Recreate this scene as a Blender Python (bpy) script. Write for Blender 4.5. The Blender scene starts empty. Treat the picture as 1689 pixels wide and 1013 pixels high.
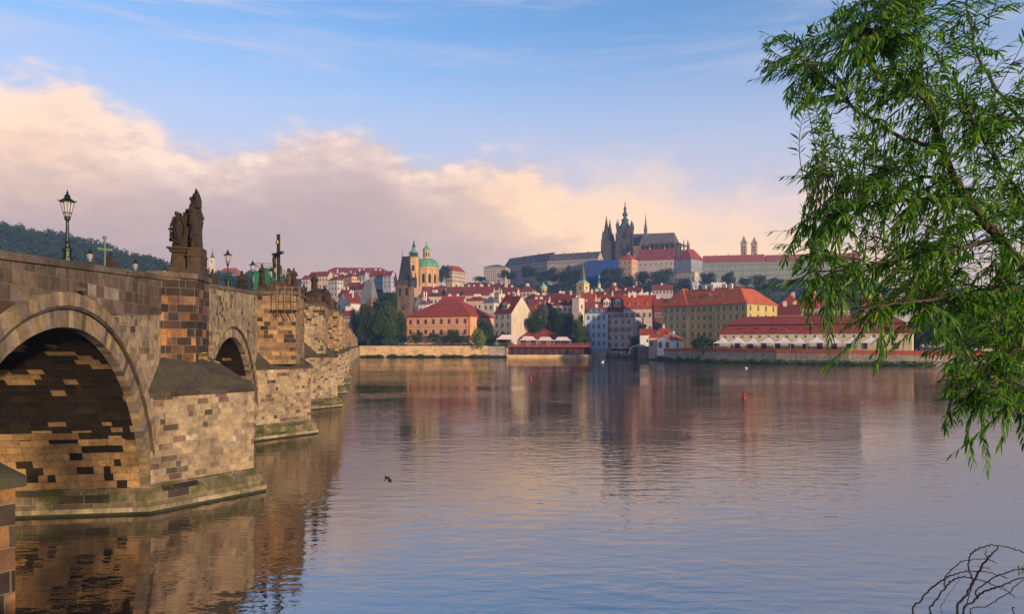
import bpy, math, random
from mathutils import Vector, Matrix, noise
import numpy as np
PI = math.pi
R = math.radians
scene = bpy.context.scene
COL = scene.collection
# ------------------------------------------------------------------ camera
CAMZ, F, CX, HY = 8.0, 1200.0, 844.5, 568.0          # eye height (m), focal length, centre and horizon in photo pixels
cam_d = bpy.data.cameras.new('camera')
cam = bpy.data.objects.new('camera', cam_d); COL.objects.link(cam)
cam.location = (0, 0, CAMZ); cam.rotation_euler = (R(90), 0, 0)
cam_d.sensor_width = 36; cam_d.lens = 36 * F / 1689
cam_d.shift_y = (HY - 506.5) / 1689
cam_d.clip_start = 0.1; cam_d.clip_end = 9000
scene.camera = cam
scene.render.engine = 'CYCLES'
scene.cycles.use_denoising = True
scene.cycles.max_bounces = 6
scene.cycles.volume_bounces = 0
scene.cycles.transparent_max_bounces = 4
scene.cycles.glossy_bounces = 3
scene.cycles.diffuse_bounces = 3
# ------------------------------------------------------------------ sun and sky
SUN_AZ, SUN_EL = 139.0, 11.0         # degrees clockwise from +Y (the view), height
scene.view_settings.view_transform = 'Standard'
scene.view_settings.look = 'None'
scene.view_settings.exposure = 0.40
scene.view_settings.gamma = 1.0
sv = Vector((math.sin(R(SUN_AZ)) * math.cos(R(SUN_EL)), math.cos(R(SUN_AZ)) * math.cos(R(SUN_EL)), math.sin(R(SUN_EL))))
sun_d = bpy.data.lights.new('sun', 'SUN'); sun_d.energy = 5.0; sun_d.angle = R(1.5); sun_d.color = (1.0, 0.70, 0.42)
sun = bpy.data.objects.new('sun', sun_d); COL.objects.link(sun)
sun.rotation_euler = sv.to_track_quat('Z', 'Y').to_euler()

def N(nt, typ, **kw):
    n = nt.nodes.new(typ)
    for k, v in kw.items():
        if k.startswith('i_'):
            n.inputs[k[2:]].default_value = v
        else:
            setattr(n, k, v)
    return n
def L(nt, a, b): nt.links.new(a, b)
def mth(nt, op, a, b=None, c=None, clamp=False):
    n = nt.nodes.new('ShaderNodeMath'); n.operation = op; n.use_clamp = clamp
    for i, v in enumerate((a, b, c)):
        if v is None: continue
        if isinstance(v, (int, float)): n.inputs[i].default_value = v
        else: nt.links.new(v, n.inputs[i])
    return n.outputs[0]
def mixc(nt, f, a, b, mode='MIX'):
    n = nt.nodes.new('ShaderNodeMix'); n.data_type = 'RGBA'; n.blend_type = mode; n.clamp_factor = True
    for idx, v in ((0, f), (6, a), (7, b)):
        if isinstance(v, (int, float)): n.inputs[idx].default_value = v
        elif isinstance(v, tuple): n.inputs[idx].default_value = (*v[:3], 1)
        else: nt.links.new(v, n.inputs[idx])
    return n.outputs[2]
def ramp(nt, fac, stops, interp='LINEAR'):
    n = nt.nodes.new('ShaderNodeValToRGB'); cr = n.color_ramp; cr.interpolation = interp
    while len(cr.elements) < len(stops): cr.elements.new(0.5)
    for e, (p, c) in zip(cr.elements, stops):
        e.position = p; e.color = (*c, 1) if isinstance(c, tuple) else (c, c, c, 1)
    nt.links.new(fac, n.inputs[0])
    return n.outputs[0]
def sstep(nt, x, a, b):
    n = nt.nodes.new('ShaderNodeMapRange'); n.interpolation_type = 'SMOOTHSTEP'
    nt.links.new(x, n.inputs[0]); n.inputs[1].default_value = a; n.inputs[2].default_value = b
    return n.outputs[0]

def make_world():
    w = bpy.data.worlds.new('World'); scene.world = w; w.use_nodes = True
    nt = w.node_tree; nt.nodes.clear()
    out = N(nt, 'ShaderNodeOutputWorld'); bg = N(nt, 'ShaderNodeBackground'); L(nt, bg.outputs[0], out.inputs[0])
    bg.inputs[1].default_value = 0.15
    sky = N(nt, 'ShaderNodeTexSky', sky_type='NISHITA', sun_disc=False)
    sky.sun_elevation = R(SUN_EL); sky.sun_rotation = R(SUN_AZ); sky.altitude = 200
    sky.air_density = 1.0; sky.dust_density = 0.6; sky.ozone_density = 1.6
    tc = N(nt, 'ShaderNodeTexCoord'); sep = N(nt, 'ShaderNodeSeparateXYZ'); L(nt, tc.outputs['Generated'], sep.inputs[0])
    x, y, z = sep.outputs
    az = mth(nt, 'ARCTAN2', x, y)
    hyp = mth(nt, 'SQRT', mth(nt, 'ADD', mth(nt, 'MULTIPLY', x, x), mth(nt, 'MULTIPLY', y, y)))
    el = mth(nt, 'DIVIDE', mth(nt, 'ABSOLUTE', z), hyp)
    caz = mth(nt, 'COSINE', az)
    # elevation of the cloud bank's upper edge, by bearing
    f01 = mth(nt, 'MULTIPLY_ADD', az, 1 / 1.6, 0.5, clamp=True)
    def pz(px, py):
        a = math.atan((px - CX) / F); return (a / 1.6 + 0.5, (HY - py) / F * math.cos(a))
    edge = ramp(nt, f01, [(0.0, 0.36)] + [pz(*p) for p in ((0, 105), (110, 120), (215, 178), (300, 215), (415, 232), (470, 212), (600, 212), (700, 255), (850, 255), (960, 285), (1060, 292), (1200, 318), (1350, 345), (1689, 400))] + [(1.0, 0.14)], 'EASE')
    # cloud noise on the sky sphere, stretched sideways
    cv = N(nt, 'ShaderNodeCombineXYZ'); L(nt, az, cv.inputs[0]); L(nt, mth(nt, 'MULTIPLY', el, 1.9), cv.inputs[1])
    n1 = N(nt, 'ShaderNodeTexNoise', i_Scale=9.0, i_Detail=7.0, i_Roughness=0.62); L(nt, cv.outputs[0], n1.inputs['Vector'])
    n2 = N(nt, 'ShaderNodeTexNoise', i_Scale=4.2, i_Detail=6.0, i_Roughness=0.55, i_Distortion=0.3)
    mp = N(nt, 'ShaderNodeMapping'); mp.inputs['Location'].default_value = (3.1, 1.7, 0.4); L(nt, cv.outputs[0], mp.inputs[0]); L(nt, mp.outputs[0], n2.inputs['Vector'])
    n3 = N(nt, 'ShaderNodeTexNoise', i_Scale=5.0, i_Detail=8.0, i_Roughness=0.66, i_Distortion=0.6)
    mp3 = N(nt, 'ShaderNodeMapping'); mp3.inputs['Rotation'].default_value = (0, 0, R(38)); mp3.inputs['Scale'].default_value = (0.45, 2.2, 1); L(nt, cv.outputs[0], mp3.inputs[0]); L(nt, mp3.outputs[0], n3.inputs['Vector'])
    nn = mth(nt, 'SUBTRACT', n1.outputs[0], 0.5)
    nb = mth(nt, 'SUBTRACT', n2.outputs[0], 0.5)
    d = mth(nt, 'SUBTRACT', edge, el)
    d = mth(nt, 'ADD', d, mth(nt, 'MULTIPLY', nn, 0.13))
    d = mth(nt, 'ADD', d, mth(nt, 'MULTIPLY', nb, 0.06))
    # sharp-topped on the left, dissolving to the right
    soft = sstep(nt, az, -0.15, 0.25)
    m_sharp = sstep(nt, d, -0.010, 0.034)
    m_soft = sstep(nt, d, -0.07, 0.09)
    mask = mth(nt, 'ADD', mth(nt, 'MULTIPLY', m_sharp, mth(nt, 'SUBTRACT', 1.0, soft)), mth(nt, 'MULTIPLY', m_soft, soft))
    mask = mth(nt, 'MULTIPLY', mask, 0.94)
    # colours (radiance before the Background strength)
    def gauss(a0, sa, e0, se):
        da = mth(nt, 'DIVIDE', mth(nt, 'SUBTRACT', az, a0), sa); de = mth(nt, 'DIVIDE', mth(nt, 'SUBTRACT', el, e0), se)
        return mth(nt, 'EXPONENT', mth(nt, 'MULTIPLY', mth(nt, 'ADD', mth(nt, 'MULTIPLY', da, da), mth(nt, 'MULTIPLY', de, de)), -1.0))
    K = 0.92 / 0.15
    def c(r, g, b):
        def l(v):
            v /= 255; return (v / 12.92 if v < .04045 else ((v + .055) / 1.055) ** 2.4) * K
        return (l(r), l(g), l(b))
    mauve = ramp(nt, el, [(0.0, c(214, 180, 166)), (0.10, c(196, 168, 162)), (0.24, c(188, 166, 166)), (0.4, c(206, 190, 188))])
    rim = mth(nt, 'SUBTRACT', 1.0, sstep(nt, d, 0.015, 0.10))
    puff = sstep(nt, n1.outputs[0], 0.42, 0.62)
    mpb = N(nt, 'ShaderNodeMapping'); mpb.inputs['Location'].default_value = (0.010, 0.022, 0); L(nt, cv.outputs[0], mpb.inputs[0])
    n1b = N(nt, 'ShaderNodeTexNoise', i_Scale=9.0, i_Detail=7.0, i_Roughness=0.62); L(nt, mpb.outputs[0], n1b.inputs['Vector'])
    relief = mth(nt, 'MULTIPLY', mth(nt, 'SUBTRACT', n1.outputs[0], n1b.outputs[0]), 3.4)
    g_l = gauss(-0.60, 0.26, 0.30, 0.085)
    lit = mth(nt, 'ADD', mth(nt, 'MULTIPLY', rim, mth(nt, 'MULTIPLY_ADD', puff, 0.55, 0.4)), mth(nt, 'MULTIPLY', g_l, mth(nt, 'MULTIPLY_ADD', puff, 0.5, 0.75)), clamp=True)
    lit = mth(nt, 'MULTIPLY', lit, mth(nt, 'SUBTRACT', 1.0, mth(nt, 'MULTIPLY', soft, 0.55)))
    lit = mth(nt, 'ADD', lit, mth(nt, 'MULTIPLY', relief, mth(nt, 'MULTIPLY_ADD', lit, 0.9, 0.12)), clamp=True)
    ccol = mixc(nt, lit, mauve, c(254, 224, 204))
    g1 = gauss(0.16, 0.18, 0.195, 0.06); g2 = gauss(0.32, 0.22, 0.13, 0.065); g3 = gauss(-0.62, 0.13, 0.24, 0.08)
    gl = mth(nt, 'ADD', mth(nt, 'ADD', mth(nt, 'MULTIPLY', g1, 1.9), mth(nt, 'MULTIPLY', g2, 1.5)), mth(nt, 'MULTIPLY', g3, 0.7))
    ccol = mixc(nt, mth(nt, 'MULTIPLY', sstep(nt, n2.outputs[0], 0.50, 0.66), 0.30), ccol, c(214, 186, 180))
    gl = mth(nt, 'MULTIPLY', gl, mth(nt, 'MULTIPLY_ADD', sstep(nt, n1.outputs[0], 0.35, 0.68), 0.65, 0.5), clamp=True)
    ccol = mixc(nt, gl, ccol, c(272, 226, 180))
    # blue sky: the sky texture, veiled towards the cloud and to the right, with thin cirrus
    sk = mixc(nt, 1.0, sky.outputs[0], (SKYG[0], SKYG[1], SKYG[2]), 'MULTIPLY')
    veil = mth(nt, 'MULTIPLY', mth(nt, 'SUBTRACT', 1.0, sstep(nt, el, 0.17, 0.46)), 0.92)
    sk = mixc(nt, veil, sk, c(200, 196, 212))
    cir = mth(nt, 'MULTIPLY', sstep(nt, n3.outputs[0], 0.48, 0.80), 0.50)
    g4 = gauss(-0.60, 0.25, 0.42, 0.12); g5 = gauss(0.55, 0.2, 0.44, 0.08)
    cir = mth(nt, 'ADD', cir, mth(nt, 'MULTIPLY', mth(nt, 'ADD', g4, g5), mth(nt, 'MULTIPLY', sstep(nt, n3.outputs[0], 0.36, 0.62), 0.55)), clamp=True)
    sk = mixc(nt, cir, sk, c(206, 200, 216))
    col = mixc(nt, mask, sk, ccol)
    col = mixc(nt, mth(nt, 'MULTIPLY', sstep(nt, el, 0.50, 1.4), 0.82), col, c(52, 84, 140))      # the deep blue overhead at dawn
    L(nt, col, bg.inputs[0])
SKYG = (0.82, 1.06, 1.32); HAZE = True
make_world()

# ------------------------------------------------------------------ helpers
def W(px, py, Y):      # the point at distance Y that the photo shows at pixel (px, py)
    return Vector(((px - CX) / F * Y, Y, CAMZ + (HY - py) / F * Y))
def ZP(py, Y): return CAMZ + (HY - py) / F * Y
def XP(px, Y): return (px - CX) / F * Y

class MB:
    def __init__(s): s.v = []; s.f = []; s.m = []; s.mi = 0; s.T = None; s.col = []; s.c = (1, 1, 1); s.usecol = False
    def add(s, vs, fs):
        b = len(s.v)
        if s.T is not None: vs = [s.T @ Vector(p) for p in vs]
        s.v += [tuple(p) for p in vs]
        for f in fs:
            s.f.append(tuple(b + i for i in f)); s.m.append(s.mi); s.col.append(s.c)
    def box(s, x0, x1, y0, y1, z0, z1):
        s.add([(x0, y0, z0), (x1, y0, z0), (x1, y1, z0), (x0, y1, z0), (x0, y0, z1), (x1, y0, z1), (x1, y1, z1), (x0, y1, z1)],
              [(0, 3, 2, 1), (4, 5, 6, 7), (0, 1, 5, 4), (1, 2, 6, 5), (2, 3, 7, 6), (3, 0, 4, 7)])
    def cbox(s, cx, cy, cz, sx, sy, sz): s.box(cx - sx / 2, cx + sx / 2, cy - sy / 2, cy + sy / 2, cz - sz / 2, cz + sz / 2)
    def loft(s, rings, cap0=True, cap1=True):     # rings: equal-length lists of points, counter-clockwise seen from the end
        n = len(rings[0]); vs = [p for r in rings for p in r]; fs = []
        for k in range(len(rings) - 1):
            for i in range(n):
                j = (i + 1) % n
                fs.append((k * n + i, k * n + j, (k + 1) * n + j, (k + 1) * n + i))
        if cap0: fs.append(tuple(reversed(range(n))))
        if cap1: fs.append(tuple((len(rings) - 1) * n + i for i in range(n)))
        s.add(vs, fs)
    def prism(s, poly, z0, z1, scale_top=1.0, c=None):
        c = c or (sum(p[0] for p in poly) / len(poly), sum(p[1] for p in poly) / len(poly))
        s.loft([[(x, y, z0) for x, y in poly], [(c[0] + (x - c[0]) * scale_top, c[1] + (y - c[1]) * scale_top, z1) for x, y in poly]])
    def lathe(s, prof, cx=0, cy=0, cz=0, n=10, rot=0.0):   # prof: (radius, z)
        s.loft([[(cx + r * math.cos(rot + 2 * PI * i / n), cy + r * math.sin(rot + 2 * PI * i / n), cz + z) for i in range(n)] for r, z in prof])
    def tube(s, pts, rad, n=6, cap=True):
        pts = [Vector(p) for p in pts]
        if not isinstance(rad, (list, tuple)): rad = [rad] * len(pts)
        rings = []; up = None
        for i, p in enumerate(pts):
            t = (pts[min(i + 1, len(pts) - 1)] - pts[max(i - 1, 0)]).normalized()
            if up is None: up = Vector((0, 0, 1)) if abs(t.z) < 0.9 else Vector((1, 0, 0))
            a = t.cross(up); a = a.normalized() if a.length > 1e-6 else t.orthogonal().normalized()
            b = a.cross(t).normalized(); up = b
            rings.append([tuple(p + (a * math.cos(2 * PI * k / n) + b * math.sin(2 * PI * k / n)) * rad[i]) for k in range(n)][::-1])
        s.loft(rings, cap, cap)
    def ell(s, c, r, n=10, k=6, rot=None):     # ellipsoid
        rings = []
        for j in range(k + 1):
            th = -PI / 2 + PI * j / k; cr = max(math.cos(th), 0.02)
            ring = [Vector((r[0] * cr * math.cos(2 * PI * i / n), r[1] * cr * math.sin(2 * PI * i / n), r[2] * math.sin(th))) for i in range(n)]
            if rot is not None: ring = [rot @ q for q in ring]
            rings.append([tuple(q + Vector(c)) for q in ring])
        s.loft(rings)
    def build(s, name, mats, parent=None, smooth=False, uv=True, obj=True):
        me = bpy.data.meshes.new(name); me.from_pydata(s.v, [], s.f)
        if not isinstance(mats, (list, tuple)): mats = [mats]
        for m in mats: me.materials.append(m)
        if len(mats) > 1: me.polygons.foreach_set('material_index', s.m)
        if smooth: me.polygons.foreach_set('use_smooth', [True] * len(s.f))
        if s.usecol:
            at = me.attributes.new('tone', 'FLOAT_COLOR', 'FACE')
            at.data.foreach_set('color', [x for c in s.col for x in (*c, 1)])
        if uv and len(s.f):
            ul = me.uv_layers.new(name='UVMap'); nl = len(me.loops)
            lv = np.empty(nl, dtype=np.int32); me.loops.foreach_get('vertex_index', lv)
            co = np.array(s.v, dtype=np.float32)[lv]
            nr = np.empty(len(me.polygons) * 3, dtype=np.float32); me.polygons.foreach_get('normal', nr); nr = nr.reshape(-1, 3)
            lt = np.empty(len(me.polygons), dtype=np.int32); me.polygons.foreach_get('loop_total', lt)
            nn = np.repeat(nr, lt, axis=0)
            h = np.sqrt(nn[:, 0] ** 2 + nn[:, 1] ** 2); flat = h < 0.25; hs = np.where(flat, 1, h)
            u = np.where(flat, co[:, 0], (co[:, 0] * -nn[:, 1] + co[:, 1] * nn[:, 0]) / hs)
            v = np.where(flat, co[:, 1], co[:, 2] / hs)
            ul.data.foreach_set('uv', np.stack([u, v], 1).astype(np.float32).ravel())
        me.validate()
        if not obj: return me
        return link(name, me, parent)
def link(name, me, parent=None, loc=(0, 0, 0), rz=0.0, sc=None):
    o = bpy.data.objects.new(name, me); COL.objects.link(o); o.location = loc; o.rotation_euler = (0, 0, rz)
    if sc is not None: o.scale = sc if isinstance(sc, tuple) else (sc, sc, sc)
    if parent is not None: o.parent = parent
    return o
def tag(o, label=None, cat=None, group=None, kind=None):
    if label: o['label'] = label
    if cat: o['category'] = cat
    if group: o['group'] = group
    if kind: o['kind'] = kind
    return o
def thing(name, label, cat, loc=(0, 0, 0), rz=0.0, group=None):
    return tag(link(name, None, None, loc, rz), label, cat, group)
def copy_tree(o, parent=None):
    c_ = o.copy(); COL.objects.link(c_)
    if parent is not None: c_.parent = parent
    for ch in [q for q in bpy.data.objects if q.parent == o]: copy_tree(ch, c_)
    return c_

# ------------------------------------------------------------------ materials
def new_mat(name):
    m = bpy.data.materials.new(name); m.use_nodes = True; nt = m.node_tree
    return m, nt, nt.nodes['Principled BSDF']
def srgb(r, g, b):
    def l(v):
        v /= 255; return v / 12.92 if v < .04045 else ((v + .055) / 1.055) ** 2.4
    return (l(r), l(g), l(b))
def plain(name, colr, rough=0.8, metal=0.0, var=0.15, scale=3.0, spec=0.3):
    m, nt, p = new_mat(name)
    tc = N(nt, 'ShaderNodeTexCoord'); n = N(nt, 'ShaderNodeTexNoise', i_Scale=scale, i_Detail=5.0); L(nt, tc.outputs['Object'], n.inputs[0])
    a = tuple(min(1, q * (1 - var)) for q in colr); b = tuple(min(1, q * (1 + var)) for q in colr)
    L(nt, ramp(nt, n.outputs[0], [(0.3, a), (0.7, b)]), p.inputs['Base Color'])
    p.inputs['Roughness'].default_value = rough; p.inputs['Metallic'].default_value = metal; p.inputs['Specular IOR Level'].default_value = spec
    return m
_pc = {}
def plaster(c, scale=0.25):
    if c in _pc: return _pc[c]
    m, nt, p = new_mat('plaster')
    tc = N(nt, 'ShaderNodeTexCoord')
    mp = N(nt, 'ShaderNodeMapping'); mp.inputs['Scale'].default_value = (1, 1, 0.3); L(nt, tc.outputs['Object'], mp.inputs[0])
    n = N(nt, 'ShaderNodeTexNoise', i_Scale=scale * 2, i_Detail=8.0, i_Roughness=0.7); L(nt, mp.outputs[0], n.inputs[0])
    n2 = N(nt, 'ShaderNodeTexNoise', i_Scale=1.8, i_Detail=5.0); L(nt, tc.outputs['Object'], n2.inputs[0])
    a = tuple(q * 0.72 for q in c); b = tuple(min(1, q * 1.1) for q in c)
    col = ramp(nt, n.outputs[0], [(0.32, a), (0.62, b)])
    col = mixc(nt, mth(nt, 'MULTIPLY', sstep(nt, n2.outputs[0], 0.5, 0.75), 0.3), col, tuple(q * 0.6 for q in c))
    L(nt, col, p.inputs['Base Color']); p.inputs['Roughness'].default_value = 0.9; p.inputs['Specular IOR Level'].default_value = 0.15
    _pc[c] = m; return m
_rc = {}
def tiles(c):
    if c in _rc: return _rc[c]
    m, nt, p = new_mat('roof_tiles')
    uv = N(nt, 'ShaderNodeUVMap')
    br = N(nt, 'ShaderNodeTexBrick', i_Scale=1.0); br.inputs['Brick Width'].default_value = 0.5; br.inputs['Row Height'].default_value = 0.42; br.inputs['Mortar Size'].default_value = 0.035
    br.inputs['Color1'].default_value = (0, 0, 0, 1); br.inputs['Color2'].default_value = (1, 1, 1, 1); br.inputs['Mortar'].default_value = (.2, .2, .2, 1)
    L(nt, uv.outputs[0], br.inputs[0])
    tc = N(nt, 'ShaderNodeTexCoord'); n = N(nt, 'ShaderNodeTexNoise', i_Scale=0.22, i_Detail=10.0, i_Roughness=0.8); L(nt, tc.outputs['Object'], n.inputs[0])
    f = mth(nt, 'ADD', mth(nt, 'MULTIPLY', br.outputs[0], 0.35), mth(nt, 'MULTIPLY', n.outputs[0], 0.75))
    col = ramp(nt, f, [(0.28, tuple(q * 0.42 for q in c)), (0.55, c), (0.80, (min(1, c[0] * 1.3), c[1] * 1.6, c[2] * 1.6))])
    L(nt, col, p.inputs['Base Color']); p.inputs['Roughness'].default_value = 0.85; p.inputs['Specular IOR Level'].default_value = 0.2
    _rc[c] = m; return m
def stone_mat(name, stops, bw=0.62, bh=0.34, mortar=0.018, mcol=(.30, .26, .20), dark_hi=None, dark=(0.02, 0.018, 0.018), moss=0.0, rough=0.92, bump=0.35, stain=0.5, seed=0.0, darkfrac=0.12, patch=2.0, split=0.3, dmix=(.72, .25)):
    """squared blocks in courses: every block its own width and tone, patches of soot-dark blocks, open joints, streaks"""
    m, nt, p = new_mat(name)
    uv = N(nt, 'ShaderNodeUVMap'); tc = N(nt, 'ShaderNodeTexCoord')
    def noise(vec, scale, det=3.0, rgh=.5):
        n = N(nt, 'ShaderNodeTexNoise', i_Scale=scale, i_Detail=det, i_Roughness=rgh); L(nt, vec, n.inputs[0]); return n
    w1 = noise(uv.outputs[0], 0.35, 2.0); w2 = noise(uv.outputs[0], 5.0, 3.0)
    def va(op, x, y, z=None):
        n = N(nt, 'ShaderNodeVectorMath', operation=op)
        for i, q in enumerate((x, y, z)):
            if q is None: continue
            if isinstance(q, tuple): n.inputs[i].default_value = q
            else: L(nt, q, n.inputs[i])
        return n.outputs[0]
    co = va('MULTIPLY_ADD', w1.outputs[1], (0.10, 0.07, 0), va('MULTIPLY_ADD', w2.outputs[1], (0.035, 0.03, 0), uv.outputs[0]))
    sp = N(nt, 'ShaderNodeSeparateXYZ'); L(nt, co, sp.inputs[0]); u, v = sp.outputs[0], sp.outputs[1]
    vr = mth(nt, 'DIVIDE', mth(nt, 'ADD', v, 50 + seed * .37), bh); row = mth(nt, 'FLOOR', vr); fv = mth(nt, 'FRACT', vr)
    def wn(x, y=None, k=0.0):
        c = N(nt, 'ShaderNodeCombineXYZ'); L(nt, x, c.inputs[0])
        if y is not None: L(nt, y, c.inputs[1])
        c.inputs[2].default_value = seed + k; n = N(nt, 'ShaderNodeTexWhiteNoise', noise_dimensions='3D'); L(nt, c.outputs[0], n.inputs[0]); return n
    hr = wn(row).outputs[0]
    wr = mth(nt, 'MULTIPLY_ADD', hr, bw * .7, bw * .68)                       # block width of this course
    ur = mth(nt, 'ADD', mth(nt, 'DIVIDE', mth(nt, 'ADD', u, 300.0), wr), mth(nt, 'MULTIPLY', hr, 7.0)); c0 = mth(nt, 'FLOOR', ur); f0 = mth(nt, 'FRACT', ur)
    h0 = wn(c0, row, 3.3).outputs[0]
    # some blocks are split unevenly in two
    issp = mth(nt, 'LESS_THAN', h0, split); cut = mth(nt, 'MULTIPLY_ADD', h0, 1.2, .32)
    right = mth(nt, 'MULTIPLY', issp, mth(nt, 'GREATER_THAN', f0, cut))
    col_ = mth(nt, 'MULTIPLY_ADD', right, .5, c0)
    dcut = mth(nt, 'ADD', mth(nt, 'ABSOLUTE', mth(nt, 'SUBTRACT', f0, cut)), mth(nt, 'MULTIPLY', mth(nt, 'SUBTRACT', 1.0, issp), 9.0))
    du = mth(nt, 'MULTIPLY', mth(nt, 'MINIMUM', mth(nt, 'MINIMUM', f0, mth(nt, 'SUBTRACT', 1.0, f0)), dcut), wr)
    dv = mth(nt, 'MULTIPLY', mth(nt, 'MINIMUM', fv, mth(nt, 'SUBTRACT', 1.0, fv)), bh)
    mort = mth(nt, 'SUBTRACT', 1.0, sstep(nt, mth(nt, 'MINIMUM', du, dv), mortar * .4, mortar * 1.5)) if mortar > 0 else mth(nt, 'MULTIPLY', fv, 0.0)
    hsh = wn(col_, row, 8.8); hc = N(nt, 'ShaderNodeSeparateColor'); L(nt, hsh.outputs[1], hc.inputs[0]); tv, h2, h3 = hc.outputs[0], hc.outputs[1], hc.outputs[2]
    cell = N(nt, 'ShaderNodeCombineXYZ'); L(nt, mth(nt, 'MULTIPLY', mth(nt, 'SUBTRACT', mth(nt, 'ADD', col_, .5), mth(nt, 'MULTIPLY', hr, 7.0)), wr), cell.inputs[0]); L(nt, mth(nt, 'MULTIPLY', row, bh), cell.inputs[1]); cell.inputs[2].default_value = seed
    col = ramp(nt, tv, stops, 'LINEAR')
    ns = noise(cell.outputs[0], 0.42, 3.0, .6)
    thr = mth(nt, 'MULTIPLY_ADD', ns.outputs[0], patch, -patch / 2 + darkfrac)
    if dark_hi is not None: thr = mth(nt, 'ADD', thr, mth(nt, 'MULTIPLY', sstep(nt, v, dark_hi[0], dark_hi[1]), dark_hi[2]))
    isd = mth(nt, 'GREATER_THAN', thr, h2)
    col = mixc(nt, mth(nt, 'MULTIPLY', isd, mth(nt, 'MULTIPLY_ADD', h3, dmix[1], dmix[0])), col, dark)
    gr = noise(tc.outputs['Object'], 2.4, 9.0, .78)
    col = mixc(nt, 0.85, col, ramp(nt, gr.outputs[0], [(0.3, 0.28), (0.5, 0.9), (0.7, 1.4)]), 'MULTIPLY')
    big = noise(tc.outputs['Object'], 0.28, 5.0, .6)
    col = mixc(nt, 0.8, col, ramp(nt, big.outputs[0], [(0.35, (.60, .57, .56)), (0.5, (1, 1, 1)), (0.68, (1.22, 1.12, .95))]), 'MULTIPLY')
    mp = N(nt, 'ShaderNodeMapping'); mp.inputs['Scale'].default_value = (1.1, 0.13, 1); L(nt, uv.outputs[0], mp.inputs[0])
    st = noise(mp.outputs[0], 1.0, 6.0, .65)
    col = mixc(nt, mth(nt, 'MULTIPLY', sstep(nt, st.outputs[0], 0.48, 0.68), stain), col, tuple(q * 1.5 for q in dark))
    so = noise(tc.outputs['Object'], 0.55, 10.0, .72)
    col = mixc(nt, mth(nt, 'MULTIPLY', sstep(nt, so.outputs[0], 0.50, 0.66), min(.8, stain * 1.3)), col, mixc(nt, 0.75, col, tuple(q * 2 for q in dark)))
    col = mixc(nt, mth(nt, 'MULTIPLY', mort, mth(nt, 'MULTIPLY_ADD', big.outputs[0], .7, .15)), col, mcol)
    if moss:
        mo = noise(tc.outputs['Object'], 0.9, 8.0, .75)
        col = mixc(nt, mth(nt, 'MULTIPLY', sstep(nt, mo.outputs[0], 0.44, 0.58), moss), col, (0.045, 0.056, 0.012))
    L(nt, col, p.inputs['Base Color']); p.inputs['Roughness'].default_value = rough; p.inputs['Specular IOR Level'].default_value = 0.2
    hgt = mth(nt, 'ADD', mth(nt, 'MULTIPLY', mort, -1.2), mth(nt, 'MULTIPLY', gr.outputs[0], 0.8)); hgt = mth(nt, 'ADD', hgt, mth(nt, 'MULTIPLY', tv, 0.5))
    bp = N(nt, 'ShaderNodeBump', i_Strength=min(1, bump * 1.6), i_Distance=0.06); L(nt, hgt, bp.inputs['Height']); L(nt, bp.outputs[0], p.inputs['Normal'])
    return m
TAN = [(0.0, (.16, .125, .085)), (0.14, (.25, .195, .125)), (0.40, (.33, .262, .162)), (0.58, (.30, .220, .122)), (0.72, (.24, .195, .145)), (0.86, (.29, .232, .152)), (0.93, (.15, .09, .065)), (0.965, (.09, .07, .056)), (1.0, (.38, .325, .22))]
GREY = [(0.0, (.060, .045, .035)), (0.3, (.12, .09, .066)), (0.6, (.16, .12, .083)), (0.8, (.085, .065, .052)), (0.93, (.14, .11, .085)), (1.0, (.34, .29, .24))]
RUST = [(0.0, (.05, .026, .02)), (0.3, (.16, .075, .035)), (0.55, (.30, .15, .055)), (0.75, (.12, .065, .042)), (0.9, (.03, .024, .022)), (1.0, (.25, .17, .09))]
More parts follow.
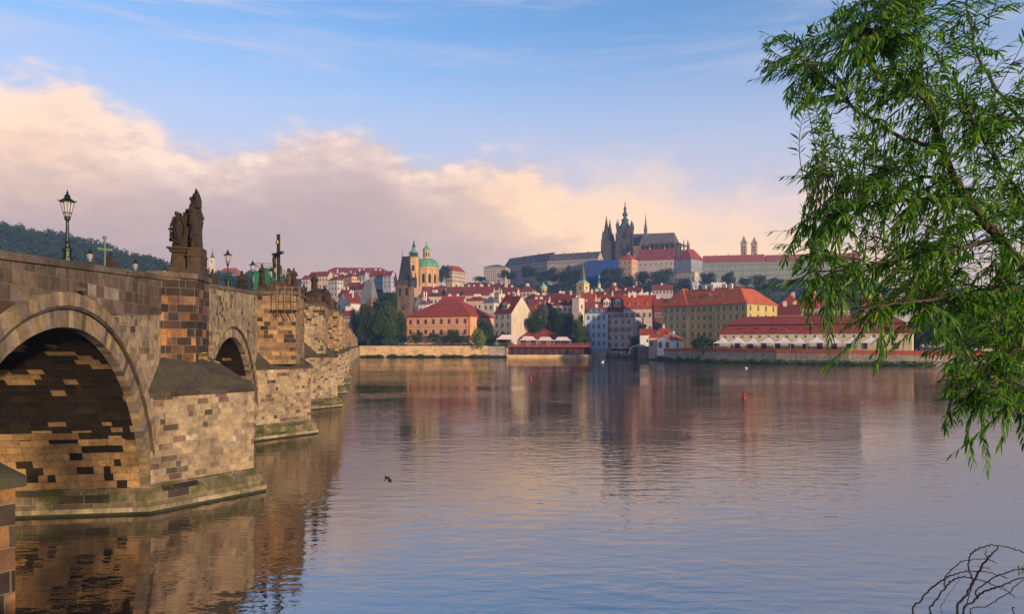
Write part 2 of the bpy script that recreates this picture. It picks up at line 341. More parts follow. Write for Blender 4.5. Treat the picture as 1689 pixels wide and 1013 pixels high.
# ================================================================== river
def water_material():
    m, nt, p = new_mat('river_water')
    geo = N(nt, 'ShaderNodeNewGeometry')
    def wave(scale, sx, sy, det, rot=0.0, ty='n'):
        mp = N(nt, 'ShaderNodeMapping'); mp.inputs['Scale'].default_value = (sx, sy, 1); mp.inputs['Rotation'].default_value = (0, 0, R(rot)); L(nt, geo.outputs['Position'], mp.inputs[0])
        n = N(nt, 'ShaderNodeTexNoise', i_Scale=scale, i_Detail=det, i_Roughness=0.5, i_Distortion=0.2); L(nt, mp.outputs[0], n.inputs[0]); return n.outputs[0]
    h = mth(nt, 'MULTIPLY', wave(1.3, 0.45, 1.0, 3.0, 8), 0.050)
    h = mth(nt, 'ADD', h, mth(nt, 'MULTIPLY', wave(0.36, 0.5, 1.0, 2.0, -10), 0.036))
    h = mth(nt, 'ADD', h, mth(nt, 'MULTIPLY', wave(3.0, 0.6, 1.0, 3.0, 30), 0.012))
    # calm and ruffled patches
    pt = wave(0.035, 0.5, 1.0, 2.0, 8)
    h = mth(nt, 'MULTIPLY', h, mth(nt, 'MULTIPLY_ADD', sstep(nt, pt, 0.36, 0.62), 0.95, 0.5))
    bp = N(nt, 'ShaderNodeBump', i_Strength=1.0, i_Distance=WAVE); L(nt, h, bp.inputs['Height'])
    out = nt.nodes['Material Output']; nt.nodes.remove(p)
    body = N(nt, 'ShaderNodeBsdfDiffuse'); body.inputs[0].default_value = (0.045, 0.040, 0.028, 1)
    gl = N(nt, 'ShaderNodeBsdfGlossy'); gl.inputs[0].default_value = (0.99, 0.93, 0.90, 1); gl.inputs['Roughness'].default_value = 0.01
    fr = N(nt, 'ShaderNodeFresnel'); fr.inputs[0].default_value = WIOR
    mx = N(nt, 'ShaderNodeMixShader')
    for s_, t_ in ((bp.outputs[0], gl.inputs['Normal']), (bp.outputs[0], fr.inputs['Normal']), (fr.outputs[0], mx.inputs[0]), (body.outputs[0], mx.inputs[1]), (gl.outputs[0], mx.inputs[2]), (mx.outputs[0], out.inputs[0])): L(nt, s_, t_)
    return m
WAVE, WIOR = 0.56, 6.5
wb = MB()
wb.box(-1300, 1300, -40, 1500, -0.6, 0.0)
tag(wb.build('water', water_material(), uv=False), kind='structure')

# ================================================================== stone bridge
def interp(tab, x):
    if x <= tab[0][0]: (a, b), (c, d) = tab[0], tab[1]; return b + (d - b) * (x - a) / (c - a)
    for (a, b), (c, d) in zip(tab, tab[1:]):
        if x <= c: return b + (d - b) * (x - a) / (c - a)
    return tab[-1][1]
XW = [(0, -11.93), (92, -26.2), (118, -31.0), (144, -36.3), (170, -41.8), (196, -47.4), (222, -53.0), (249, -58.6), (276, -64.0), (303, -69.2), (330, -74.4), (357, -79.6), (384, -84.8), (411, -90.0), (440, -95.5)]
HT = [(-40, 9.4), (0, 10.0), (21.7, 10.8), (36.7, 11.5), (58.5, 12.3), (95, 13.0), (150, 13.9), (210, 14.2), (300, 13.6), (440, 10.3)]
def Hd(Y): return interp(HT, Y)
def bframe(Y):
    x0, x1 = interp(XW, Y - 6), interp(XW, Y + 6)
    t = Vector((x1 - x0, 12, 0)).normalized(); return Vector((interp(XW, Y), Y, 0)), t, Vector((t.y, -t.x, 0))
def bp_(Y, out, z, dy=0.0):         # point on the bridge: at Y along it, `out` metres north of the parapet wall's face
    p, t, n = bframe(Y); q = p + n * out + t * dy; return (q.x, q.y, z)
BW = 10.0
PC = [-12.5, 13.0, 38.9, 64.4, 92, 118, 144, 170, 196, 222, 249, 276, 303, 330, 357, 384, 411]
PH = 4.3
PROT = {1: 4.64, 2: 4.0, 3: 4.0, 4: 4.0}
OVH = 0.2
EAVE = {1: 5.45, 2: 5.6, 3: 6.0, 4: 6.5}
CROWN = {1: 8.65, 2: 8.55}
M_wall = stone_mat('sandstone_blocks', TAN, bw=.58, bh=.32, stain=0.6, darkfrac=0.02, dmix=(.50, .40))
M_wall2 = stone_mat('weathered_sandstone_blocks', TAN, stain=0.45, darkfrac=0.10, seed=31.0)
M_pier = stone_mat('pier_blocks', TAN, bw=0.62, bh=0.30, stain=0.45, darkfrac=0.0, patch=2.2, dmix=(.50, .40), seed=7.0)
M_grey = stone_mat('grey_parapet_blocks', GREY, bw=0.95, bh=0.50, stain=0.3, darkfrac=-0.10, mcol=(.20, .17, .14), seed=3.0)
M_rust = stone_mat('rusty_buttress_blocks', RUST, bw=0.75, bh=0.42, stain=0.6, darkfrac=0.42, patch=1.6, seed=9.0, mcol=(.20, .16, .12), dmix=(.85, .1))
M_brown = stone_mat('brown_buttress_blocks', [(0.0, (.13, .08, .045)), (0.4, (.25, .165, .09)), (0.7, (.30, .20, .10)), (1.0, (.16, .09, .05))], bw=0.7, bh=0.36, stain=0.3, darkfrac=0.02, seed=15.0)
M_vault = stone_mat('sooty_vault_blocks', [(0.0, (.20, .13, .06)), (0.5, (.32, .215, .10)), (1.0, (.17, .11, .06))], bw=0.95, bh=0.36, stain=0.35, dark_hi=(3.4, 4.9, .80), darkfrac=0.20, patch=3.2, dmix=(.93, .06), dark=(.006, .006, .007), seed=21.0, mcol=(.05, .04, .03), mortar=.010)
M_skirt = stone_mat('mossy_skirt_blocks', [(0.0, (.11, .09, .06)), (0.5, (.19, .155, .10)), (1.0, (.08, .065, .05))], bw=1.5, bh=0.6, stain=0.5, moss=0.85, darkfrac=0.05, seed=27.0)
M_cap = stone_mat('slate_grey_nose_cap', [(0.0, (.036, .031, .029)), (0.6, (.060, .051, .046)), (1.0, (.044, .038, .035))], bw=1.3, bh=0.8, mortar=0.010, mcol=(.03, .03, .026), stain=0.3, moss=0.35, darkfrac=-0.5, seed=5.0)
M_ledge = stone_mat('pale_waterline_ledge', [(0.0, (.20, .165, .11)), (1.0, (.30, .25, .17))], bw=1.8, bh=1.0, mortar=.01, mcol=(.08, .07, .05), stain=0.5, moss=0.4, darkfrac=-.5, seed=51.0)
M_slime = plain('waterline_slime', (.016, .02, .008), 0.6, var=0.4)
M_pave = plain('cobbled_deck', (.12, .11, .10), 0.9)
M_capst = stone_mat('dark_coping_stones', [(0.0, (.08, .068, .055)), (1.0, (.13, .11, .085))], bw=1.5, bh=0.9, mortar=0.01, mcol=(.04, .04, .035), stain=0.3, darkfrac=-0.5)
def ring_material():
    m, nt, p = new_mat('voussoir_stone')
    at = N(nt, 'ShaderNodeAttribute', attribute_name='tone')
    tc = N(nt, 'ShaderNodeTexCoord'); gr = N(nt, 'ShaderNodeTexNoise', i_Scale=4.0, i_Detail=8.0, i_Roughness=0.7); L(nt, tc.outputs['Object'], gr.inputs[0])
    col = mixc(nt, 0.8, at.outputs[0], ramp(nt, gr.outputs[0], [(0.3, 0.45), (0.7, 1.2)]), 'MULTIPLY')
    so = N(nt, 'ShaderNodeTexNoise', i_Scale=0.6, i_Detail=10.0, i_Roughness=0.72); L(nt, tc.outputs['Object'], so.inputs[0])
    col = mixc(nt, mth(nt, 'MULTIPLY', sstep(nt, so.outputs[0], 0.46, 0.64), 0.65), col, mixc(nt, 0.8, col, (.04, .036, .032)))
    L(nt, col, p.inputs['Base Color']); p.inputs['Roughness'].default_value = 0.92; p.inputs['Specular IOR Level'].default_value = 0.2
    b = N(nt, 'ShaderNodeBump', i_Strength=0.4, i_Distance=0.04); L(nt, gr.outputs[0], b.inputs['Height']); L(nt, b.outputs[0], p.inputs['Normal'])
    return m
M_ring = ring_material()
rng = random.Random(5)
bridge = thing('stone_bridge', 'long sandstone arch bridge with cutwater piers crossing the river at left', 'bridge')
arches = []
for i in range(len(PC) - 1):
    a, b = PC[i] + PH, PC[i + 1] - PH
    r = (b - a) / 2; cr = CROWN.get(i, min(9.4, Hd((a + b) / 2) - 3.6)); arches.append(((a + b) / 2, r, cr - r))
def zin(Y):
    for c, r, z0 in arches:
        if abs(Y - c) < r: return z0 + math.sqrt(r * r - (Y - c) ** 2)
    return None
# wall faces: columns between the intrados and the parapet
Ys = set()
y = -20.0
while y < 440: Ys.add(round(y, 3)); y += 0.5 if y < 80 else 1.5
for c, r, z0 in arches:
    for k in range(33): Ys.add(round(c - r * math.cos(PI * k / 32), 3))
Ys = sorted(Ys)
def wall_strip(out, zlo, zhi, flip=False):
    mb = MB()
    for a, b in zip(Ys, Ys[1:]):
        m_ = (a + b) / 2
        if zlo is None:
            inside = zin(m_) is not None
            la = (zin(a) or arches_spring(a)) if inside else -1.5; lb = (zin(b) or arches_spring(b)) if inside else -1.5
        else: la, lb = zlo(a), zlo(b)
        q = [bp_(a, out, la), bp_(b, out, lb), bp_(b, out, zhi(b)), bp_(a, out, zhi(a))]
        if not flip: q = q[::-1]
        mb.add(q, [(0, 1, 2, 3)])
    return mb
def arches_spring(Y):
    c, r, z0 = min(arches, key=lambda k: abs(abs(Y - k[0]) - k[1])); return z0
UP = 2.0
wall_strip(0, None, lambda q: Hd(q) - UP).build('north_wall', M_wall, bridge)
wall_strip(-BW, None, lambda q: Hd(q) - 1.0, True).build('south_wall', M_wall, bridge)
def span_strip(name, mat, y0, y1, zlo, zhi, o0, o1):   # a closed band along the bridge
    ys = [y0] + [q for q in Ys if y0 < q < y1 and (q % 2 == 0)] + [y1]
    mb = MB(); mb.loft([[bp_(q, o1, zlo(q)), bp_(q, o0, zlo(q)), bp_(q, o0, zhi(q)), bp_(q, o1, zhi(q))] for q in ys])
    return mb.build(name, mat, bridge)
span_strip('upper_wall', M_grey, -20, 44.0, lambda q: Hd(q) - UP, lambda q: Hd(q) - 0.25, -0.45, 0.02)
span_strip('upper_wall', M_wall2, 44.0, 440, lambda q: Hd(q) - UP, lambda q: Hd(q) - 0.25, -0.45, 0.02)
span_strip('coping', M_capst, -20, 440, lambda q: Hd(q) - 0.25, Hd, -0.52, 0.10)
span_strip('parapet', M_grey, -20, 440, lambda q: Hd(q) - 1.3, lambda q: Hd(q) - 0.25, -BW + 0.45, -BW + 0.0)
span_strip('coping', M_capst, -20, 440, lambda q: Hd(q) - 0.25, Hd, -BW + 0.52, -BW - 0.10)
span_strip('pavement', M_pave, -20, 440, lambda q: Hd(q) - 1.4, lambda q: Hd(q) - 1.2, -0.46, -BW + 0.46)
# vaults
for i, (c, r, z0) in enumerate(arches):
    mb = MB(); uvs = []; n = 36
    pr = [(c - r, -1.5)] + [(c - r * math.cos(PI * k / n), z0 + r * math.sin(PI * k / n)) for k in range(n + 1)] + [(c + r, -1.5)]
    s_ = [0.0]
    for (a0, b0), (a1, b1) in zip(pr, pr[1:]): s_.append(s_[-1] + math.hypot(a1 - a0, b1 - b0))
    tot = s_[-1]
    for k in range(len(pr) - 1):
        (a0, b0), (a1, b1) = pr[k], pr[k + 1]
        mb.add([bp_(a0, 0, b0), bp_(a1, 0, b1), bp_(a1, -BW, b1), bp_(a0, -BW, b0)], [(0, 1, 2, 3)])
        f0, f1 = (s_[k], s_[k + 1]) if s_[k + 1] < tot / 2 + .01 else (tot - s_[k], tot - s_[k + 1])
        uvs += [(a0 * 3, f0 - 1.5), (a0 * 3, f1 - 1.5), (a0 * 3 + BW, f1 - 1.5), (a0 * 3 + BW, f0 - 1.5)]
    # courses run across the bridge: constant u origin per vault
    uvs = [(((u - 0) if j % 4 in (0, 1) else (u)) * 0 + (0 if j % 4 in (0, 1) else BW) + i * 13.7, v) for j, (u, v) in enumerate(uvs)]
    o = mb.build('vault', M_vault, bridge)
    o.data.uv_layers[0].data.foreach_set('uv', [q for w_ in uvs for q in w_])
    # the double ring of voussoirs on the north face
    rg = MB(); rg.usecol = True
    def vouss(r0, r1, o0, o1, num, tones):
        for k in range(num):
            a0 = PI * (k + 0.03) / num; a1 = PI * (k + 0.97) / num
            rg.c = rng.choice(tones); f_ = rng.uniform(0.75, 1.2); rg.c = tuple(q * f_ for q in rg.c)
            dd = rng.uniform(-0.012, 0.012)
            P_ = lambda a, rr, oo: bp_(c - rr * math.cos(a), oo, z0 + rr * math.sin(a))
            rg.loft([[P_(a0, r0, o0), P_(a1, r0, o0), P_(a1, r1, o0), P_(a0, r1, o0)][::-1], [P_(a0, r0, o1 + dd), P_(a1, r0, o1 + dd), P_(a1, r1, o1 + dd), P_(a0, r1, o1 + dd)][::-1]])
    T1 = [(.28, .215, .135), (.31, .235, .13), (.24, .185, .125), (.19, .15, .11), (.26, .18, .095), (.11, .09, .07), (.22, .18, .14)]
    num = max(18, int(PI * r / 0.34)) if i < 6 else 20
    vouss(r - 0.04, r + 0.62, -0.3, 0.07, num, T1)
    rg.c = (.06, .05, .04)
    vouss(r + 0.62, r + 0.72, -0.3, 0.20, num // 2, [(.09, .075, .055), (.07, .06, .05)])  # dark moulding course; its tone also stands in for the shadow line between rings
    vouss(r + 0.72, r + 1.20, -0.3, 0.24, int(num * 1.15), T1[:5])
    rg.build('arch_ring', M_ring, bridge, uv=False)
# piers
def offs(poly, d):       # miter offset of a convex polygon (clockwise or not), in (along, out)
    out = []; n = len(poly); cx = sum(p[0] for p in poly) / n; cy = sum(p[1] for p in poly) / n
    for i in range(n):
        p0, p1, p2 = Vector(poly[i - 1]), Vector(poly[i]), Vector(poly[(i + 1) % n])
        e1 = (p1 - p0).normalized(); e2 = (p2 - p1).normalized()
        n1 = Vector((e1.y, -e1.x)); n2 = Vector((e2.y, -e2.x))
        if n1.dot(p1 - Vector((cx, cy))) < 0: n1 = -n1
        if n2.dot(p1 - Vector((cx, cy))) < 0: n2 = -n2
        b = (n1 + n2).normalized(); out.append(tuple(p1 + b * (d / max(b.dot(n1), 0.4))))
    return out
def pprism(mb, c, layers):     # layers: (poly(along, out), z)
    mb.loft([[bp_(c, o_, z, a_) for a_, o_ in poly][::-1] for poly, z in layers])
for i, c in enumerate(PC[1:], 1):
    pr = PROT.get(i, 3.6); ev = EAVE.get(i, 6.6); h = PH + 0.02
    foot = [(-h, 0), (0, pr), (h, 0), (h, -BW), (0, -BW - pr), (-h, -BW)]
    pier = link('pier', None, bridge)
    nose = [(-h, -0.3), (-h, 0.0), (0, pr), (h, 0.0), (h, -0.3)]
    b = MB(); pprism(b, c, [(nose, -1), (nose, ev)]); b.build('nose', M_pier if i != 1 else M_rust, pier)
    b = MB(); pprism(b, c, [([(a_, -BW - o_) for a_, o_ in nose][::-1], -1), ([(a_, -BW - o_) for a_, o_ in nose][::-1], ev)]); b.build('nose', M_pier, pier)
    sk = offs(foot, 0.46)
    b = MB(); pprism(b, c, [(sk, -1), (sk, 0.12)]); b.build('waterline', M_slime, pier)
    b = MB(); pprism(b, c, [(offs(foot, 0.40), 0.12), (offs(foot, 0.40), 0.36), (offs(foot, 0.38), 0.95), (offs(foot, 0.02), 1.28)]); b.build('skirt', M_skirt, pier)
    b = MB(); pprism(b, c, [(offs(foot, 0.48), 0.12), (offs(foot, 0.48), 0.34)]); b.build('ledge', M_ledge, pier)
    # cap of the nose: a lean-to roof, flat where the buttress stands on it
    e = [(-h - 0.22, 0.0), (0.0, pr + OVH), (h + 0.22, 0.0)]; tp = [(-h * 0.52, 0.0), (0, pr * 0.34), (h * 0.52, 0.0)]
    ct = ev + (1.95 if i < 3 else 2.2)
    b = MB(); pprism(b, c, [(e, ev - 0.14), (e, ev + 0.06), (tp, ct)]); b.build('cap', M_cap, pier)
    b = MB(); pprism(b, c, [([(a_, -BW - o_) for a_, o_ in e][::-1], ev - 0.14), ([(a_, -BW - o_) for a_, o_ in e][::-1], ev + 0.06), ([(a_, -BW - o_) for a_, o_ in tp][::-1], ct)]); b.build('cap', M_cap, pier)
    Ht = Hd(c)
    if i == 1: bt, mt = [(-2.3, -.5), (-1.6, 1.2), (1.6, 1.2), (2.3, -.5)], M_rust
    elif i == 2: bt, mt = [(-2.5, -.5), (-2.5, 0.0), (-1.35, 1.35), (1.35, 1.35), (2.5, 0.0), (2.5, -.5)], M_rust
    elif i == 3: bt, mt = [(-3.2, -.5), (-3.0, 3.1), (2.6, 3.1), (3.0, -.5)], M_brown
    else: bt, mt = [(-2.5, -.5), (-2.3, 2.7 + 0.3 * (i % 2)), (2.2, 2.7), (2.5, -.5)], (M_brown if i % 2 else M_wall2)
    b = MB(); pprism(b, c, [(bt, ev + 0.3), (bt, Ht - 0.2)]); b.build('buttress', mt, pier)
    o2 = offs(bt, 0.14)
    b = MB(); pprism(b, c, [(o2, Ht - 0.2), (o2, Ht + 0.08)]); b.build('buttress_cap', M_capst, pier)
# lichen on the first visible pier cap
def lichen_patch():
    m, nt, p = new_mat('yellow_lichen'); tc = N(nt, 'ShaderNodeTexCoord'); n = N(nt, 'ShaderNodeTexNoise', i_Scale=5.0, i_Detail=6.0); L(nt, tc.outputs['Object'], n.inputs[0])
    L(nt, ramp(nt, n.outputs[0], [(0.3, (.10, .08, .01)), (0.6, (.33, .21, .02))]), p.inputs['Base Color']); p.inputs['Roughness'].default_value = 1
    return m
M_lichen = lichen_patch()
for ci, n_l in ((2, 90), (3, 60)):
    c = PC[ci]; h = PH + .02; pr = 4.0; ev = EAVE[ci]; ct = ev + (1.95 if ci < 3 else 2.2); b = MB(); rl = random.Random(ci)
    for k in range(n_l):
        t = 1 - abs(rl.gauss(0, .11)); s_ = rl.uniform(.25, .80) if rl.random() < .8 else rl.uniform(.1, 1.0)
        if t > .985 or t < .5: continue
        a0 = (-h - .22) * (1 - s_), (pr + OVH) * s_; a1 = (-h * .52) * (1 - s_), (pr * .34) * s_
        a_, o_ = a0[0] + (a1[0] - a0[0]) * t, a0[1] + (a1[1] - a0[1]) * t; z = ev + .06 + (ct - ev - .06) * t; r_ = rl.uniform(.06, .26)
        e1 = Vector((.73, .68)); q = Vector(bp_(c, o_, z, a_)); A = (Vector(bp_(c, o_ + .68 * .3, z, a_ + .73 * .3)) - q).normalized(); B = (Vector(bp_(c, a1[1], ct, a1[0])) - Vector(bp_(c, a0[1], ev + .06, a0[0]))).normalized(); nn = A.cross(B).normalized(); nn = nn if nn.z > 0 else -nn
        ring = [q + nn * (.006 + k * .0003) + A * (r_ * 1.6 * math.cos(j * .7) * rl.uniform(.6, 1.2)) + B * (r_ * .6 * math.sin(j * .7) * rl.uniform(.6, 1.2)) for j in range(9)]
        b.add([tuple(p) for p in ring], [tuple(range(9))])
    b.build('lichen', M_lichen, [o for o in bridge.children if o.name.startswith('pier')][ci - 1], uv=False)
# lamp bracket spout low on the parapet etc. are small: a drain spout under the first lamp
sp = MB(); q0 = bp_(26.8, 0.05, 10.05); q1 = bp_(26.8, 0.42, 10.0); sp.tube([q0, q1], [0.10, 0.07], 8); sp.build('drain_spout', M_capst, bridge)

# ------------------------------------------------------------------ lamps on the parapets
M_iron = plain('dark_green_iron', (.012, .022, .016), 0.45, 0.6, 0.3, 8)
def glass_mat():
    m, nt, p = new_mat('lantern_glass'); p.inputs['Base Color'].default_value = (.75, .75, .75, 1); p.inputs['Roughness'].default_value = 0.15
    p.inputs['Alpha'].default_value = 0.30; return m
M_lglass = glass_mat()
def make_lamp():
    root = thing('street_lamp', 'x', 'street lamp')
    b = MB(); b.lathe([(.19, 0), (.19, .14), (.15, .17), (.14, .42), (.17, .45), (.17, .52), (.09, .60), (.075, .75), (.095, .79), (.06, .84), (.048, 1.60), (.055, 1.68), (.10, 1.74), (.10, 1.80), (.05, 1.84)], n=10); b.build('post', M_iron, root)
    b = MB()
    for k in range(6):
        a = PI / 6 + k * PI / 3; ca, sa = math.cos(a), math.sin(a)
        b.tube([(ca * .09, sa * .09, 1.84), (ca * .135, sa * .135, 2.0), (ca * .225, sa * .225, 2.46)], .014, 4)
    b.lathe([(.12, 1.83), (.12, 1.86)], n=6, rot=PI / 6); b.lathe([(.15, 1.995), (.15, 2.02)], n=6, rot=PI / 6)
    b.lathe([(.26, 2.45), (.29, 2.48), (.20, 2.54), (.12, 2.60), (.09, 2.68), (.11, 2.71), (.055, 2.76), (.03, 2.82), (.045, 2.85), (.012, 2.90), (.006, 2.98)], n=6, rot=PI / 6)
    for k in range(6):
        a = PI / 6 + k * PI / 3; b.tube([(math.cos(a) * .28, math.sin(a) * .28, 2.47), (math.cos(a) * .30, math.sin(a) * .30, 2.56)], [.022, .006], 4)
    lt = b.build('lantern', M_iron, root)
    g = MB(); g.lathe([(.085, 1.87), (.128, 2.0), (.215, 2.45)], n=6, rot=PI / 6); g.build('glass', M_lglass, lt)
    g = MB(); g.lathe([(.03, 1.9), (.035, 2.2), (.05, 2.42)], n=6); g.build('burner', M_iron, lt)
    return root
def on_parapet(px, south=False):      # where the parapet top passes behind photo column px
    k = (px - CX) / F; lo, hi = 12.0, 300.0
    off = -BW if south else 0.0
    f = lambda Y: bp_(Y, off + (0.21 if south else -0.21), 0)[0] - k * bp_(Y, off, 0)[1]
    for _ in range(50):
        m_ = (lo + hi) / 2
        if (f(lo) < 0) == (f(m_) < 0): lo = m_
        else: hi = m_
    return lo
def on_bridge(px, out):
    k = (px - CX) / F; lo, hi = 12.0, 400.0; f = lambda Y: (lambda q: q[0] - k * q[1])(bp_(Y, out, 0))
    for _ in range(50):
        m_ = (lo + hi) / 2
        if (f(lo) < 0) == (f(m_) < 0): lo = m_
        else: hi = m_
    return lo
lamp0 = make_lamp(); first = True
LAMPS = [(112, False, 312, 'dark green gas lamp on the near parapet, tallest in the photo and nearest'),
         (148, True, 407, 'dark lantern lamp on the far parapet just left of the green cross'),
         (223, True, 425, 'dark lantern lamp showing over the coping between seated statue and big sculpture'),
         (271, True, 437, 'small dark lantern touching the left foot of the tall sculpture group'),
         (376, False, 410, 'dark lamp on the parapet just right of the tall sculpture group and small monk statue'),
         (417, False, 428, 'dark lamp on the parapet beside the green scaffold netting'),
         (447, False, 438, 'dark lamp rising in the middle of the green scaffold netting'),
         (502, True, 462, 'small dark lamp between the rough stone pillar and the three-figure group')]
for px, south, pyt, lab in LAMPS:
    Y = on_parapet(px, south); base = bp_(Y, (-BW + 0.21) if south else -0.21, Hd(Y))
    o = lamp0 if first else copy_tree(lamp0); first = False
    o.location = base; hgt = max(2.0, ZP(pyt, base[1]) - base[2]); s_ = min(1.25, max(0.75, hgt / 2.98)); o.scale = (1.0, 1.0, s_)
    tag(o, lab, 'street lamp', 'lamps along the bridge parapets')

# ------------------------------------------------------------------ sculptures
M_statue = stone_mat('dark_weathered_statue_stone', [(0.0, (.018, .014, .012)), (0.6, (.045, .032, .025)), (1.0, (.03, .023, .02))], bw=9, bh=9, mortar=0.0, stain=0.5, darkfrac=-0.6, bump=0.6)
M_statueb = stone_mat('brown_statue_stone', [(0.0, (.06, .04, .028)), (0.6, (.13, .08, .045)), (1.0, (.08, .05, .03))], bw=1.1, bh=0.9, mortar=0.01, mcol=(.06, .05, .04), stain=0.7, darkfrac=-0.3, bump=0.5)
M_statued = stone_mat('dark_brown_pedestal_stone', [(0.0, (.035, .025, .02)), (0.6, (.085, .055, .034)), (1.0, (.05, .034, .024))], bw=1.1, bh=0.7, mortar=0.01, mcol=(.03, .025, .02), stain=0.8, darkfrac=-0.3, bump=0.6)
M_bronze = plain('dark_bronze', (.02, .018, .014), 0.5, 0.5, 0.4, 6)
M_gilt = plain('gilding', (.30, .20, .05), 0.4, 0.7, 0.2, 6)
def sculpt(name, mb, mat, parent, vox=0.05, rough=0.05):
    o = mb.build(name, mat, parent, uv=True)
    r_ = o.modifiers.new('fuse', 'REMESH'); r_.mode = 'VOXEL'; r_.voxel_size = vox; r_.use_smooth_shade = True
    if rough:
        t_ = bpy.data.textures.new(name, 'CLOUDS'); t_.noise_scale = max(.10, vox * 3.2)
        d_ = o.modifiers.new('wear', 'DISPLACE'); d_.texture = t_; d_.strength = rough; d_.mid_level = 0.5
    return o
def draped(b, x, y, z, h, face=0.0, arms=('down', 'bent'), lean=0.0):
    """a robed standing figure: robe, shoulders, neck, head with a face side, two arms with hands"""
    T = b.T; M = Matrix.Translation((x, y, z)) @ Matrix.Rotation(face, 4, 'Z') @ Matrix.Rotation(lean, 4, 'Y')
    b.T = M if T is None else T @ M
    prof = [(.155, 0), (.165, .03), (.14, .22), (.125, .42), (.11, .56), (.125, .68), (.125, .76), (.085, .815), (.045, .84), (.042, .87)]
    b.loft([[(r * 1.12 * h * math.cos(2 * PI * k / 12), r * 0.8 * h * math.sin(2 * PI * k / 12), zz * h) for k in range(12)] for r, zz in prof])
    b.ell((0, -.008 * h, .925 * h), (.050 * h, .058 * h, .072 * h)); b.ell((0, -.062 * h, .918 * h), (.012 * h, .02 * h, .018 * h), 6, 4)
    for sx in (-1, 1):                                     # folds of the robe
        b.tube([(sx * .10 * h, -.10 * h, .02 * h), (sx * .06 * h, -.10 * h, .35 * h), (sx * .03 * h, -.08 * h, .6 * h)], [.045 * h, .035 * h, .02 * h], 6)
    for sx, kind in zip((-1, 1), arms):
        sh = Vector((sx * .115 * h, 0, .77 * h))
        if kind == 'down': e, w_ = Vector((sx * .16 * h, -.02 * h, .60 * h)), Vector((sx * .15 * h, -.09 * h, .46 * h))
        elif kind == 'bent': e, w_ = Vector((sx * .17 * h, -.03 * h, .61 * h)), Vector((sx * .04 * h, -.15 * h, .66 * h))
        elif kind == 'up': e, w_ = Vector((sx * .20 * h, -.04 * h, .86 * h)), Vector((sx * .22 * h, -.08 * h, 1.02 * h))
        else: e, w_ = Vector((sx * .24 * h, -.05 * h, .70 * h)), Vector((sx * .36 * h, -.09 * h, .73 * h))
        b.tube([sh, e, w_], [.042 * h, .034 * h, .024 * h], 7); b.ell(w_, (.026 * h, .026 * h, .032 * h), 6, 4)
    b.T = T
def stat_frame(i, out, dy=0.0, z=None):
    c = PC[i]; p, t, n = bframe(c); loc = bp_(c, out, Hd(c) + 0.08 if z is None else z, dy); return loc, math.atan2(n.y, n.x)
# the great group on the first buttress: local +x points away from the bridge (right in the photo)
loc, rz = stat_frame(2, 0.50)
grp = thing('sculpture_group', 'tall dark baroque sculpture group with oval shield and narrow rocky pillar on two pedestals', 'sculpture', loc, rz)
U = lambda xc: (xc - 385) / 172.0
Zc = lambda yc: (868 - yc) / 172.0
b = MB()
for x0, x1, z0, z1, gy in ((245, 425, 868, 830, .75), (262, 412, 830, 800, .62), (286, 404, 800, 660, .50), (268, 418, 660, 632, .62), (248, 424, 632, 612, .72)):
    b.box(U(x0), U(x1), -gy, gy, Zc(z0), Zc(z1))
b.ell((U(282), 0, Zc(735)), (.14, .35, .30), 10, 6); b.ell((U(280), 0, Zc(690)), (.12, .35, .16), 8, 5)
b.box(U(420), U(548), -.80, .80, Zc(868), Zc(845)); b.box(U(424), U(541), -.72, .72, Zc(845), Zc(700)); b.box(U(420), U(546), -.78, .78, Zc(700), Zc(682)); b.box(U(424), U(540), -.7, .7, Zc(682), Zc(612))
sculpt('pedestal', b, M_statued, grp, 0.035, 0.04)
b = MB()
b.ell((U(338), -.15, Zc(450)), (.36, .30, .88), 14, 9); b.ell((U(336), -.36, Zc(455)), (.27, .16, .66), 12, 8)
b.ell((U(322), 0, Zc(315)), (.17, .17, .19)); b.ell((U(300), 0, Zc(360)), (.22, .25, .24)); b.ell((U(290), .1, Zc(470)), (.17, .3, .36)); b.ell((U(275), .1, Zc(520)), (.12, .2, .24))
b.tube([(U(300), 0, Zc(430)), (U(262), -.1, Zc(440)), (U(238), -.15, Zc(442))], [.10, .07, .05], 7); b.ell((U(350), .1, Zc(575)), (.42, .4, .28)); b.ell((U(310), .1, Zc(585)), (.30, .4, .22))
draped(b, U(392), .05, Zc(560), 1.80, PI / 2 * 0.2, ('bent', 'down'))
for xc, yc, r_ in ((284, 400, .09), (268, 480, .08), (262, 540, .09), (350, 318, .08), (372, 360, .09), (290, 345, .08), (312, 298, .10), (262, 500, .07), (380, 300, .07)): b.ell((U(xc), -.2, Zc(yc)), (r_, r_ * 1.4, r_ * 1.3), 8, 5)
b.tube([(U(335 + 62 * math.cos(t)), -.46, Zc(455 + 118 * math.sin(t))) for t in [k * PI / 8 for k in range(17)]], .05, 6); b.tube([(U(336), -.52, Zc(350)), (U(332), -.55, Zc(450)), (U(340), -.5, Zc(550))], .045, 6)
b.tube([(U(352), -.3, Zc(300)), (U(372), -.4, Zc(330)), (U(366), -.45, Zc(380))], [.06, .05, .04], 6)
b.ell((U(396), 0, Zc(268)), (.11, .11, .13))
draped(b, U(345), .45, Zc(610), 1.75, 0.4, ('out', 'bent'))
sculpt('shield_bearer', b, M_statue, grp, 0.022, 0.04)
b = MB()
rings = []
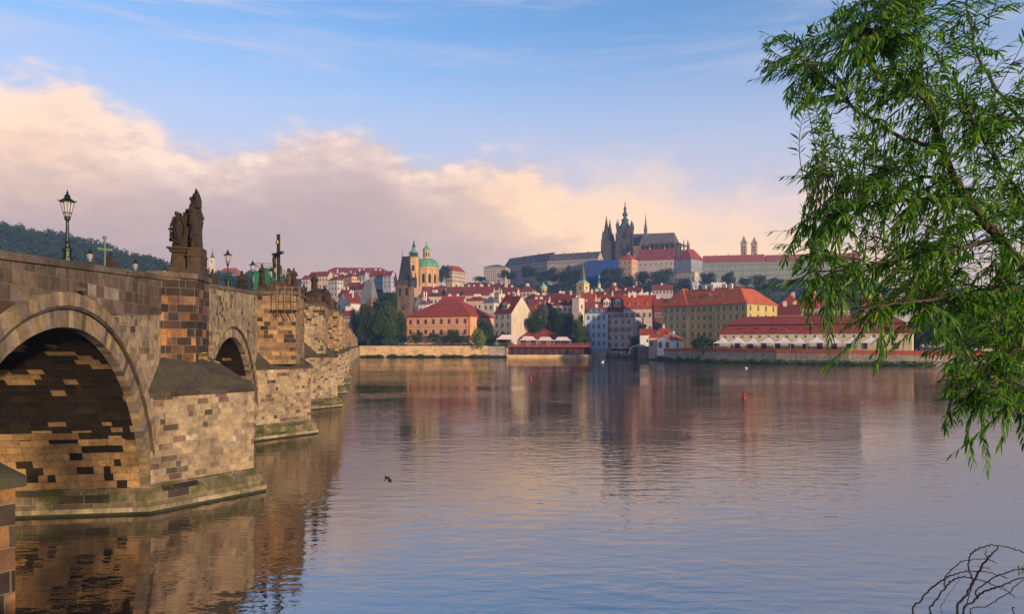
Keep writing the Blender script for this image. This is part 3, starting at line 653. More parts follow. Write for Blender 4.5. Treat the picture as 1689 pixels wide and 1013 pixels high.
for k, (yc, x0, x1, gy) in enumerate(((615, 424, 532, .55), (560, 414, 528, .50), (500, 420, 524, .42), (440, 420, 526, .42), (395, 412, 530, .46), (340, 410, 528, .42), (280, 416, 522, .38), (230, 412, 520, .34), (180, 432, 520, .30), (140, 450, 514, .25), (115, 462, 500, .18))):
    cx_, hw = U((x0 + x1) / 2), (x1 - x0) / 2 / 172.0
    rings.append([(cx_ + hw * math.cos(2 * PI * j / 14) * (1 + .1 * math.sin(j * 3 + k)), gy * math.sin(2 * PI * j / 14), Zc(yc)) for j in range(14)])
b.loft(rings)
for xc, yc, r_ in ((438, 158, .10), (430, 212, .10), (444, 190, .09), (460, 125, .10), (478, 95, .11), (470, 70, .07), (486, 104, .09), (528, 375, .09), (526, 330, .10), (424, 255, .11), (500, 570, .16), (440, 400, .12), (520, 300, .09), (452, 560, .15)):
    b.ell((U(xc), rng.uniform(-.15, .1), Zc(yc)), (r_, r_ * 1.2, r_ * 1.25), 8, 5)
draped(b, U(452), -.25, Zc(400), 1.15, 0.5, ('bent', 'up')); draped(b, U(498), -.32, Zc(250), .95, -0.2, ('bent', 'bent')); draped(b, U(475), -.40, Zc(610), 1.1, 0.2, ('down', 'bent'))
b.tube([(U(474), 0, Zc(100)), (U(472), 0, Zc(58))], [.05, .03], 6)
sculpt('rock_pillar', b, M_statue, grp, 0.022, 0.05)

def simple_statue(name, label, px, pyt, south, mat=None, face=None, arms=('bent', 'down'), ped=0.8, wide=1.0, cat='statue', extra=None):
    Y = on_parapet(px, south); base = Vector(bp_(Y, (-BW + 0.1) if south else 0.0, Hd(Y)))
    p_, t_, n_ = bframe(Y); h = ZP(pyt, base.y) - base.z
    th = thing(name, label, cat, base, math.atan2(n_.y, n_.x) if face is None else face)
    hp = h * 0.30 * ped
    b = MB(); b.box(-.42, .42, -.42, .42, 0, .12); b.box(-.33, .33, -.33, .33, .12, hp - .1); b.box(-.40, .40, -.40, .40, hp - .1, hp); b.build('pedestal', mat or M_statued, th)
    b = MB(); b.T = Matrix.Scale(wide, 4, (1, 0, 0)) @ Matrix.Identity(4); draped(b, 0, 0, hp, h - hp, 0.3, arms)
    if extra: extra(b, hp, h - hp)
    sculpt('figure', b, mat or M_statue, th, 0.05, 0.04); return th
SG = 'saint statues along the bridge'
tag(simple_statue('statue', 'dark robed monk statue standing left of the second tall lamp', 352, 443, True, arms=('bent', 'down')), group=SG)
def kneel(b, z, h): draped(b, -.75, 0, z - .1, h * .55, 0.8, ('bent', 'bent')); draped(b, .8, .1, z - .1, h * .5, -0.5, ('bent', 'down')); b.ell((0, 0, z + .15), (1.1, .5, .35))
tag(simple_statue('statue', 'dark statue of a robed figure with crouching companions left of the slim lamp', 400, 446, True, extra=kneel), group=SG)
tag(simple_statue('statue', 'upright dark statue just behind and right of the crucifix', 477, 442, True, arms=('up', 'bent')), group=SG)
# seated hunched figure and green metal cross on the far parapet
Y = on_parapet(184, True); base = Vector(bp_(Y, -BW + 0.1, Hd(Y))); hh = ZP(415, base.y) - base.z
seat_ = thing('statue', 'hunched dark seated statue right of the thin green cross', 'statue', base, -0.2, SG)
b = MB(); b.box(-.45, .45, -.4, .4, 0, hh - 1.3); b.build('pedestal', M_statued, seat_)
b = MB(); b.T = Matrix.Translation((0, 0, hh - 1.3)); b.ell((-.02, 0, .25), (.42, .38, .30)); b.tube([(-.12, 0, .3), (-.15, 0, .75), (0, 0, 1.0)], [.30, .27, .15], 9); b.ell((.06, 0, 1.14), (.13, .12, .16))
b.tube([(-.1, -.15, .4), (.35, -.15, .42), (.42, -.15, .02)], [.16, .12, .10]); b.tube([(-.1, .15, .4), (.35, .15, .42), (.42, .15, .02)], [.16, .12, .10]); b.tube([(-.05, -.24, .85), (.15, -.26, .6), (.38, -.1, .5)], [.09, .07, .05])
sculpt('figure', b, M_statue, seat_, 0.05, 0.03)
Y = on_parapet(175, True); base = Vector(bp_(Y, -BW + 0.1, Hd(Y))); hh = ZP(392, base.y) - base.z
M_verd = plain('verdigris_bronze', (.075, .13, .09), 0.7, 0.1, 0.35, 8)
cr = thing('metal_cross', 'thin green metal cross standing on the far parapet', 'cross', base, 0.9)
b = MB(); b.box(-.055, .055, -.05, .05, 0, hh); b.box(-.38, .38, -.045, .045, hh - .95, hh - .80)
for xx, zz in ((0, hh), (-.42, hh - .875), (.42, hh - .875)): b.cbox(xx, 0, zz, .24, .14, .20)
b.build('cross', M_verd, cr)
b = MB(); b.tube([(-.3, -.3, 0), (0, 0, 1.1)], .04); b.tube([(.3, -.3, 0), (0, 0, 1.1)], .04); b.tube([(0, .4, 0), (0, 0, 1.1)], .04); b.box(-.25, .25, -.25, .25, 0, .25); b.build('foot', M_bronze, cr)

# crucifix on the second pier's buttress, with two side figures and its little work gallery
loc, rz = stat_frame(3, 1.2)
hh = ZP(388, loc[1]) - loc[2]
cx_ = thing('crucifix', 'tall dark crucifix with gilded plaque on a rocky stone base', 'crucifix', loc, rz)
b = MB(); b.prism([(-1.2, -1), (1.2, -1), (1.2, 1), (-1.2, 1)], 0, .5, .85); b.prism([(-.9, -.8), (.9, -.8), (.9, .8), (-.9, .8)], .5, 1.1, .6); sculpt('base', b, M_statued, cx_, 0.06, 0.12)
b = MB(); b.box(-.13, .13, -.16, .16, 1.0, hh)
AX = Matrix.Rotation(R(-62), 4, 'Z'); b.T = AX; b.box(-1.15, 1.15, -.10, .10, hh - 1.75, hh - 1.52); b.T = None; b.cbox(0, 0, hh + .02, .30, .2, .12)
b.build('cross', M_bronze, cx_)
b = MB(); b.T = AX @ Matrix.Translation((0, -.26, 0)); z0 = hh - 1.6
b.tube([(-1.0, 0, z0), (-.55, -.03, z0 - .12), (-.18, -.06, z0 - .38), (0, -.1, z0 - .42), (.18, -.06, z0 - .38), (.55, -.03, z0 - .12), (1.0, 0, z0)], [.05, .06, .08, .1, .08, .06, .05], 7)
b.tube([(0, -.10, z0 - .35), (0, -.14, z0 - .75), (.03, -.08, z0 - 1.15), (.0, -.28, z0 - 1.6), (0, -.02, z0 - 2.15)], [.17, .16, .15, .11, .07], 9)
b.ell((-.05, -.18, z0 - .12), (.10, .12, .14)); b.ell((.03, -.1, z0 - 1.05), (.20, .17, .16)); b.ell((0, -.12, z0 - 2.2), (.06, .14, .06))
sculpt('figure', b, M_bronze, cx_, 0.035, 0)
b = MB(); b.T = AX; b.box(-.22, .22, -.17, -.11, hh - .75, hh - .5); b.build('plaque', M_gilt, cx_)
for sx, lab in ((-1.0, 'dark side figure at the left foot of the crucifix'), (1.0, 'dark side figure at the right foot of the crucifix')):
    l2 = Vector(loc) + Matrix.Rotation(rz, 3, 'Z') @ Vector((sx * 1.1, sx * 1.6, 0))
    t2 = thing('statue', lab, 'statue', l2, rz, 'mourners beside the crucifix')
    b = MB(); b.box(-.35, .35, -.35, .35, 0, .6); b.build('pedestal', M_statued, t2)
    b = MB(); draped(b, 0, 0, .6, 1.9, 0.6 * sx, ('bent', 'bent')); sculpt('figure', b, M_statue, t2, 0.05, 0.03)
M_pole = plain('galvanised_scaffold_tube', (.17, .16, .16), 0.5, 0.4)
M_net = plain('green_debris_netting', (.012, .10, .065), 0.9, 0, 0.5, 2)
M_tarp = plain('blue_tarpaulin', (.01, .06, .30), 0.7)
# work gallery hung on the second pier's east side
p3, t3, n3 = bframe(PC[3])
gal = thing('work_gallery', 'light wooden and steel work gallery hung round the crucifix buttress', 'scaffold', bp_(PC[3], 1.4, Hd(PC[3]) - 1.5, -3.3), math.atan2(n3.y, n3.x))
b = MB()
for x in (0.3, 0.9, 1.5, 2.1): b.tube([(x, -.75, 0), (x, -.75, 2.0)], .03, 5); b.tube([(x, -.1, 0), (x, -.1, 2.0)], .03, 5); b.tube([(x, -.75, .2), (x, .0, -.9)], .04, 5)
for z in (.1, .9, 1.85): b.tube([(0.2, -.78, z), (2.3, -.78, z)], .03, 5); b.tube([(2.15, -.78, z), (2.15, 1.5, z)], .04, 5)
b.build('frame', plain('weathered_gallery_timber', (.16, .12, .08), .9), gal)
b = MB(); b.box(0.1, 2.2, -.85, 0, -.04, .04); b.build('deck', plain('scaffold_boards', (.13, .095, .06), 0.9), gal)
# scaffold wrapped in green netting on the bridge deck
Ya = on_bridge(437, -5.0); pA, tA, nA = bframe(Ya + 4)
zt = ZP(444, Ya + 4); L_ = 16.0
sc_ = thing('scaffold', 'scaffolding wrapped in torn green netting standing on the bridge deck', 'scaffold', bp_(Ya, -5.0, Hd(Ya) - 1.2), math.atan2(tA.y, tA.x))
b = MB(); hs = 6.6
for k in range(6):
    for yy in (-1.4, 1.4): b.tube([(k * 3.0, yy, 0), (k * 3.0, yy, hs)], .05, 5)
    b.tube([(k * 3.0, -1.4, hs - .1), (k * 3.0, 1.4, hs - .1)], .05, 5)
for z in (1.9, 3.9, hs - .25):
    for yy in (-1.4, 1.4): b.tube([(0, yy, z), (15, yy, z)], .05, 5)
b.build('frame', M_pole, sc_)
def net(b, x0, x1, yy, z0, z1, amp):
    n = 14; g = []
    for i_ in range(n + 1):
        for j_ in range(9):
            x = x0 + (x1 - x0) * i_ / n; z = z0 + (z1 - z0) * j_ / 8; zz = z + amp * noise.noise(Vector((x * .5, z * .5, 1))) * (1.6 if j_ == 8 else .3)
            g.append((x, yy + .22 * noise.noise(Vector((x * .8, z * .8, 3))), zz))
    fs = [(i_ * 9 + j_, (i_ + 1) * 9 + j_, (i_ + 1) * 9 + j_ + 1, i_ * 9 + j_ + 1) for i_ in range(n) for j_ in range(8)]
    b.add(g, fs)
b = MB(); net(b, 0.2, 9.5, -1.5, .2, 5.6, 1.0); net(b, 9.5, 14.8, -1.55, .2, 4.3, .8); net(b, 0.2, 14.8, 1.5, .2, 5.0, 1.0)
b.T = Matrix.Rotation(PI / 2, 4, 'Z'); net(b, -1.4, 1.4, 0.05, .2, 5.4, .8); b.build('netting', M_net, sc_, smooth=True)
b = MB(); b.box(11, 13.4, -1.9, -1.6, .6, 2.6); b.build('tarpaulin', M_tarp, sc_)
# statue groups further along
def pier_group(i, name, label, pyt, figs, mat, mound=1.0, cat='statue', px=None):
    loc, rz = stat_frame(i, 1.2); h = ZP(pyt, loc[1]) - loc[2]
    th = thing(name, label, cat, loc, rz, SG)
    b = MB(); b.box(-1.1, 1.1, -1.0, 1.0, 0, .3); b.box(-.95, .95, -.85, .85, .3, h * .25); b.box(-1.05, 1.05, -.95, .95, h * .25, h * .29); b.build('pedestal', M_statued, th)
    b = MB()
    for fx, fy, f0, f1, fc, arms in figs: draped(b, fx, fy, h * f0, h * (f1 - f0), fc, arms)
    if mound: b.ell((0, 0, h * .32), (mound, .7, h * .10))
    sculpt('figure', b, mat, th, 0.07, 0.06); return th
pier_group(4, 'statue', 'dark three-figure statue group with tall central saint on the third pier', 450, [(0, 0, .33, 1.0, 0, ('bent', 'bent')), (-1.35, .2, .1, .66, .5, ('down', 'bent')), (1.25, .1, .1, .62, -.5, ('bent', 'down'))], M_statue, 1.2)
pier_group(5, 'statue', 'slender dark statue right of the three-figure group', 478, [(0, 0, .25, 1.0, 0, ('down', 'down'))], M_statue, 0.5)
pier_group(6, 'statue', 'small dark statue with raised arm, next right after the slender dark one', 494, [(0, 0, .28, 1.0, 0, ('up', 'bent')), (.9, 0, .28, .7, 0, ('bent', 'bent'))], M_statue, 0.9)
pier_group(7, 'statue', 'small far statue above the rough fifth pier, beside a second one', 507, [(0, 0, .28, 1.0, 0, ('down', 'bent')), (-.8, .2, .28, .8, 0, ('bent', 'bent'))], M_statue, 0.9)
pier_group(8, 'statue', 'tiny dark statue last before the riverside trees', 517, [(0, 0, .28, 1.0, 0, ('bent', 'up'))], M_statue, 0.8)
# rough stone pillar statue between the crucifix and the three-figure group
Yp = 74.0; pp, tp_, np_ = bframe(Yp); bz = Hd(Yp)
rp = thing('statue', 'rough orange-brown stone statue on a square pillar right of the crucifix', 'statue', bp_(Yp, 0.9, bz - 3.0), math.atan2(np_.y, np_.x), SG)
hp = ZP(445, Yp) - (bz - 3.0)
b = MB(); b.box(-.9, .75, -.9, .9, 0, 3.0); b.box(-.62, .62, -.6, .6, 3.0, 3.0 + (hp - 3) * .42); b.box(-.72, .72, -.7, .7, 2.95, 3.15); b.build('pedestal', M_rust, rp)
b = MB(); draped(b, 0, 0, 3.0 + (hp - 3) * .42, (hp - 3) * .58, .4, ('bent', 'bent')); b.ell((-.1, 0, 3.0 + (hp - 3) * .62), (.5, .45, .7)); b.ell((0.05, 0, 3.0 + (hp - 3) * .82), (.40, .38, .45)); sculpt('figure', b, M_statueb, rp, 0.06, 0.10)
# ================================================================== far bank terrain
RIDGE = [(-1300, 200), (-900, 182), (-704, 158), (-600, 138), (-525, 117), (-470, 103), (-400, 96), (-300, 96), (-180, 94), (-70, 84), (0, 86), (300, 84), (700, 80), (1300, 70)]
SHORE = [(-1300, 444), (-92, 444), (60, 447), (70, 442), (75, 384), (78, 356), (90, 330), (109, 309), (131, 290), (154, 277), (181, 266), (220, 258), (1300, 258)]
def smooth(x, a, b):
    t = min(1, max(0, (x - a) / (b - a))); return t * t * (3 - 2 * t)
def terrain(X, Y):
    sh = interp(SHORE, X)
    if Y < sh + 1.0: return -2.5
    r = interp(RIDGE, X / Y * 1000 if Y > 0 else X)
    a = 600 if X < -60 else 690
    z = 4.4 + (r - 4.4) * smooth(Y, a, 960 if X > -60 else 985)
    if Y > 1080: z -= (Y - 1080) * 0.08
    return z + 1.2 * noise.noise(Vector((X * .01, Y * .01, 0)))
def ground_mesh():
    xs = [-1300 + 20 * i for i in range(68)] + [60 + 3 * i for i in range(50)] + [210 + 20 * i for i in range(56)]; ys = [232, 236, 240, 244, 250] + [255 + 5 * i for i in range(38)] + [446, 450] + [460 + 20 * i for i in range(53)]
    mb = MB(); n = len(ys)
    mb.add([(x, y, terrain(x, y)) for x in xs for y in ys], [(i * n + j, (i + 1) * n + j, (i + 1) * n + j + 1, i * n + j + 1) for i in range(len(xs) - 1) for j in range(n - 1)])
    return mb.build('ground', plain('grassy_ground', (.050, .058, .026), 1.0, var=0.4, scale=0.03), uv=False)
tag(ground_mesh(), kind='structure')

# ================================================================== house builder
M_glass = plain('dark_window_glass', (.030, .034, .042), 0.18, 0, 0.5, 0.7, 0.6)
M_frame = plain('pale_window_frame', (.42, .38, .33), 0.8)
M_framer = plain('red_window_frame', (.36, .10, .05), 0.8)
M_lead = plain('grey_sheet_metal', (.13, .14, .16), 0.55, 0.3)
M_dark = plain('dark_opening', (.015, .014, .014), 0.9)
_wc = {}
def win_mesh(w, h, style=0):
    k = (round(w, 1), round(h, 1), style)
    if k in _wc: return _wc[k]
    w, h = k[0], k[1]; b = MB(); fw = max(0.09, w * .13)
    b.box(-w / 2 - fw, -w / 2, -.07, .05, -h / 2 - fw, h / 2 + fw); b.box(w / 2, w / 2 + fw, -.07, .05, -h / 2 - fw, h / 2 + fw)
    b.box(-w / 2, w / 2, -.07, .05, h / 2, h / 2 + fw); b.box(-w / 2 - fw * 1.6, w / 2 + fw * 1.6, -.14, .05, -h / 2 - fw, -h / 2)
    if style != 2:
        b.box(-.035, .035, -.045, .04, -h / 2, h / 2); b.box(-w / 2, w / 2, -.045, .04, h * .12, h * .12 + .07)
    if style == 1: b.box(-w / 2 - fw * 1.8, w / 2 + fw * 1.8, -.16, .05, h / 2 + fw * 1.3, h / 2 + fw * 2.2)
    b.mi = 1; b.box(-w / 2, w / 2, -.02, .03, -h / 2, h / 2)
    me = b.build('window', [M_framer if style == 1 else M_frame, M_glass], uv=False, obj=False); _wc[k] = me; return me
def footprint(px0, pxm, px1, phi, Y, d):
    xm, x0, x1 = ((p - CX) / F for p in (pxm, px0, px1)); C = Vector((xm * Y, Y, 0)); c, s = math.cos(phi), math.sin(phi)
    if phi <= 0:
        w = (C.x - x0 * C.y) / (c - x0 * s)
        if d is None: d = (C.x - x1 * C.y) / (x1 * c + s)
        if d <= 0 or d > 60: d = 14.0
        ctr = C - Vector((c, s, 0)) * (w / 2) + Vector((-s, c, 0)) * (d / 2)
    else:
        w = (x1 * C.y - C.x) / (c - x1 * s)
        if d is None: d = (C.x - x0 * C.y) / (s + x0 * c)
        if d <= 0 or d > 60: d = 14.0
        ctr = C + Vector((c, s, 0)) * (w / 2) + Vector((-s, c, 0)) * (d / 2)
    return ctr, w, d
hr_ = random.Random(11)
def windows_on(root, w, h, face, rows, cols, base=0.0, style=0, ww=None, wh=None, z1=None, skip=()):
    """face: (origin x, origin y, rotation) - local frame with x along the wall, -y outwards"""
    if not rows or not cols: return
    fh = (h - base) / rows; sp_ = w / cols; ww = ww or min(1.7, sp_ * .47); wh = wh or min(2.6, fh * .64, ww * 1.9)
    me = win_mesh(ww, wh, style); ox, oy, rt = face; c, s = math.cos(rt), math.sin(rt)
    for r in range(rows):
        for k in range(cols):
            if (r, k) in skip: continue
            x = -w / 2 + sp_ * (k + .5); z = h - fh * (r + .5) - fh * .02
            link('window', me, root, (ox + x * c, oy + x * s, z), rt)
def chimney(roof, x, y, z, h=2.0, w=1.0, d=.8, col=(.50, .44, .38)):
    b = MB(); w *= 1.25; d *= 1.2; h *= 1.15; b.box(-w / 2, w / 2, -d / 2, d / 2, -1.6, h); b.box(-w / 2 - .1, w / 2 + .1, -d / 2 - .1, d / 2 + .1, h, h + .2)
    b.box(-w * .3, w * .3, -d * .3, d * .3, h + .2, h + .45)
    o = b.build('chimney', plaster(col), roof); o.location = (x, y, z); return o
def dormer(roof, x, y, z, rt, w, h, dep, wc, rc, tri=True):
    b = MB(); b.mi = 0; b.box(-w / 2, w / 2, 0, dep, 0, h)
    if tri: b.loft([[(-w / 2, 0.0, h), (w / 2, 0.0, h), (0, 0.0, h + w * .42)], [(-w / 2, dep, h), (w / 2, dep, h), (0, dep, h + w * .42)]])
    b.mi = 1; o_ = .15
    if tri:
        for s_ in (-1, 1): b.loft([[(0, y_, h + w * .42 + .12), (0, y_, h + w * .42), (s_ * (w / 2 + o_), y_, h - .1), (s_ * (w / 2 + o_), y_, h + .04)][::s_] for y_ in (-o_, dep + w * .3)])
    else: b.box(-w / 2 - o_, w / 2 + o_, -o_, dep, h, h + .14)
    b.mi = 2; n = max(1, int(w / 1.3))
    for k in range(n):
        xc = -w / 2 + w / n * (k + .5); q = w / n * .30
        b.box(xc - q, xc + q, -.04, .02, h * .2, h * .88)
    ob = b.build('dormer', [wc, rc, M_glass], roof); ob.location = (x, y, z); ob.rotation_euler = (0, 0, rt); return ob
def house(label, px0, pxm, px1, phi, Y, yb, ye, yr, roof='gable', wc=(.42, .36, .28), rc=(.26, .05, .03), rows=2, cf=3, cs=2, d=None, ch=1, dm=0,
          name='house', cat='house', group=None, base=0.0, trim=None, style=0, chc=(.50, .44, .38), dmc=None, ov=.4, ww=None, dmw=1.3, dmh=1.3, floors=None, below=5.0, scol=None, skip=()):
    phi = R(phi); ctr, w, d = footprint(px0, pxm, px1, phi, Y, d)
    z0 = ZP(yb, Y); h = ZP(ye, Y) - z0; Yr = ctr.y; rh = max(0.3, ZP(yr, Yr) - (z0 + h))
    root = thing(name, label, cat, (ctr.x, ctr.y, z0), phi, group)
    root['_dims'] = (w, d, h, rh); del root['_dims']
    WM, RM = plaster(wc), tiles(rc) if isinstance(rc, tuple) else rc
    hw, hd = w / 2, d / 2
    b = MB(); b.box(-hw, hw, -hd, hd, -below, h)
    if roof == 'gable': b.loft([[(x, -hd, h), (x, hd, h), (x, 0, h + rh - .15)][::1] for x in (-hw, hw)])
    if roof == 'gabley': b.loft([[(-hw, y, h), (hw, y, h), (0, y, h + rh - .15)][::-1] for y in (-hd, hd)])
    if roof == 'flat': b.box(-hw - .12, hw + .12, -hd - .12, hd + .12, h, h + .25)
    b.build('wall', WM, root)
    if trim or style == 1:
        tb = MB(); TM = plaster(trim or wc)
        tb.box(-hw - .22, hw + .22, -hd - .22, hd + .22, h - .55, h - .05)
        n_ = floors or rows
        for k in range(1, n_): zz = h - (h - base) / n_ * k; tb.box(-hw - .09, hw + .09, -hd - .09, hd + .09, zz - .12, zz + .16)
        for x in (-hw, hw): tb.box(x - .45, x + .45, -hd - .07, -hd + .45, -1, h - .55)
        tb.box(hw - .45, hw + .07, hd - .6, hd + .07, -1, h - .55); tb.box(-hw - .07, -hw + .45, hd - .6, hd + .07, -1, h - .55)
        tb.build('cornice', TM, root)
    windows_on(root, w, h, (0, -hd, 0), rows, cf, base, style, ww, skip=skip)
    if phi < 0 or cs > 0: windows_on(root, d, h, (hw, 0, PI / 2), rows, abs(cs), base, style, ww) if phi <= 0 else windows_on(root, d, h, (-hw, 0, -PI / 2), rows, abs(cs), base, style, ww)
    rb = MB(); o = ov; th = .22
    sl = rh / hd; slx = rh / hw; zr = h + rh
    if roof == 'gable':
        for s_ in (-1, 1):
            sec = lambda x: [(x, 0, zr), (x, s_ * (hd + o), h - o * sl), (x, s_ * (hd + o), h - o * sl - th), (x, 0, zr - th)][::s_]
            rb.loft([sec(-hw - .25), sec(hw + .25)])
        rb.box(-hw - .27, hw + .27, -.14, .14, zr - .06, zr + .10)
    elif roof == 'gabley':
        for s_ in (-1, 1):
            sec = lambda y: [(0, y, zr), (s_ * (hw + o), y, h - o * slx), (s_ * (hw + o), y, h - o * slx - th), (0, y, zr - th)][::-s_]
            rb.loft([sec(-hd - .25), sec(hd + .25)])
        rb.box(-.14, .14, -hd - .27, hd + .27, zr - .06, zr + .10)
    elif roof == 'hip':
        rl = max(0.05, hw - hd * .95) if w > d else 0.05; rly = 0.05 if w > d else max(.05, hd - hw * .95)
        rb.loft([[(-hw - o, -hd - o, h - th), (hw + o, -hd - o, h - th), (hw + o, hd + o, h - th), (-hw - o, hd + o, h - th)], [(-hw - o, -hd - o, h), (hw + o, -hd - o, h), (hw + o, hd + o, h), (-hw - o, hd + o, h)],
                 [(-rl, -rly, zr), (rl, -rly, zr), (rl, rly, zr), (-rl, rly, zr)]])
    elif roof == 'mansard':
        k1 = .62; i1 = min(hd, hw) * .30
        rb.loft([[(-hw - o, -hd - o, h - th), (hw + o, -hd - o, h - th), (hw + o, hd + o, h - th), (-hw - o, hd + o, h - th)], [(-hw - o, -hd - o, h), (hw + o, -hd - o, h), (hw + o, hd + o, h), (-hw - o, hd + o, h)],
                 [(-hw + i1, -hd + i1, h + rh * k1), (hw - i1, -hd + i1, h + rh * k1), (hw - i1, hd - i1, h + rh * k1), (-hw + i1, hd - i1, h + rh * k1)],
                 [(-hw + hd * .9 if w > d else -.1, -.05, zr), (hw - hd * .9 if w > d else .1, -.05, zr), (hw - hd * .9 if w > d else .1, .05, zr), (-hw + hd * .9 if w > d else -.1, .05, zr)]])
    else:
        rb.box(-hw - .3, hw + .3, -hd - .3, hd + .3, h + .25, h + .55)
    ro = rb.build('roof', RM, root)
    for k in range(ch):
        t = (k + .7) / (ch + .4) * 2 - 1 + hr_.uniform(-.08, .08)
        if roof == 'gabley': chimney(ro, hr_.choice((-1, 1)) * hw * .35, t * hd * .8, h + rh * .72, rh * .28 + 1.3, col=chc)
        elif roof == 'flat': chimney(ro, t * hw * .8, hd * .3, h, 2.0, col=chc)
        else:
            lim = 1.0 if roof == 'gable' else max(.25, (hw - hd * .8) / hw) if hw > hd else .1
            chimney(ro, t * hw * .9 * lim, hr_.uniform(-.1, .3) * hd, h + rh * .78, rh * .22 + 1.2, hr_.uniform(.9, 1.9), .8, chc)
    if dm:
        for k in range(dm):
            lim = .92 if roof == 'gable' else .74
            x = (-1 + (k + .5) * 2 / dm) * hw * lim; zf = .22
            yy = -hd * (1 - zf); zz = h + rh * zf - .1
            if roof == 'mansard': yy = -hd + .2; zz = h + .5
            dormer(ro, x, yy, zz, 0, dmw, dmh, min(hd * .8, dmh / max(sl, .3) + .3), plaster(dmc or wc), RM)
    return root, ro, w, d, h, rh

PINKW, CREAM, YEL, OCH, LBLUE, MAUVE, WHITE, GREYG = (.62, .35, .19), (.50, .43, .33), (.45, .36, .13), (.55, .36, .15), (.29, .42, .56), (.46, .37, .35), (.62, .58, .54), (.30, .30, .27)
RED, DRED, BRT, ORG, MAR, BRN = (.30, .052, .028), (.17, .034, .024), (.36, .07, .03), (.38, .10, .04), (.19, .042, .034), (.12, .045, .03)

# --- first row, left to right
r_, ro, w, d, h, rh = house('long peach palace with red hipped roof and paired windows on the left bank', 671, 774, 816, -24, 468, 556, 521, 493.5, 'hip', PINKW, RED, 2, 8, 0, trim=(.50, .17, .08), style=1, ch=0, name='palace', cat='palace', ov=.9)
for xf in (-.80, -.52, -.34, -.04, .24, .56, .72): dormer(ro, xf * w / 2 * .80, -d / 2 * .70, h + rh * .22, 0, 1.5, 1.0, 2.2, plaster((.45, .34, .25)), tiles(RED))
house('cream three-storey house with steep red roof, blank sunlit gable end and small gabled dormer', 815, 843.5, 877, -42, 455, 556, 515.5, 489, 'gable', CREAM, DRED, 3, 3, 0, dm=1, dmw=4.5, dmh=3.2, ch=1)
house('small white house with dark triangular pediment behind the cream gabled house', 858, 876, 890, -20, 480, 545, 519, 505, 'gabley', WHITE, BRN, 2, 2, 0, ch=0)
house('low house with bright rust roof right of the dark triangular pediment', 876, 892, 905, -15, 500, 545, 520, 503, 'gable', CREAM, ORG, 1, 2, 0, ch=1)
house('house with small yellow front gable half hidden by garden trees', 893, 907, 916, -25, 505, 545, 516, 500, 'gabley', (.46, .38, .20), DRED, 2, 2, 1, ch=0)
house('white house with dark red roof, blue-framed dormer and big pale chimney block', 912, 944, 958, -18, 490, 545, 503, 485, 'gable', WHITE, DRED, 3, 4, 1, ch=2, dm=2)
b_ = house('tall blank white fire wall house lit by the sun above the trees', 944, 955, 964, -35, 482, 545, 492, 486, 'flat', (.62, .52, .44), DRED, 2, 0, 1, ch=1)
house('broad red roofed house just left of the pair of white dormers', 944, 990, 1000, -12, 500, 550, 520, 498, 'gable', MAUVE, RED, 2, 4, 1, ch=2, dm=2)
house('red roofed house with two big white gabled dormers', 991, 1029, 1035, -8, 478, 550, 512, 486, 'gable', MAUVE, DRED, 2, 4, 0, dm=2, dmw=5.0, dmh=4.0, dmc=WHITE, ch=1)
house('mauve house with three small roof dormers and white party wall', 1029, 1077, 1083, -8, 465, 552, 508, 487, 'gable', MAUVE, RED, 2, 5, 0, dm=3, ch=4, chc=WHITE)
house('narrow dark red house with glazed balconies squeezed against the yellow palace', 1079, 1095, 1100, -6, 440, 556, 512, 492, 'gable', (.16, .05, .045), DRED, 3, 2, 0, ch=1)
house('light blue riverside house with white trimmed windows', 966, 1001, 1003, -6, 447, 573, 517, 507, 'mansard', LBLUE, M_lead, 4, 4, 0, d=14, ch=2, chc=WHITE, trim=(.45, .52, .58), dm=3)
g_ = house('pale mauve riverside house with flat roof terrace, long iron balcony and awning at the water', 1000.5, 1043, 1061, -38, 438, 588, 524, 521, 'flat', (.44, .35, .31), M_lead, 4, 4, 1, ch=0, trim=(.48, .40, .36), base=4.5)
gr_, _, w, d, h, _ = g_
M_rail = plain('black_iron_railing', (.02, .02, .022), .5, .6)
b = MB(); b.box(-w / 2 - .4, w / 2 + .2, -d / 2 - 1.5, -d / 2, h * .69 - .2, h * .69); b.build('balcony', plaster((.40, .34, .30)), gr_)
b = MB()
for k in range(40): xx = -w / 2 - .35 + (w + .5) * k / 39; b.box(xx - .03, xx + .03, -d / 2 - 1.47, -d / 2 - 1.41, h * .69, h * .69 + 1.0)
b.box(-w / 2 - .4, w / 2 + .2, -d / 2 - 1.48, -d / 2 - 1.40, h * .69 + .97, h * .69 + 1.05); b.build('railing', M_rail, gr_)
b = MB(); b.box(-w / 2, w / 2, -d / 2, d / 2, h + .55, h + .62)
for k in range(26): xx = -w / 2 + w * k / 25; b.box(xx - .03, xx + .03, -d / 2 - .1, -d / 2 - .04, h + .5, h + 1.5)
b.box(-w / 2, w / 2, -d / 2 - .12, -d / 2 - .02, h + 1.45, h + 1.54); b.build('roof_railing', M_rail, gr_)
b = MB(); b.loft([[(x, -d / 2, 5.6), (x, -d / 2 - 2.6, 4.9), (x, -d / 2 - 2.6, 4.7), (x, -d / 2, 5.45)] for x in (-w * .28, w * .34)]); b.build('awning', plain('cream_awning_cloth', (.55, .46, .28), .9), gr_)
b = MB(); b.box(-w * .28, w * .34, -d / 2 - 2.4, -d / 2, 1.9, 2.1); b.box(-w * .28, w * .34, -d / 2 - 2.4, -d / 2 - 2.3, 2.1, 3.1); b.build('terrace', plaster((.45, .42, .38)), gr_)
b = MB(); b.box(-w * .34, w * .38, -d / 2 - .03, -d / 2 + .02, 2.1, 4.5); b.build('opening', M_dark, gr_)

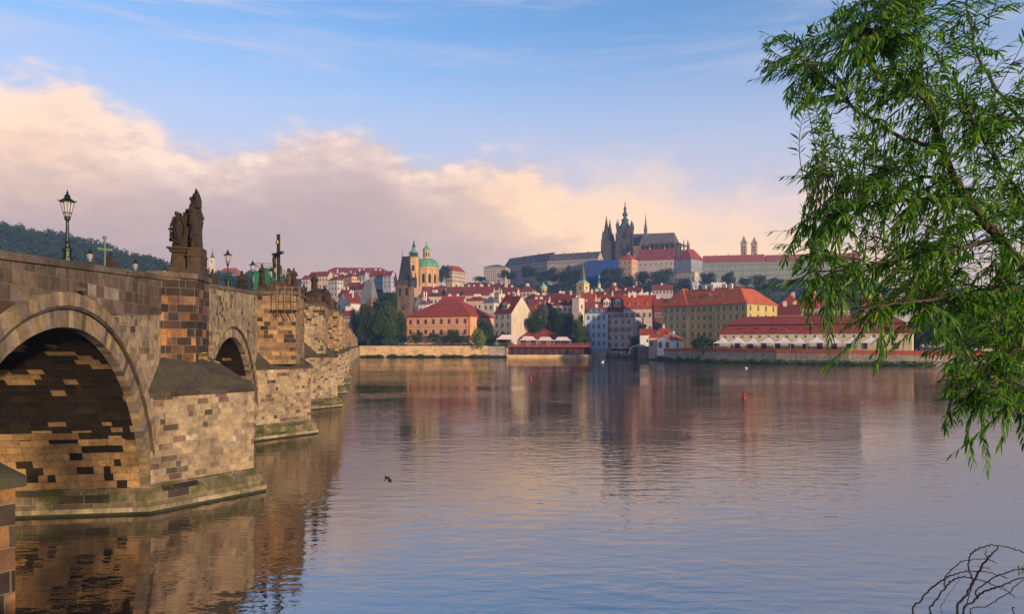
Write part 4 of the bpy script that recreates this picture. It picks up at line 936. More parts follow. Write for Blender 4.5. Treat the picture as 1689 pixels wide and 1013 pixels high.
# yellow palace: shaded front, sunlit end, projecting wing
YR = (.42, .10, .042)
yp = house('big yellow palace with bright red hipped roof, shaded front and sunlit right end', 1100, 1229.5, 1232, -47, 366, 558, 500, 476, 'hip', YEL, YR, 4, 13, 0, d=15, trim=(.40, .32, .12), ch=5, chc=(.66, .60, .54), name='palace', cat='palace', ov=.8, dm=0)
yr_, yro, w, d, h, rh = yp
for xf, ww_, tri in ((-.62, 1.5, True), (-.30, 1.5, True), (.02, 4.2, False), (.36, 1.6, True)): dormer(yro, xf * w / 2, -d / 2 * .62, h + rh * .28, 0, ww_, 1.8, 2.2, plaster((.40, .32, .14)), tiles(YR))
bpy.context.view_layer.update()
def wing(px0, pxm, px1, Y, d, cf, cs, dms):
    q = house('x', px0, pxm, px1, -47, Y, 558, 500 if px0 > 1150 else 503.5, 476, 'hip', YEL, YR, 4, cf, cs, d=d, trim=(.40, .32, .12), ch=0, ov=.8, name='palace_wing')[0]
    for k_ in ('label', 'category'): del q[k_]
    M_ = yr_.matrix_basis.inverted() @ q.matrix_basis; q.parent = yr_; q.matrix_basis = M_; return q
for px0, pxm, px1, Y, d_, cf, cs in ((1180, 1231, 1281.5, 365.4, None, 5, 4), (1093, 1133, 1140, 391, 19, 4, 0)):
    q = wing(px0, pxm, px1, Y, d_, cf, cs, 0)
# long low yellow hall with the two-tier roof
lb_ = thing('long_hall', 'long low cream hall with double-tier dark red roof behind the white tents', 'building', (0, 0, 0))
A = Vector((XP(1187, 333), 333, 0)); B_ = Vector((XP(1505, 294), 294, 0))
u = (B_ - A).normalized(); LL = (B_ - A).length; v_ = Vector((-u.y, u.x, 0)); phiL = math.atan2(u.y, u.x)
lb_.location = (A + u * LL / 2 + v_ * 8); lb_.location.z = ZP(576.5, 312); lb_.rotation_euler = (0, 0, phiL); z0 = lb_.location.z
he = ZP(549, 312) - z0; hm1 = ZP(536.5, 315) - z0; hz = ZP(520.5, 320) - z0; hw, hd = LL / 2, 8.0
HW = (.60, .50, .32)
b = MB(); b.box(-hw, hw, -hd, hd, -4, he); b.box(-hw - .15, hw + .15, -hd - .15, hd + .15, he - .45, he - .1); b.build('wall', plaster(HW), lb_)
def ring4(x, y, z, k=0): return [(-x + k, -y, z), (x - k, -y, z), (x - k, y, z), (-x + k, y, z)]
b = MB(); b.loft([ring4(hw + .7, hd + .7, he - .2), ring4(hw + .7, hd + .7, he), ring4(hw - 2.6, hd - 2.4, hm1)]); lro = b.build('lower_roof', tiles((.25, .045, .032)), lb_)
b = MB(); b.loft([ring4(hw - 2.6, hd - 2.4, hm1), ring4(hw - 2.6, hd - 2.4, hm1 + .55)]); b.build('clerestory', M_dark, lb_)
b = MB(); b.loft([ring4(hw - 2.2, hd - 2.0, hm1 + .55), ring4(hw - 2.2, hd - 2.0, hm1 + .75), [(-hw + 9, -.1, hz), (hw - 9, -.1, hz), (hw - 9, .1, hz), (-hw + 9, .1, hz)]]); b.build('upper_roof', tiles((.26, .05, .034)), lb_)
me = win_mesh(.9, 1.0, 0)
for k in range(20): link('window', me, lb_, (-hw + 2.6 + (LL - 5) * k / 19, -hd, he - 1.5), 0)
b = MB(); b.box(-1.1, 1.1, -.05, .05, 0, 2.6); dme = b.build('door', plain('dark_red_timber', (.05, .02, .018), .8), obj=False)
for k in range(12): link('door', dme, lb_, (-hw + 8 + (LL - 14) * k / 11, -hd, .2), 0)
for k in range(9):
    b = MB(); b.box(-1.0, 1.0, -.9, .8, -.1, .42); b.box(-.9, .9, -.95, -.88, 0, .3); o = b.build('dormer', tiles((.16, .03, .028)), lro); o.location = (-hw + 9 + (LL - 18) * k / 8, -hd + 1.6, (he + hm1) / 2 + .1)
# white peaked pavilions in front of it
M_canvas = plain('white_canvas', (.72, .70, .72), .85, var=.05); M_canvp = plain('pale_pink_canvas', (.70, .55, .52), .85, var=.05); M_post = plain('pale_tent_post', (.35, .33, .32), .7)
def tent(w, d, hz, ht, peak='point'):
    root = thing('pavilion_tent', 'x', 'tent'); b = MB(); n = 6
    def ring(t): s_ = (1 - t) ** 1.7; return s_
    rings = []
    for k in range(n + 1):
        t = k / n; s_ = (1 - t) ** 1.8 * .97 + .03 if peak == 'point' else 1 - t ** .8 * .45
        z = hz + (ht - hz) * (t if peak == 'point' else t ** 1.25); xx, yy = w / 2 * s_, d / 2 * (s_ if peak == 'point' else 1 - t * .9)
        rings.append([(-xx, -yy, z), (xx, -yy, z), (xx, yy, z), (-xx, yy, z)])
    rings = [[(-w / 2, -d / 2, hz - .3), (w / 2, -d / 2, hz - .3), (w / 2, d / 2, hz - .3), (-w / 2, d / 2, hz - .3)]] + rings
    b.loft(rings); b.build('canopy', M_canvas if peak == 'point' else M_canvp, root)
    for x in (-1, 1):
        for y in (-1, 1): p_ = MB(); p_.box(-.06, .06, -.06, .06, 0, hz); o = p_.build('post', M_post, root); o.location = (x * (w / 2 - .15), y * (d / 2 - .15), 0)
    return root
t0_ = tent(6.6, 6.6, 2.9, 5.2)
WHERE = ['first white peaked tent from the left, by the hedge end', 'second white peaked tent from the left before the cream hall', 'third white peaked tent from the left before the cream hall', 'fourth white peaked tent from the left before the cream hall',
         'fifth white peaked tent, left of the hanging willow twigs', 'sixth white peaked tent, at the willow edge', 'white peaked tent seen between the hanging willow leaves', 'white peaked tent behind the low tips of the willow', 'white tent behind willow leaves, second from the right', 'last white tent on the right beside the hall door']
for k, px in enumerate((1192, 1217, 1242, 1267, 1292.5, 1319, 1347, 1376, 1406, 1437)):
    o = t0_ if k == 0 else copy_tree(t0_)
    t_ = (px - 1187) / (1505 - 1187); Yt = 333 + (294 - 333) * t_ - 6.5
    o.location = (XP(px, Yt), Yt, z0); o.rotation_euler = (0, 0, phiL); tag(o, WHERE[k], 'tent', 'white tents before the long hall')
    o.scale = (1, 1, 1 + .06 * math.sin(k * 2.3))
# small white riverside buildings on the stone pier block
def block(name, label, pts, z0, z1, mat, cat='wall', parent=None):
    b = MB(); b.prism(pts, z0, z1); o = b.build(name, mat, parent); return tag(o, label, cat)
M_rub = stone_mat('rubble_masonry', [(0.0, (.20, .16, .12)), (0.5, (.30, .24, .17)), (1.0, (.14, .11, .09))], bw=.9, bh=.5, stain=.4, moss=.25, darkfrac=-.05, seed=41.0)
M_quay = stone_mat('quay_masonry', [(0.0, (.34, .29, .24)), (0.5, (.46, .40, .32)), (1.0, (.28, .25, .21))], bw=1.0, bh=.5, stain=.3, moss=.2, darkfrac=-.25, seed=45.0)
M_gold = stone_mat('golden_quay_masonry', [(0.0, (.52, .36, .18)), (0.5, (.62, .44, .23)), (1.0, (.46, .32, .17))], bw=1.6, bh=.45, stain=.12, darkfrac=-.4, seed=47.0, mcol=(.30, .21, .12))
block('stone_pier', 'square rough masonry block standing in the river under the white hut', [(XP(1053, 398), 398), (XP(1083, 392), 392), (XP(1083, 425), 428), (XP(1053, 425), 428)], -1, ZP(571.5, 398), M_rub, 'masonry pier')
house('white hut with small dark niche figure on top of the rough masonry block', 1056, 1080, 1083, -8, 402, 571.5, 552, 543, 'gable', (.66, .64, .62), RED, 1, 1, 0, d=12, ch=0, below=.2, ww=.9)
house('white house front with rounded gable and two dark windows above the river wall', 1083.5, 1106.5, 1128, -42, 358, 577, 560.5, 553, 'gabley', (.66, .64, .62), ORG, 1, 2, 1, ch=1, chc=WHITE, below=3)
house('low house with long red roof behind the small white riverside houses', 1070, 1119, 1131, -14, 374, 576, 556.5, 541, 'hip', (.5, .36, .26), RED, 1, 5, 1, d=12, ch=1, dm=2)
house('white box-shaped terrace house with potted trees left of the long red roof', 1059, 1081, 1084, -10, 425, 568, 544, 542, 'flat', WHITE, M_lead, 2, 2, 0, d=10, ch=0)

# --- river terrace restaurant
M_awr = plain('red_awning_cloth', (.42, .05, .032), .85, var=.15); M_woodd = plain('dark_red_woodwork', (.045, .013, .013), .7, var=.3)
rt = thing('river_restaurant', 'dark red two-level riverside terrace with red awning on a stone footing', 'restaurant', (XP(906, 434), 434, 0)); hw = (XP(975, 434) - XP(838, 434)) / 2
zt = ZP(569.5, 434); b = MB(); b.box(-hw - 1, hw, -1.2, 12, -1, ZP(585.5, 434)); b.build('footing', M_gold, rt)
z1 = ZP(585.5, 434); b = MB(); b.box(-hw, hw, 1.5, 12, z1, zt); b.build('wall', M_woodd, rt)
for k in range(13): b = MB(); b.box(-.15, .15, -.15, .15, z1, zt - .3); o = b.build('post', M_woodd, rt); o.location = (-hw + .3 + (2 * hw - .6) * k / 12, -.6, 0)
b = MB(); b.box(-hw, hw, -.7, -.55, z1 + .8, z1 + .95); b.box(-hw, hw, -.72, 12, zt - .25, zt); b.build('deck', M_woodd, rt)
b = MB(); b.loft([[(x, 1.2, zt + .25), (x, -1.7, zt - .55), (x, -1.7, zt - 1.0), (x, -1.55, zt - .6), (x, 1.2, zt + .1)][::-1] for x in (-hw, hw + .5)]); b.build('awning', M_awr, rt)
b = MB()
for k in range(60): xx = -hw + 2 * hw * k / 59; b.box(xx - .025, xx + .025, .3, .36, zt, zt + 1.0)
b.box(-hw, hw, .28, .38, zt + .95, zt + 1.05); b.build('railing', M_post, rt)
tb = MB(); tb.box(-.85, .85, -.5, .5, .70, .80); tb.box(-.05, .05, -.05, .05, 0, .72); tb.box(-.3, .3, -.3, .3, 0, .04); tme = tb.build('table', plain('white_tablecloth', (.7, .68, .68), .8), obj=False)
TW = ['far left', 'second', 'third', 'fourth', 'fifth', 'sixth', 'seventh', 'eighth', 'ninth', 'far right']
for k, px in enumerate((849, 861, 871, 882, 892, 909, 919, 929, 938, 948)):
    tag(link('restaurant_table', tme, None, (XP(px, 434.6), 434.6, z1)), f'white restaurant table under the red awning, {TW[k]} of the row' if k in (0, 9) else f'white restaurant table under the red awning, {TW[k]} from the left', 'table', 'tables on the lower restaurant terrace')
t1_ = tent(9.6, 8, 3.2, 5.2, 'flat')
for k, (px, wd, yt, ye_) in enumerate(((837, 9.6 * 1.38, 552.5, 561), (871.5, 9.6 * 1.05, 555, 562), (899.5, 9.6 * 1.03, 556, 562), (927.5, 9.6 * 1.06, 556, 562))):
    o = t1_ if k == 0 else copy_tree(t1_); o.location = (XP(px, 441), 441, zt); s_ = (ZP(ye_, 437) - zt) / 3.2; o.scale = (wd / 9.6, 1, (ZP(yt, 439) - zt) / 5.2 if True else s_)
    tag(o, ['widest pale pink flat-topped tent, at the left end of the upper terrace', 'pale pink flat-topped tent next to the widest one', 'third pale pink flat-topped tent on the upper terrace', 'pale pink flat-topped tent nearest the red gable on the right'][k], 'tent', 'pink tents on the upper terrace')
rr = house('restaurant building with broad maroon hipped roof behind the pink tents', 846, 948, 952, -5, 456, 570, 560, 539, 'hip', (.06, .03, .028), (.24, .045, .032), 1, 6, 0, d=26, ch=1, chc=WHITE, dm=2, name='restaurant_building', cat='building')  # wall near-black to stand in for the shaded open interior below the tents
for k, px in enumerate((846.5, 854.5, 861)):
    b = MB(); b.tube([(0, 0, 0), (0, 0, ZP((553, 533, 532)[k], 444) - zt)], [.10, .05], 6); b.ell((0, 0, ZP((553, 533, 532)[k], 444) - zt), (.12, .12, .12), 6, 4)
    tag(b.build('flagpole', M_post), ['bare white flagpole, shortest and leftmost of three by the pink tents', 'bare white flagpole in the middle of three', 'bare white flagpole, rightmost of three'][k], 'flagpole', 'flagpoles by the terrace').location = (XP(px, 446), 446, zt)

# --- river walls
def river_wall(label, pts, zt, mat, thick=2.0, z0=-1.5, name='river_wall', cop=None):
    root = thing(name, label, 'wall', (pts[0][0], pts[0][1], 0)); o_ = Vector((pts[0][0], pts[0][1], 0)); b = MB(); cb = MB()
    nn_ = []
    for i, p in enumerate(pts):
        a_ = Vector(pts[max(0, i - 1)]); c_ = Vector(pts[min(len(pts) - 1, i + 1)]); t = (c_ - a_).normalized(); nn_.append(Vector((-t.y, t.x)))
    def rg(p, n, z0, z1, k0, k1): P_ = Vector(p); q = [P_ - n * k0, P_ + n * k1]; return [(q[0].x - o_.x, q[0].y - o_.y, z0), (q[1].x - o_.x, q[1].y - o_.y, z0), (q[1].x - o_.x, q[1].y - o_.y, z1), (q[0].x - o_.x, q[0].y - o_.y, z1)]
    zts = zt if isinstance(zt, list) else [zt] * len(pts)
    b.loft([rg(p, n, z0, z, 0, thick) for p, n, z in zip(pts, nn_, zts)]); b.build('masonry', mat, root)
    if cop: cb.loft([rg(p, n, z + .002, z + cop[1], .12, thick * .5) for p, n, z in zip(pts, nn_, zts)]); cb.build('coping', cop[0], root)
    return root
pw = lambda px, Y: (XP(px, Y), Y)
river_wall('long golden sunlit quay wall on the left bank below the garden', [pw(593, 438), pw(700, 437), pw(805, 436)], ZP(570.8, 437), M_gold, 8, cop=(M_capst, .22))
river_wall('greyer end of the quay wall between the willow bush and the restaurant', [pw(805.3, 436), pw(839, 435)], ZP(571.5, 436), M_quay, 3, cop=(M_capst, .2))
river_wall('low shadowed quay wall below the light blue house', [pw(975, 441), pw(1000, 441)], ZP(577, 441), M_quay, 3, cop=(M_capst, .2))
M_brick = stone_mat('red_brick_band', [(0.0, (.42, .085, .045)), (0.5, (.50, .11, .055)), (1.0, (.36, .075, .045))], bw=.35, bh=.14, mortar=.01, stain=.15, darkfrac=-.4, mcol=(.28, .13, .09))
RWP = [pw(1083, 375), pw(1107, 348), pw(1180, 322), pw(1280, 301), pw(1400, 283), pw(1530, 270), pw(1689, 258), pw(1900, 250)]
zq = [ZP(y, Y) for y, (X, Y) in zip((580.5, 580, 580.5, 582, 584, 586, 588, 589), RWP)]
river_wall('long grey masonry quay wall of the right bank with bright red brick parapet', RWP, zq, M_quay, 7, cop=(M_brick, 1.55))

# --- second and third rows: roofs of the lesser town (label, px0, pxm, px1, phi, Y, ybase, yeave, yridge, roof, wall, roof colour, rows, cols front, cols side)
TOWN = [
 ('white gabled house with red roof and two white chimneys left of the grey wedge tower', 556, 577, 600, -38, 560, 525, 500, 484, 'gabley', (.62, .56, .50), DRED, 1, 1, 0),
 ('red roof peeping between rough pillar statue and three-figure group', 500, 522, 527, -15, 520, 525, 505, 489, 'gable', (.5, .4, .34), (.40, .05, .05), 1, 3, 0),
 ('low dark red roof right above the far end of the bridge', 567, 582, 587, -15, 500, 545, 522, 510, 'gable', (.4, .3, .25), DRED, 1, 2, 0),
 ('red house behind the three-figure statue group on the bridge', 528, 548, 553, -12, 545, 535, 512, 492, 'gable', (.45, .33, .28), MAR, 1, 3, 0),
 ('pale house with pinkish roof above the white gabled house', 557, 572, 586, -35, 640, 505, 488, 477, 'gable', (.50, .45, .44), MAR, 2, 2, 1),
 ('yellowish house among pink roofs, above the slender dark statue', 571, 592, 600, -20, 700, 492, 477, 466, 'gable', (.52, .42, .28), MAR, 2, 3, 1),
 ('house with two parallel red roofs and sunlit gable left of the wedge tower', 585, 600, 612, -38, 680, 490, 476, 467, 'gable', (.55, .43, .30), DRED, 1, 2, 1),
 ('tall pale house at the foot of the hillside terraces', 541, 556, 566, -30, 770, 490, 462, 456, 'hip', (.48, .44, .42), MAR, 3, 3, 2),
 ('blue-grey house left of the orange lit house on the hill', 556, 567, 572, -25, 810, 484, 460, 452, 'hip', (.38, .42, .44), MAR, 3, 3, 1),
 ('bright orange-yellow lit house on the hill terrace', 568, 580, 589, -42, 800, 484, 456, 450, 'hip', (.66, .42, .13), MAR, 3, 2, 2),
 ('grey-blue house with lit white gable beneath the long hilltop roof', 587, 602, 606, -20, 820, 480, 454, 446, 'gable', (.40, .42, .46), BRN, 3, 3, 1),
 ('pale teal house right of the wedge tower top', 609, 632, 637, -15, 850, 470, 455, 446, 'gable', (.30, .42, .42), DRED, 2, 4, 1),
 ('lavender house at the right end of the hilltop row', 632, 645, 652, -25, 830, 475, 455, 447, 'gable', (.42, .40, .52), MAR, 3, 2, 1),
 ('small house with golden gable under the long hilltop roof', 548, 556, 562, -40, 870, 470, 455, 447, 'gabley', (.66, .45, .20), MAR, 2, 1, 1),
 ('long cream house with red roof on the hill above the slender statue', 516, 541, 549, -20, 860, 478, 455, 448, 'gable', (.58, .44, .32), MAR, 2, 5, 1),
 ('first house of the hilltop row beyond the three-figure group, creamy walls', 508, 519, 524, -25, 880, 475, 456, 449, 'hip', (.55, .45, .40), MAR, 2, 2, 1),
 ('pinkish roofed house at the far left end of the hillside town', 497, 508, 513, -20, 850, 480, 461, 454, 'hip', (.45, .38, .40), MAR, 2, 3, 1),
 ('maroon roofed house right under the green domed church drum', 694, 733, 738, -8, 690, 500, 487, 473, 'gable', (.58, .46, .34), MAR, 1, 6, 0),
 ('long maroon roof with a row of white chimney stacks right of the church', 738, 812, 818, -8, 670, 500, 487, 473, 'gable', (.58, .46, .34), MAR, 1, 10, 0),
 ('sunlit white gable wall right of the gate tower, above the peach palace', 684, 700, 712, -42, 590, 520, 499, 486, 'gabley', (.62, .50, .38), DRED, 1, 1, 1),
 ('small blue-grey roofed house left of the peach palace ridge', 690, 704, 709, -20, 540, 520, 502, 495, 'hip', (.55, .50, .47), M_lead, 1, 2, 1),
 ('cream house with attic windows under the maroon church roof', 703, 728, 733, -12, 620, 505, 489, 482, 'hip', (.58, .48, .36), BRN, 1, 4, 1),
 ('red roof directly behind the ridge of the peach palace', 726, 764, 770, -10, 560, 515, 498, 489, 'gable', (.55, .42, .30), RED, 1, 5, 0),
 ('flat pinkish roof right of the small dark onion dome', 768, 801, 806, -10, 575, 515, 496, 489, 'hip', (.48, .36, .32), MAR, 1, 5, 0),
 ('white house with dark blue-grey roof right behind the peach palace', 797, 814, 824, -30, 520, 530, 499, 488, 'hip', (.58, .52, .46), M_lead, 2, 2, 1),
 ('tall cream sunlit house wall behind the cream gabled house', 814, 823, 833, -42, 530, 530, 485, 481, 'flat', (.62, .48, .34), M_lead, 3, 1, 1),
 ('house with sunlit chimneys below the hill, left of the pink turret', 800, 822, 828, -18, 740, 490, 478, 468, 'gable', (.55, .42, .32), DRED, 1, 4, 1),
 ('small cream house beside the pink turret', 768, 790, 796, -18, 760, 488, 474, 466, 'gable', (.55, .42, .34), MAR, 1, 4, 1),
 ('red roofed house with bright chimneys right below the castle park', 850, 880, 890, -20, 700, 500, 481, 471, 'hip', (.56, .44, .33), MAR, 2, 5, 1),
 ('cream long house with red roof left of the small green dome', 829, 852, 858, -20, 680, 505, 484, 474, 'gable', (.57, .46, .36), DRED, 2, 4, 1),
 ('orange-cream sunlit house below the small green dome', 866, 882, 893, -40, 610, 515, 492, 484, 'hip', (.60, .42, .24), DRED, 2, 2, 2),
 ('dark red roof right of the small green dome', 883, 903, 910, -15, 590, 520, 500, 487, 'gable', (.5, .42, .36), DRED, 1, 3, 1),
 ('pale house with lit white gable and skylights behind the cream gabled house', 830, 850, 856, -25, 570, 525, 500, 486, 'gable', (.55, .46, .38), DRED, 2, 3, 0),
 ('brownish roof between pediment house and yellow gable house', 872, 896, 903, -18, 540, 530, 507, 494, 'gable', (.45, .40, .38), MAR, 1, 4, 1),
 ('red roofed house left of the yellow church tower', 908, 934, 940, -12, 560, 525, 498, 484, 'gable', (.5, .43, .38), DRED, 2, 4, 0),
 ('cream sunlit house with red hipped roof right of the green church roof', 993, 1018, 1031, -35, 640, 500, 481, 470, 'hip', (.64, .48, .30), RED, 2, 4, 2),
 ('long sunlit wall house with lit cornice under the hilltop trees', 1000, 1040, 1047, -15, 610, 510, 485, 479, 'gable', (.60, .46, .34), DRED, 1, 6, 1),
 ('low red roof at the foot of the hill right of the sunlit house', 1028, 1056, 1062, -15, 660, 495, 483, 474, 'gable', (.50, .38, .34), DRED, 1, 5, 1),
 ('dark maroon roofed house behind the three-dormer mauve house', 1045, 1082, 1090, -12, 560, 515, 497, 487, 'gable', (.50, .44, .40), MAR, 1, 5, 1),
 ('yellow-walled church nave with red roof between the church tower and dormer house', 975, 994, 1001, -25, 560, 520, 490, 481, 'gable', (.62, .48, .22), DRED, 1, 3, 1),
 ('big red roof behind the blank white fire wall', 956, 980, 986, -15, 545, 525, 500, 482, 'gable', (.5, .4, .34), RED, 1, 3, 0),
 ('pink roofed low garden house below the castle terrace', 1075, 1110, 1118, -10, 760, 485, 478, 470, 'gable', (.42, .33, .34), MAR, 1, 6, 1),
 ('red roofed house between the yellow palace and willow twigs', 1282, 1318, 1330, -30, 425, 550, 506, 487, 'hip', (.48, .36, .22), RED, 3, 5, 2),
 ('low red roofed annex right of the yellow palace', 1278, 1322, 1340, -25, 388, 552, 518, 503, 'gable', (.52, .40, .24), DRED, 2, 5, 2),
 ('red roof with white chimney partly behind willow twigs', 1318, 1350, 1366, -30, 430, 550, 508, 484, 'hip', (.50, .40, .28), RED, 2, 4, 2),
 ('red roofed house deep behind the willow leaves above the long hall', 1356, 1400, 1418, -20, 405, 550, 510, 490, 'gable', (.52, .44, .34), DRED, 2, 5, 2),
 ('cream tall house behind the willow at the right of the grey church front', 1502, 1560, 1590, -25, 450, 560, 468, 452, 'hip', (.60, .50, .34), DRED, 5, 6, 3),
 ('pale house behind the willow between hall roof and church front', 1425, 1470, 1480, -15, 430, 550, 505, 490, 'gable', (.55, .48, .40), RED, 2, 5, 1),
 ('cream riverside house far right behind the willow', 1600, 1660, 1700, -20, 340, 575, 520, 500, 'hip', (.58, .50, .36), DRED, 3, 5, 3),
]
for t_ in TOWN:
    nch = 6 if 'row of white chimney' in t_[0] else hr_.choice((1, 2, 2, 3))
    house(*t_, ch=nch, chc=(.66, .59, .53), trim=tuple(q * 1.05 for q in t_[10]) if t_[4] and hr_.random() < .5 else None)
# ================================================================== castle hill and church towers
M_goth = plain('dark_gothic_stone', (.055, .045, .042), .9, var=.45, scale=.25); M_gothw = plain('warmer_gothic_stone', (.15, .085, .06), .9, var=.5, scale=.2)
M_slate = plain('blue_grey_slate', (.085, .082, .085), .7, var=.25, scale=.2); M_helm = plain('dark_green_copper', (.045, .085, .075), .6, var=.4, scale=.5)
M_copper = plain('green_copper', (.10, .30, .17), .65, var=.3, scale=.4); M_copdk = plain('dark_copper', (.03, .06, .05), .6, var=.3)
M_slroof = plain('black_slate', (.022, .026, .034), .6, var=.35, scale=.4); M_gold = M_gilt if False else M_gold
CAS = 'buildings of the hilltop castle'
def chouse(*a, **k): k.setdefault('below', 18); k.setdefault('name', 'castle_wing'); k.setdefault('cat', 'castle wing'); return house(*a, **k)
PAL = (.38, .33, .30); PALG = (.21, .25, .23)
chouse('flat-roofed pale block at the far left end of the hilltop palace', 798, 834, 838, -12, 1010, 464, 439.5, 436.5, 'hip', PAL, M_slate, 5, 10, 1, ch=0, d=30)
chouse('slanting grey palace wing with dark roof climbing towards the castle, left part', 832, 906, 910, -50, 1003, 462, 429.5, 421.5, 'gable', PAL, M_slate, 4, 22, 0, ch=2, d=20, dm=7, trim=(.36, .31, .29))
chouse('right grey palace wing with dark roof next to the blue sheeting', 903, 986, 990, -28, 955, 462, 425.5, 417.5, 'gable', PAL, M_slate, 4, 22, 0, ch=3, d=20, dm=6, trim=(.36, .31, .29))
M_blue = plain('bright_blue_sheeting', (.004, .045, .22), .7, var=.25, scale=.15)
bl = chouse('castle wing wholly wrapped in bright blue scaffold sheeting', 968, 1019, 1024, -14, 940, 466, 429, 427.5, 'flat', (.02, .07, .24), M_blue, 0, 0, 0, ch=0, d=16)
for q in bl[0].children:
    if q.name.startswith('wall'): q.data.materials[0] = M_blue; q.name = 'sheeting'
b = MB(); w, d, h = bl[2], bl[3], bl[4]
for k in range(14): x = -w / 2 + w * k / 13; b.tube([(x, -d / 2 - .25, -6), (x, -d / 2 - .25, h + 1.2)], .09, 4)
for k in range(6): b.tube([(-w / 2, -d / 2 - .28, h * k / 5), (w / 2, -d / 2 - .28, h * k / 5)], .08, 4)
b.build('scaffolding', M_pole, bl[0])
chouse('orange-walled castle house with bright red roof under the cathedral tower', 1019, 1042, 1054, -35, 945, 457, 427.5, 419, 'hip', (.52, .32, .20), (.40, .05, .035), 3, 3, 2, ch=4, chc=(.6, .5, .42), d=18)
chouse('long maroon roofed castle hall below the cathedral nave', 1052, 1112, 1120, -16, 965, 455, 427.5, 411, 'gable', (.34, .31, .30), MAR, 2, 7, 1, ch=2, d=26, dm=0)
al = chouse('chapel with tall narrow windows and red hipped roof right of the castle hall', 1114, 1140, 1163, -42, 950, 455, 427, 410.5, 'hip', (.24, .26, .32), (.26, .05, .04), 1, 3, 5, ch=0, ww=1.7)
chouse('low cream terrace building with sunlit end under the chapel', 1106, 1146, 1152, -40, 915, 468, 449, 446.5, 'flat', (.52, .44, .32), M_lead, 1, 6, 1, ch=0)
chouse('small whitish garden house right of the low terrace building', 1141, 1150, 1154, -20, 885, 482, 465, 463, 'flat', (.48, .50, .58), M_lead, 1, 2, 0, ch=0)
chouse('long grey-green palace with red roof stretching right from the chapel', 1160, 1262, 1268, -13, 955, 470, 431, 421, 'gable', PALG, (.27, .070, .055), 4, 24, 1, ch=4, d=22, dm=8, trim=(.26, .30, .28))
chouse('right half of the grey-green palace half hidden by the willow', 1264, 1420, 1428, -13, 930, 474, 428, 419, 'gable', PALG, (.27, .070, .055), 5, 30, 1, ch=5, d=22, dm=8, trim=(.26, .30, .28))
chouse('white columned garden pavilion above the yellow palace roof', 1173, 1197, 1200, -10, 885, 482, 466, 462.5, 'flat', (.62, .60, .60), M_lead, 1, 6, 0, ch=1, d=8, name='garden_pavilion', cat='pavilion')
chouse('grey hilltop palace with red roof and sunlit corner right of the green dome', 735, 746, 783, -33, 930, 466, 446.5, 439, 'hip', (.52, .40, .27), (.26, .05, .035), 3, 3, 9, ch=0, d=28, name='palace', cat='palace')
chouse('very long red roofed palace crowning the left hill', 529, 531, 645, 4, 960, 472, 450, 441.5, 'hip', (.50, .40, .38), (.22, .045, .06), 3, 30, 0, ch=5, d=30, name='palace', cat='palace')
chouse('monastery wing with pink-red roof and cream walls, right of its white tower', 355, 392, 396, -14, 1000, 464, 452, 442, 'hip', (.60, .48, .42), (.34, .08, .07), 2, 9, 1, ch=2, d=18, name='monastery_wing', cat='building')
chouse('monastery wing with pink roof left of its white tower', 334, 348, 352, -12, 1010, 466, 449, 441, 'hip', (.60, .50, .46), (.34, .08, .07), 2, 4, 1, ch=1, d=16, name='monastery_wing', cat='building')

def tower(name, label, px, Y, cat='tower', rz=0.0, yb=568):
    return thing(name, label, cat, (XP(px, Y), Y, 0), rz)
def sq(h): return [(-h, -h), (h, -h), (h, h), (-h, h)]
def lancets(root, hw, z0, z1, n, w, faces=(0, PI / 2, -PI / 2), name='window', mat=None):
    for rt in faces:
        for k in range(n):
            b = MB(); x = (-1 + (2 * k + 1) / n) * hw * .8
            pts = [(x - w / 2, z0), (x + w / 2, z0), (x + w / 2, z1 - w * .8), (x, z1), (x - w / 2, z1 - w * .8)]
            b.loft([[(px_, -hw - .06, pz_) for px_, pz_ in pts], [(px_, -hw + .3, pz_) for px_, pz_ in pts]]); o = b.build(name, mat or M_dark, root); o.rotation_euler = (0, 0, rt)
# ---- cathedral
YC = 1040.0; mpp = YC / F
cath = thing('cathedral', 'dark gothic cathedral with baroque-topped great tower, twin west spires and long slate roof on the hill', 'cathedral', (XP(1031, YC), YC, 0), R(-14))
cath['label'] = 'dark gothic cathedral with spired great tower and long slate roof crowning the hill'
cz = lambda y: ZP(y, YC); cxp = lambda p: (p - 1031) * mpp / math.cos(R(14))
zb = cz(440)
gt = MB(); hw = 11.2; gt.prism(sq(hw), zb, cz(379)); gt.prism(sq(hw + .6), cz(379), cz(377)); gt.prism(sq(hw + .5), cz(398), cz(396.8))
for x in (-hw, hw):
    for y_ in (-hw, hw): gt.prism([(x - 1.6, y_ - 1.6), (x + 1.6, y_ - 1.6), (x + 1.6, y_ + 1.6), (x - 1.6, y_ + 1.6)], zb, cz(386), .75)
gto = gt.build('great_tower', M_goth, cath)
lancets(gto, hw, cz(395), cz(383), 1, 6.0, (0, PI / 2)); lancets(gto, hw, cz(420), cz(401), 2, 3.0, (0, PI / 2))
b = MB(); 
prof = [(8.4, 377), (8.9, 375.5), (8.2, 373.5), (6.2, 370.5), (5.0, 367), (4.5, 365.5), (5.6, 364.5), (5.0, 362), (2.7, 360), (2.4, 356.5), (4.0, 355.5), (3.9, 353), (2.1, 350), (1.6, 346.5), (2.4, 345.5), (1.9, 343), (.8, 340), (.5, 336), (.9, 335.3), (.35, 334), (.15, 331)]
b.lathe([(r, cz(y)) for r, y in prof], n=8, rot=PI / 8); b.build('baroque_helm', M_helm, gto)
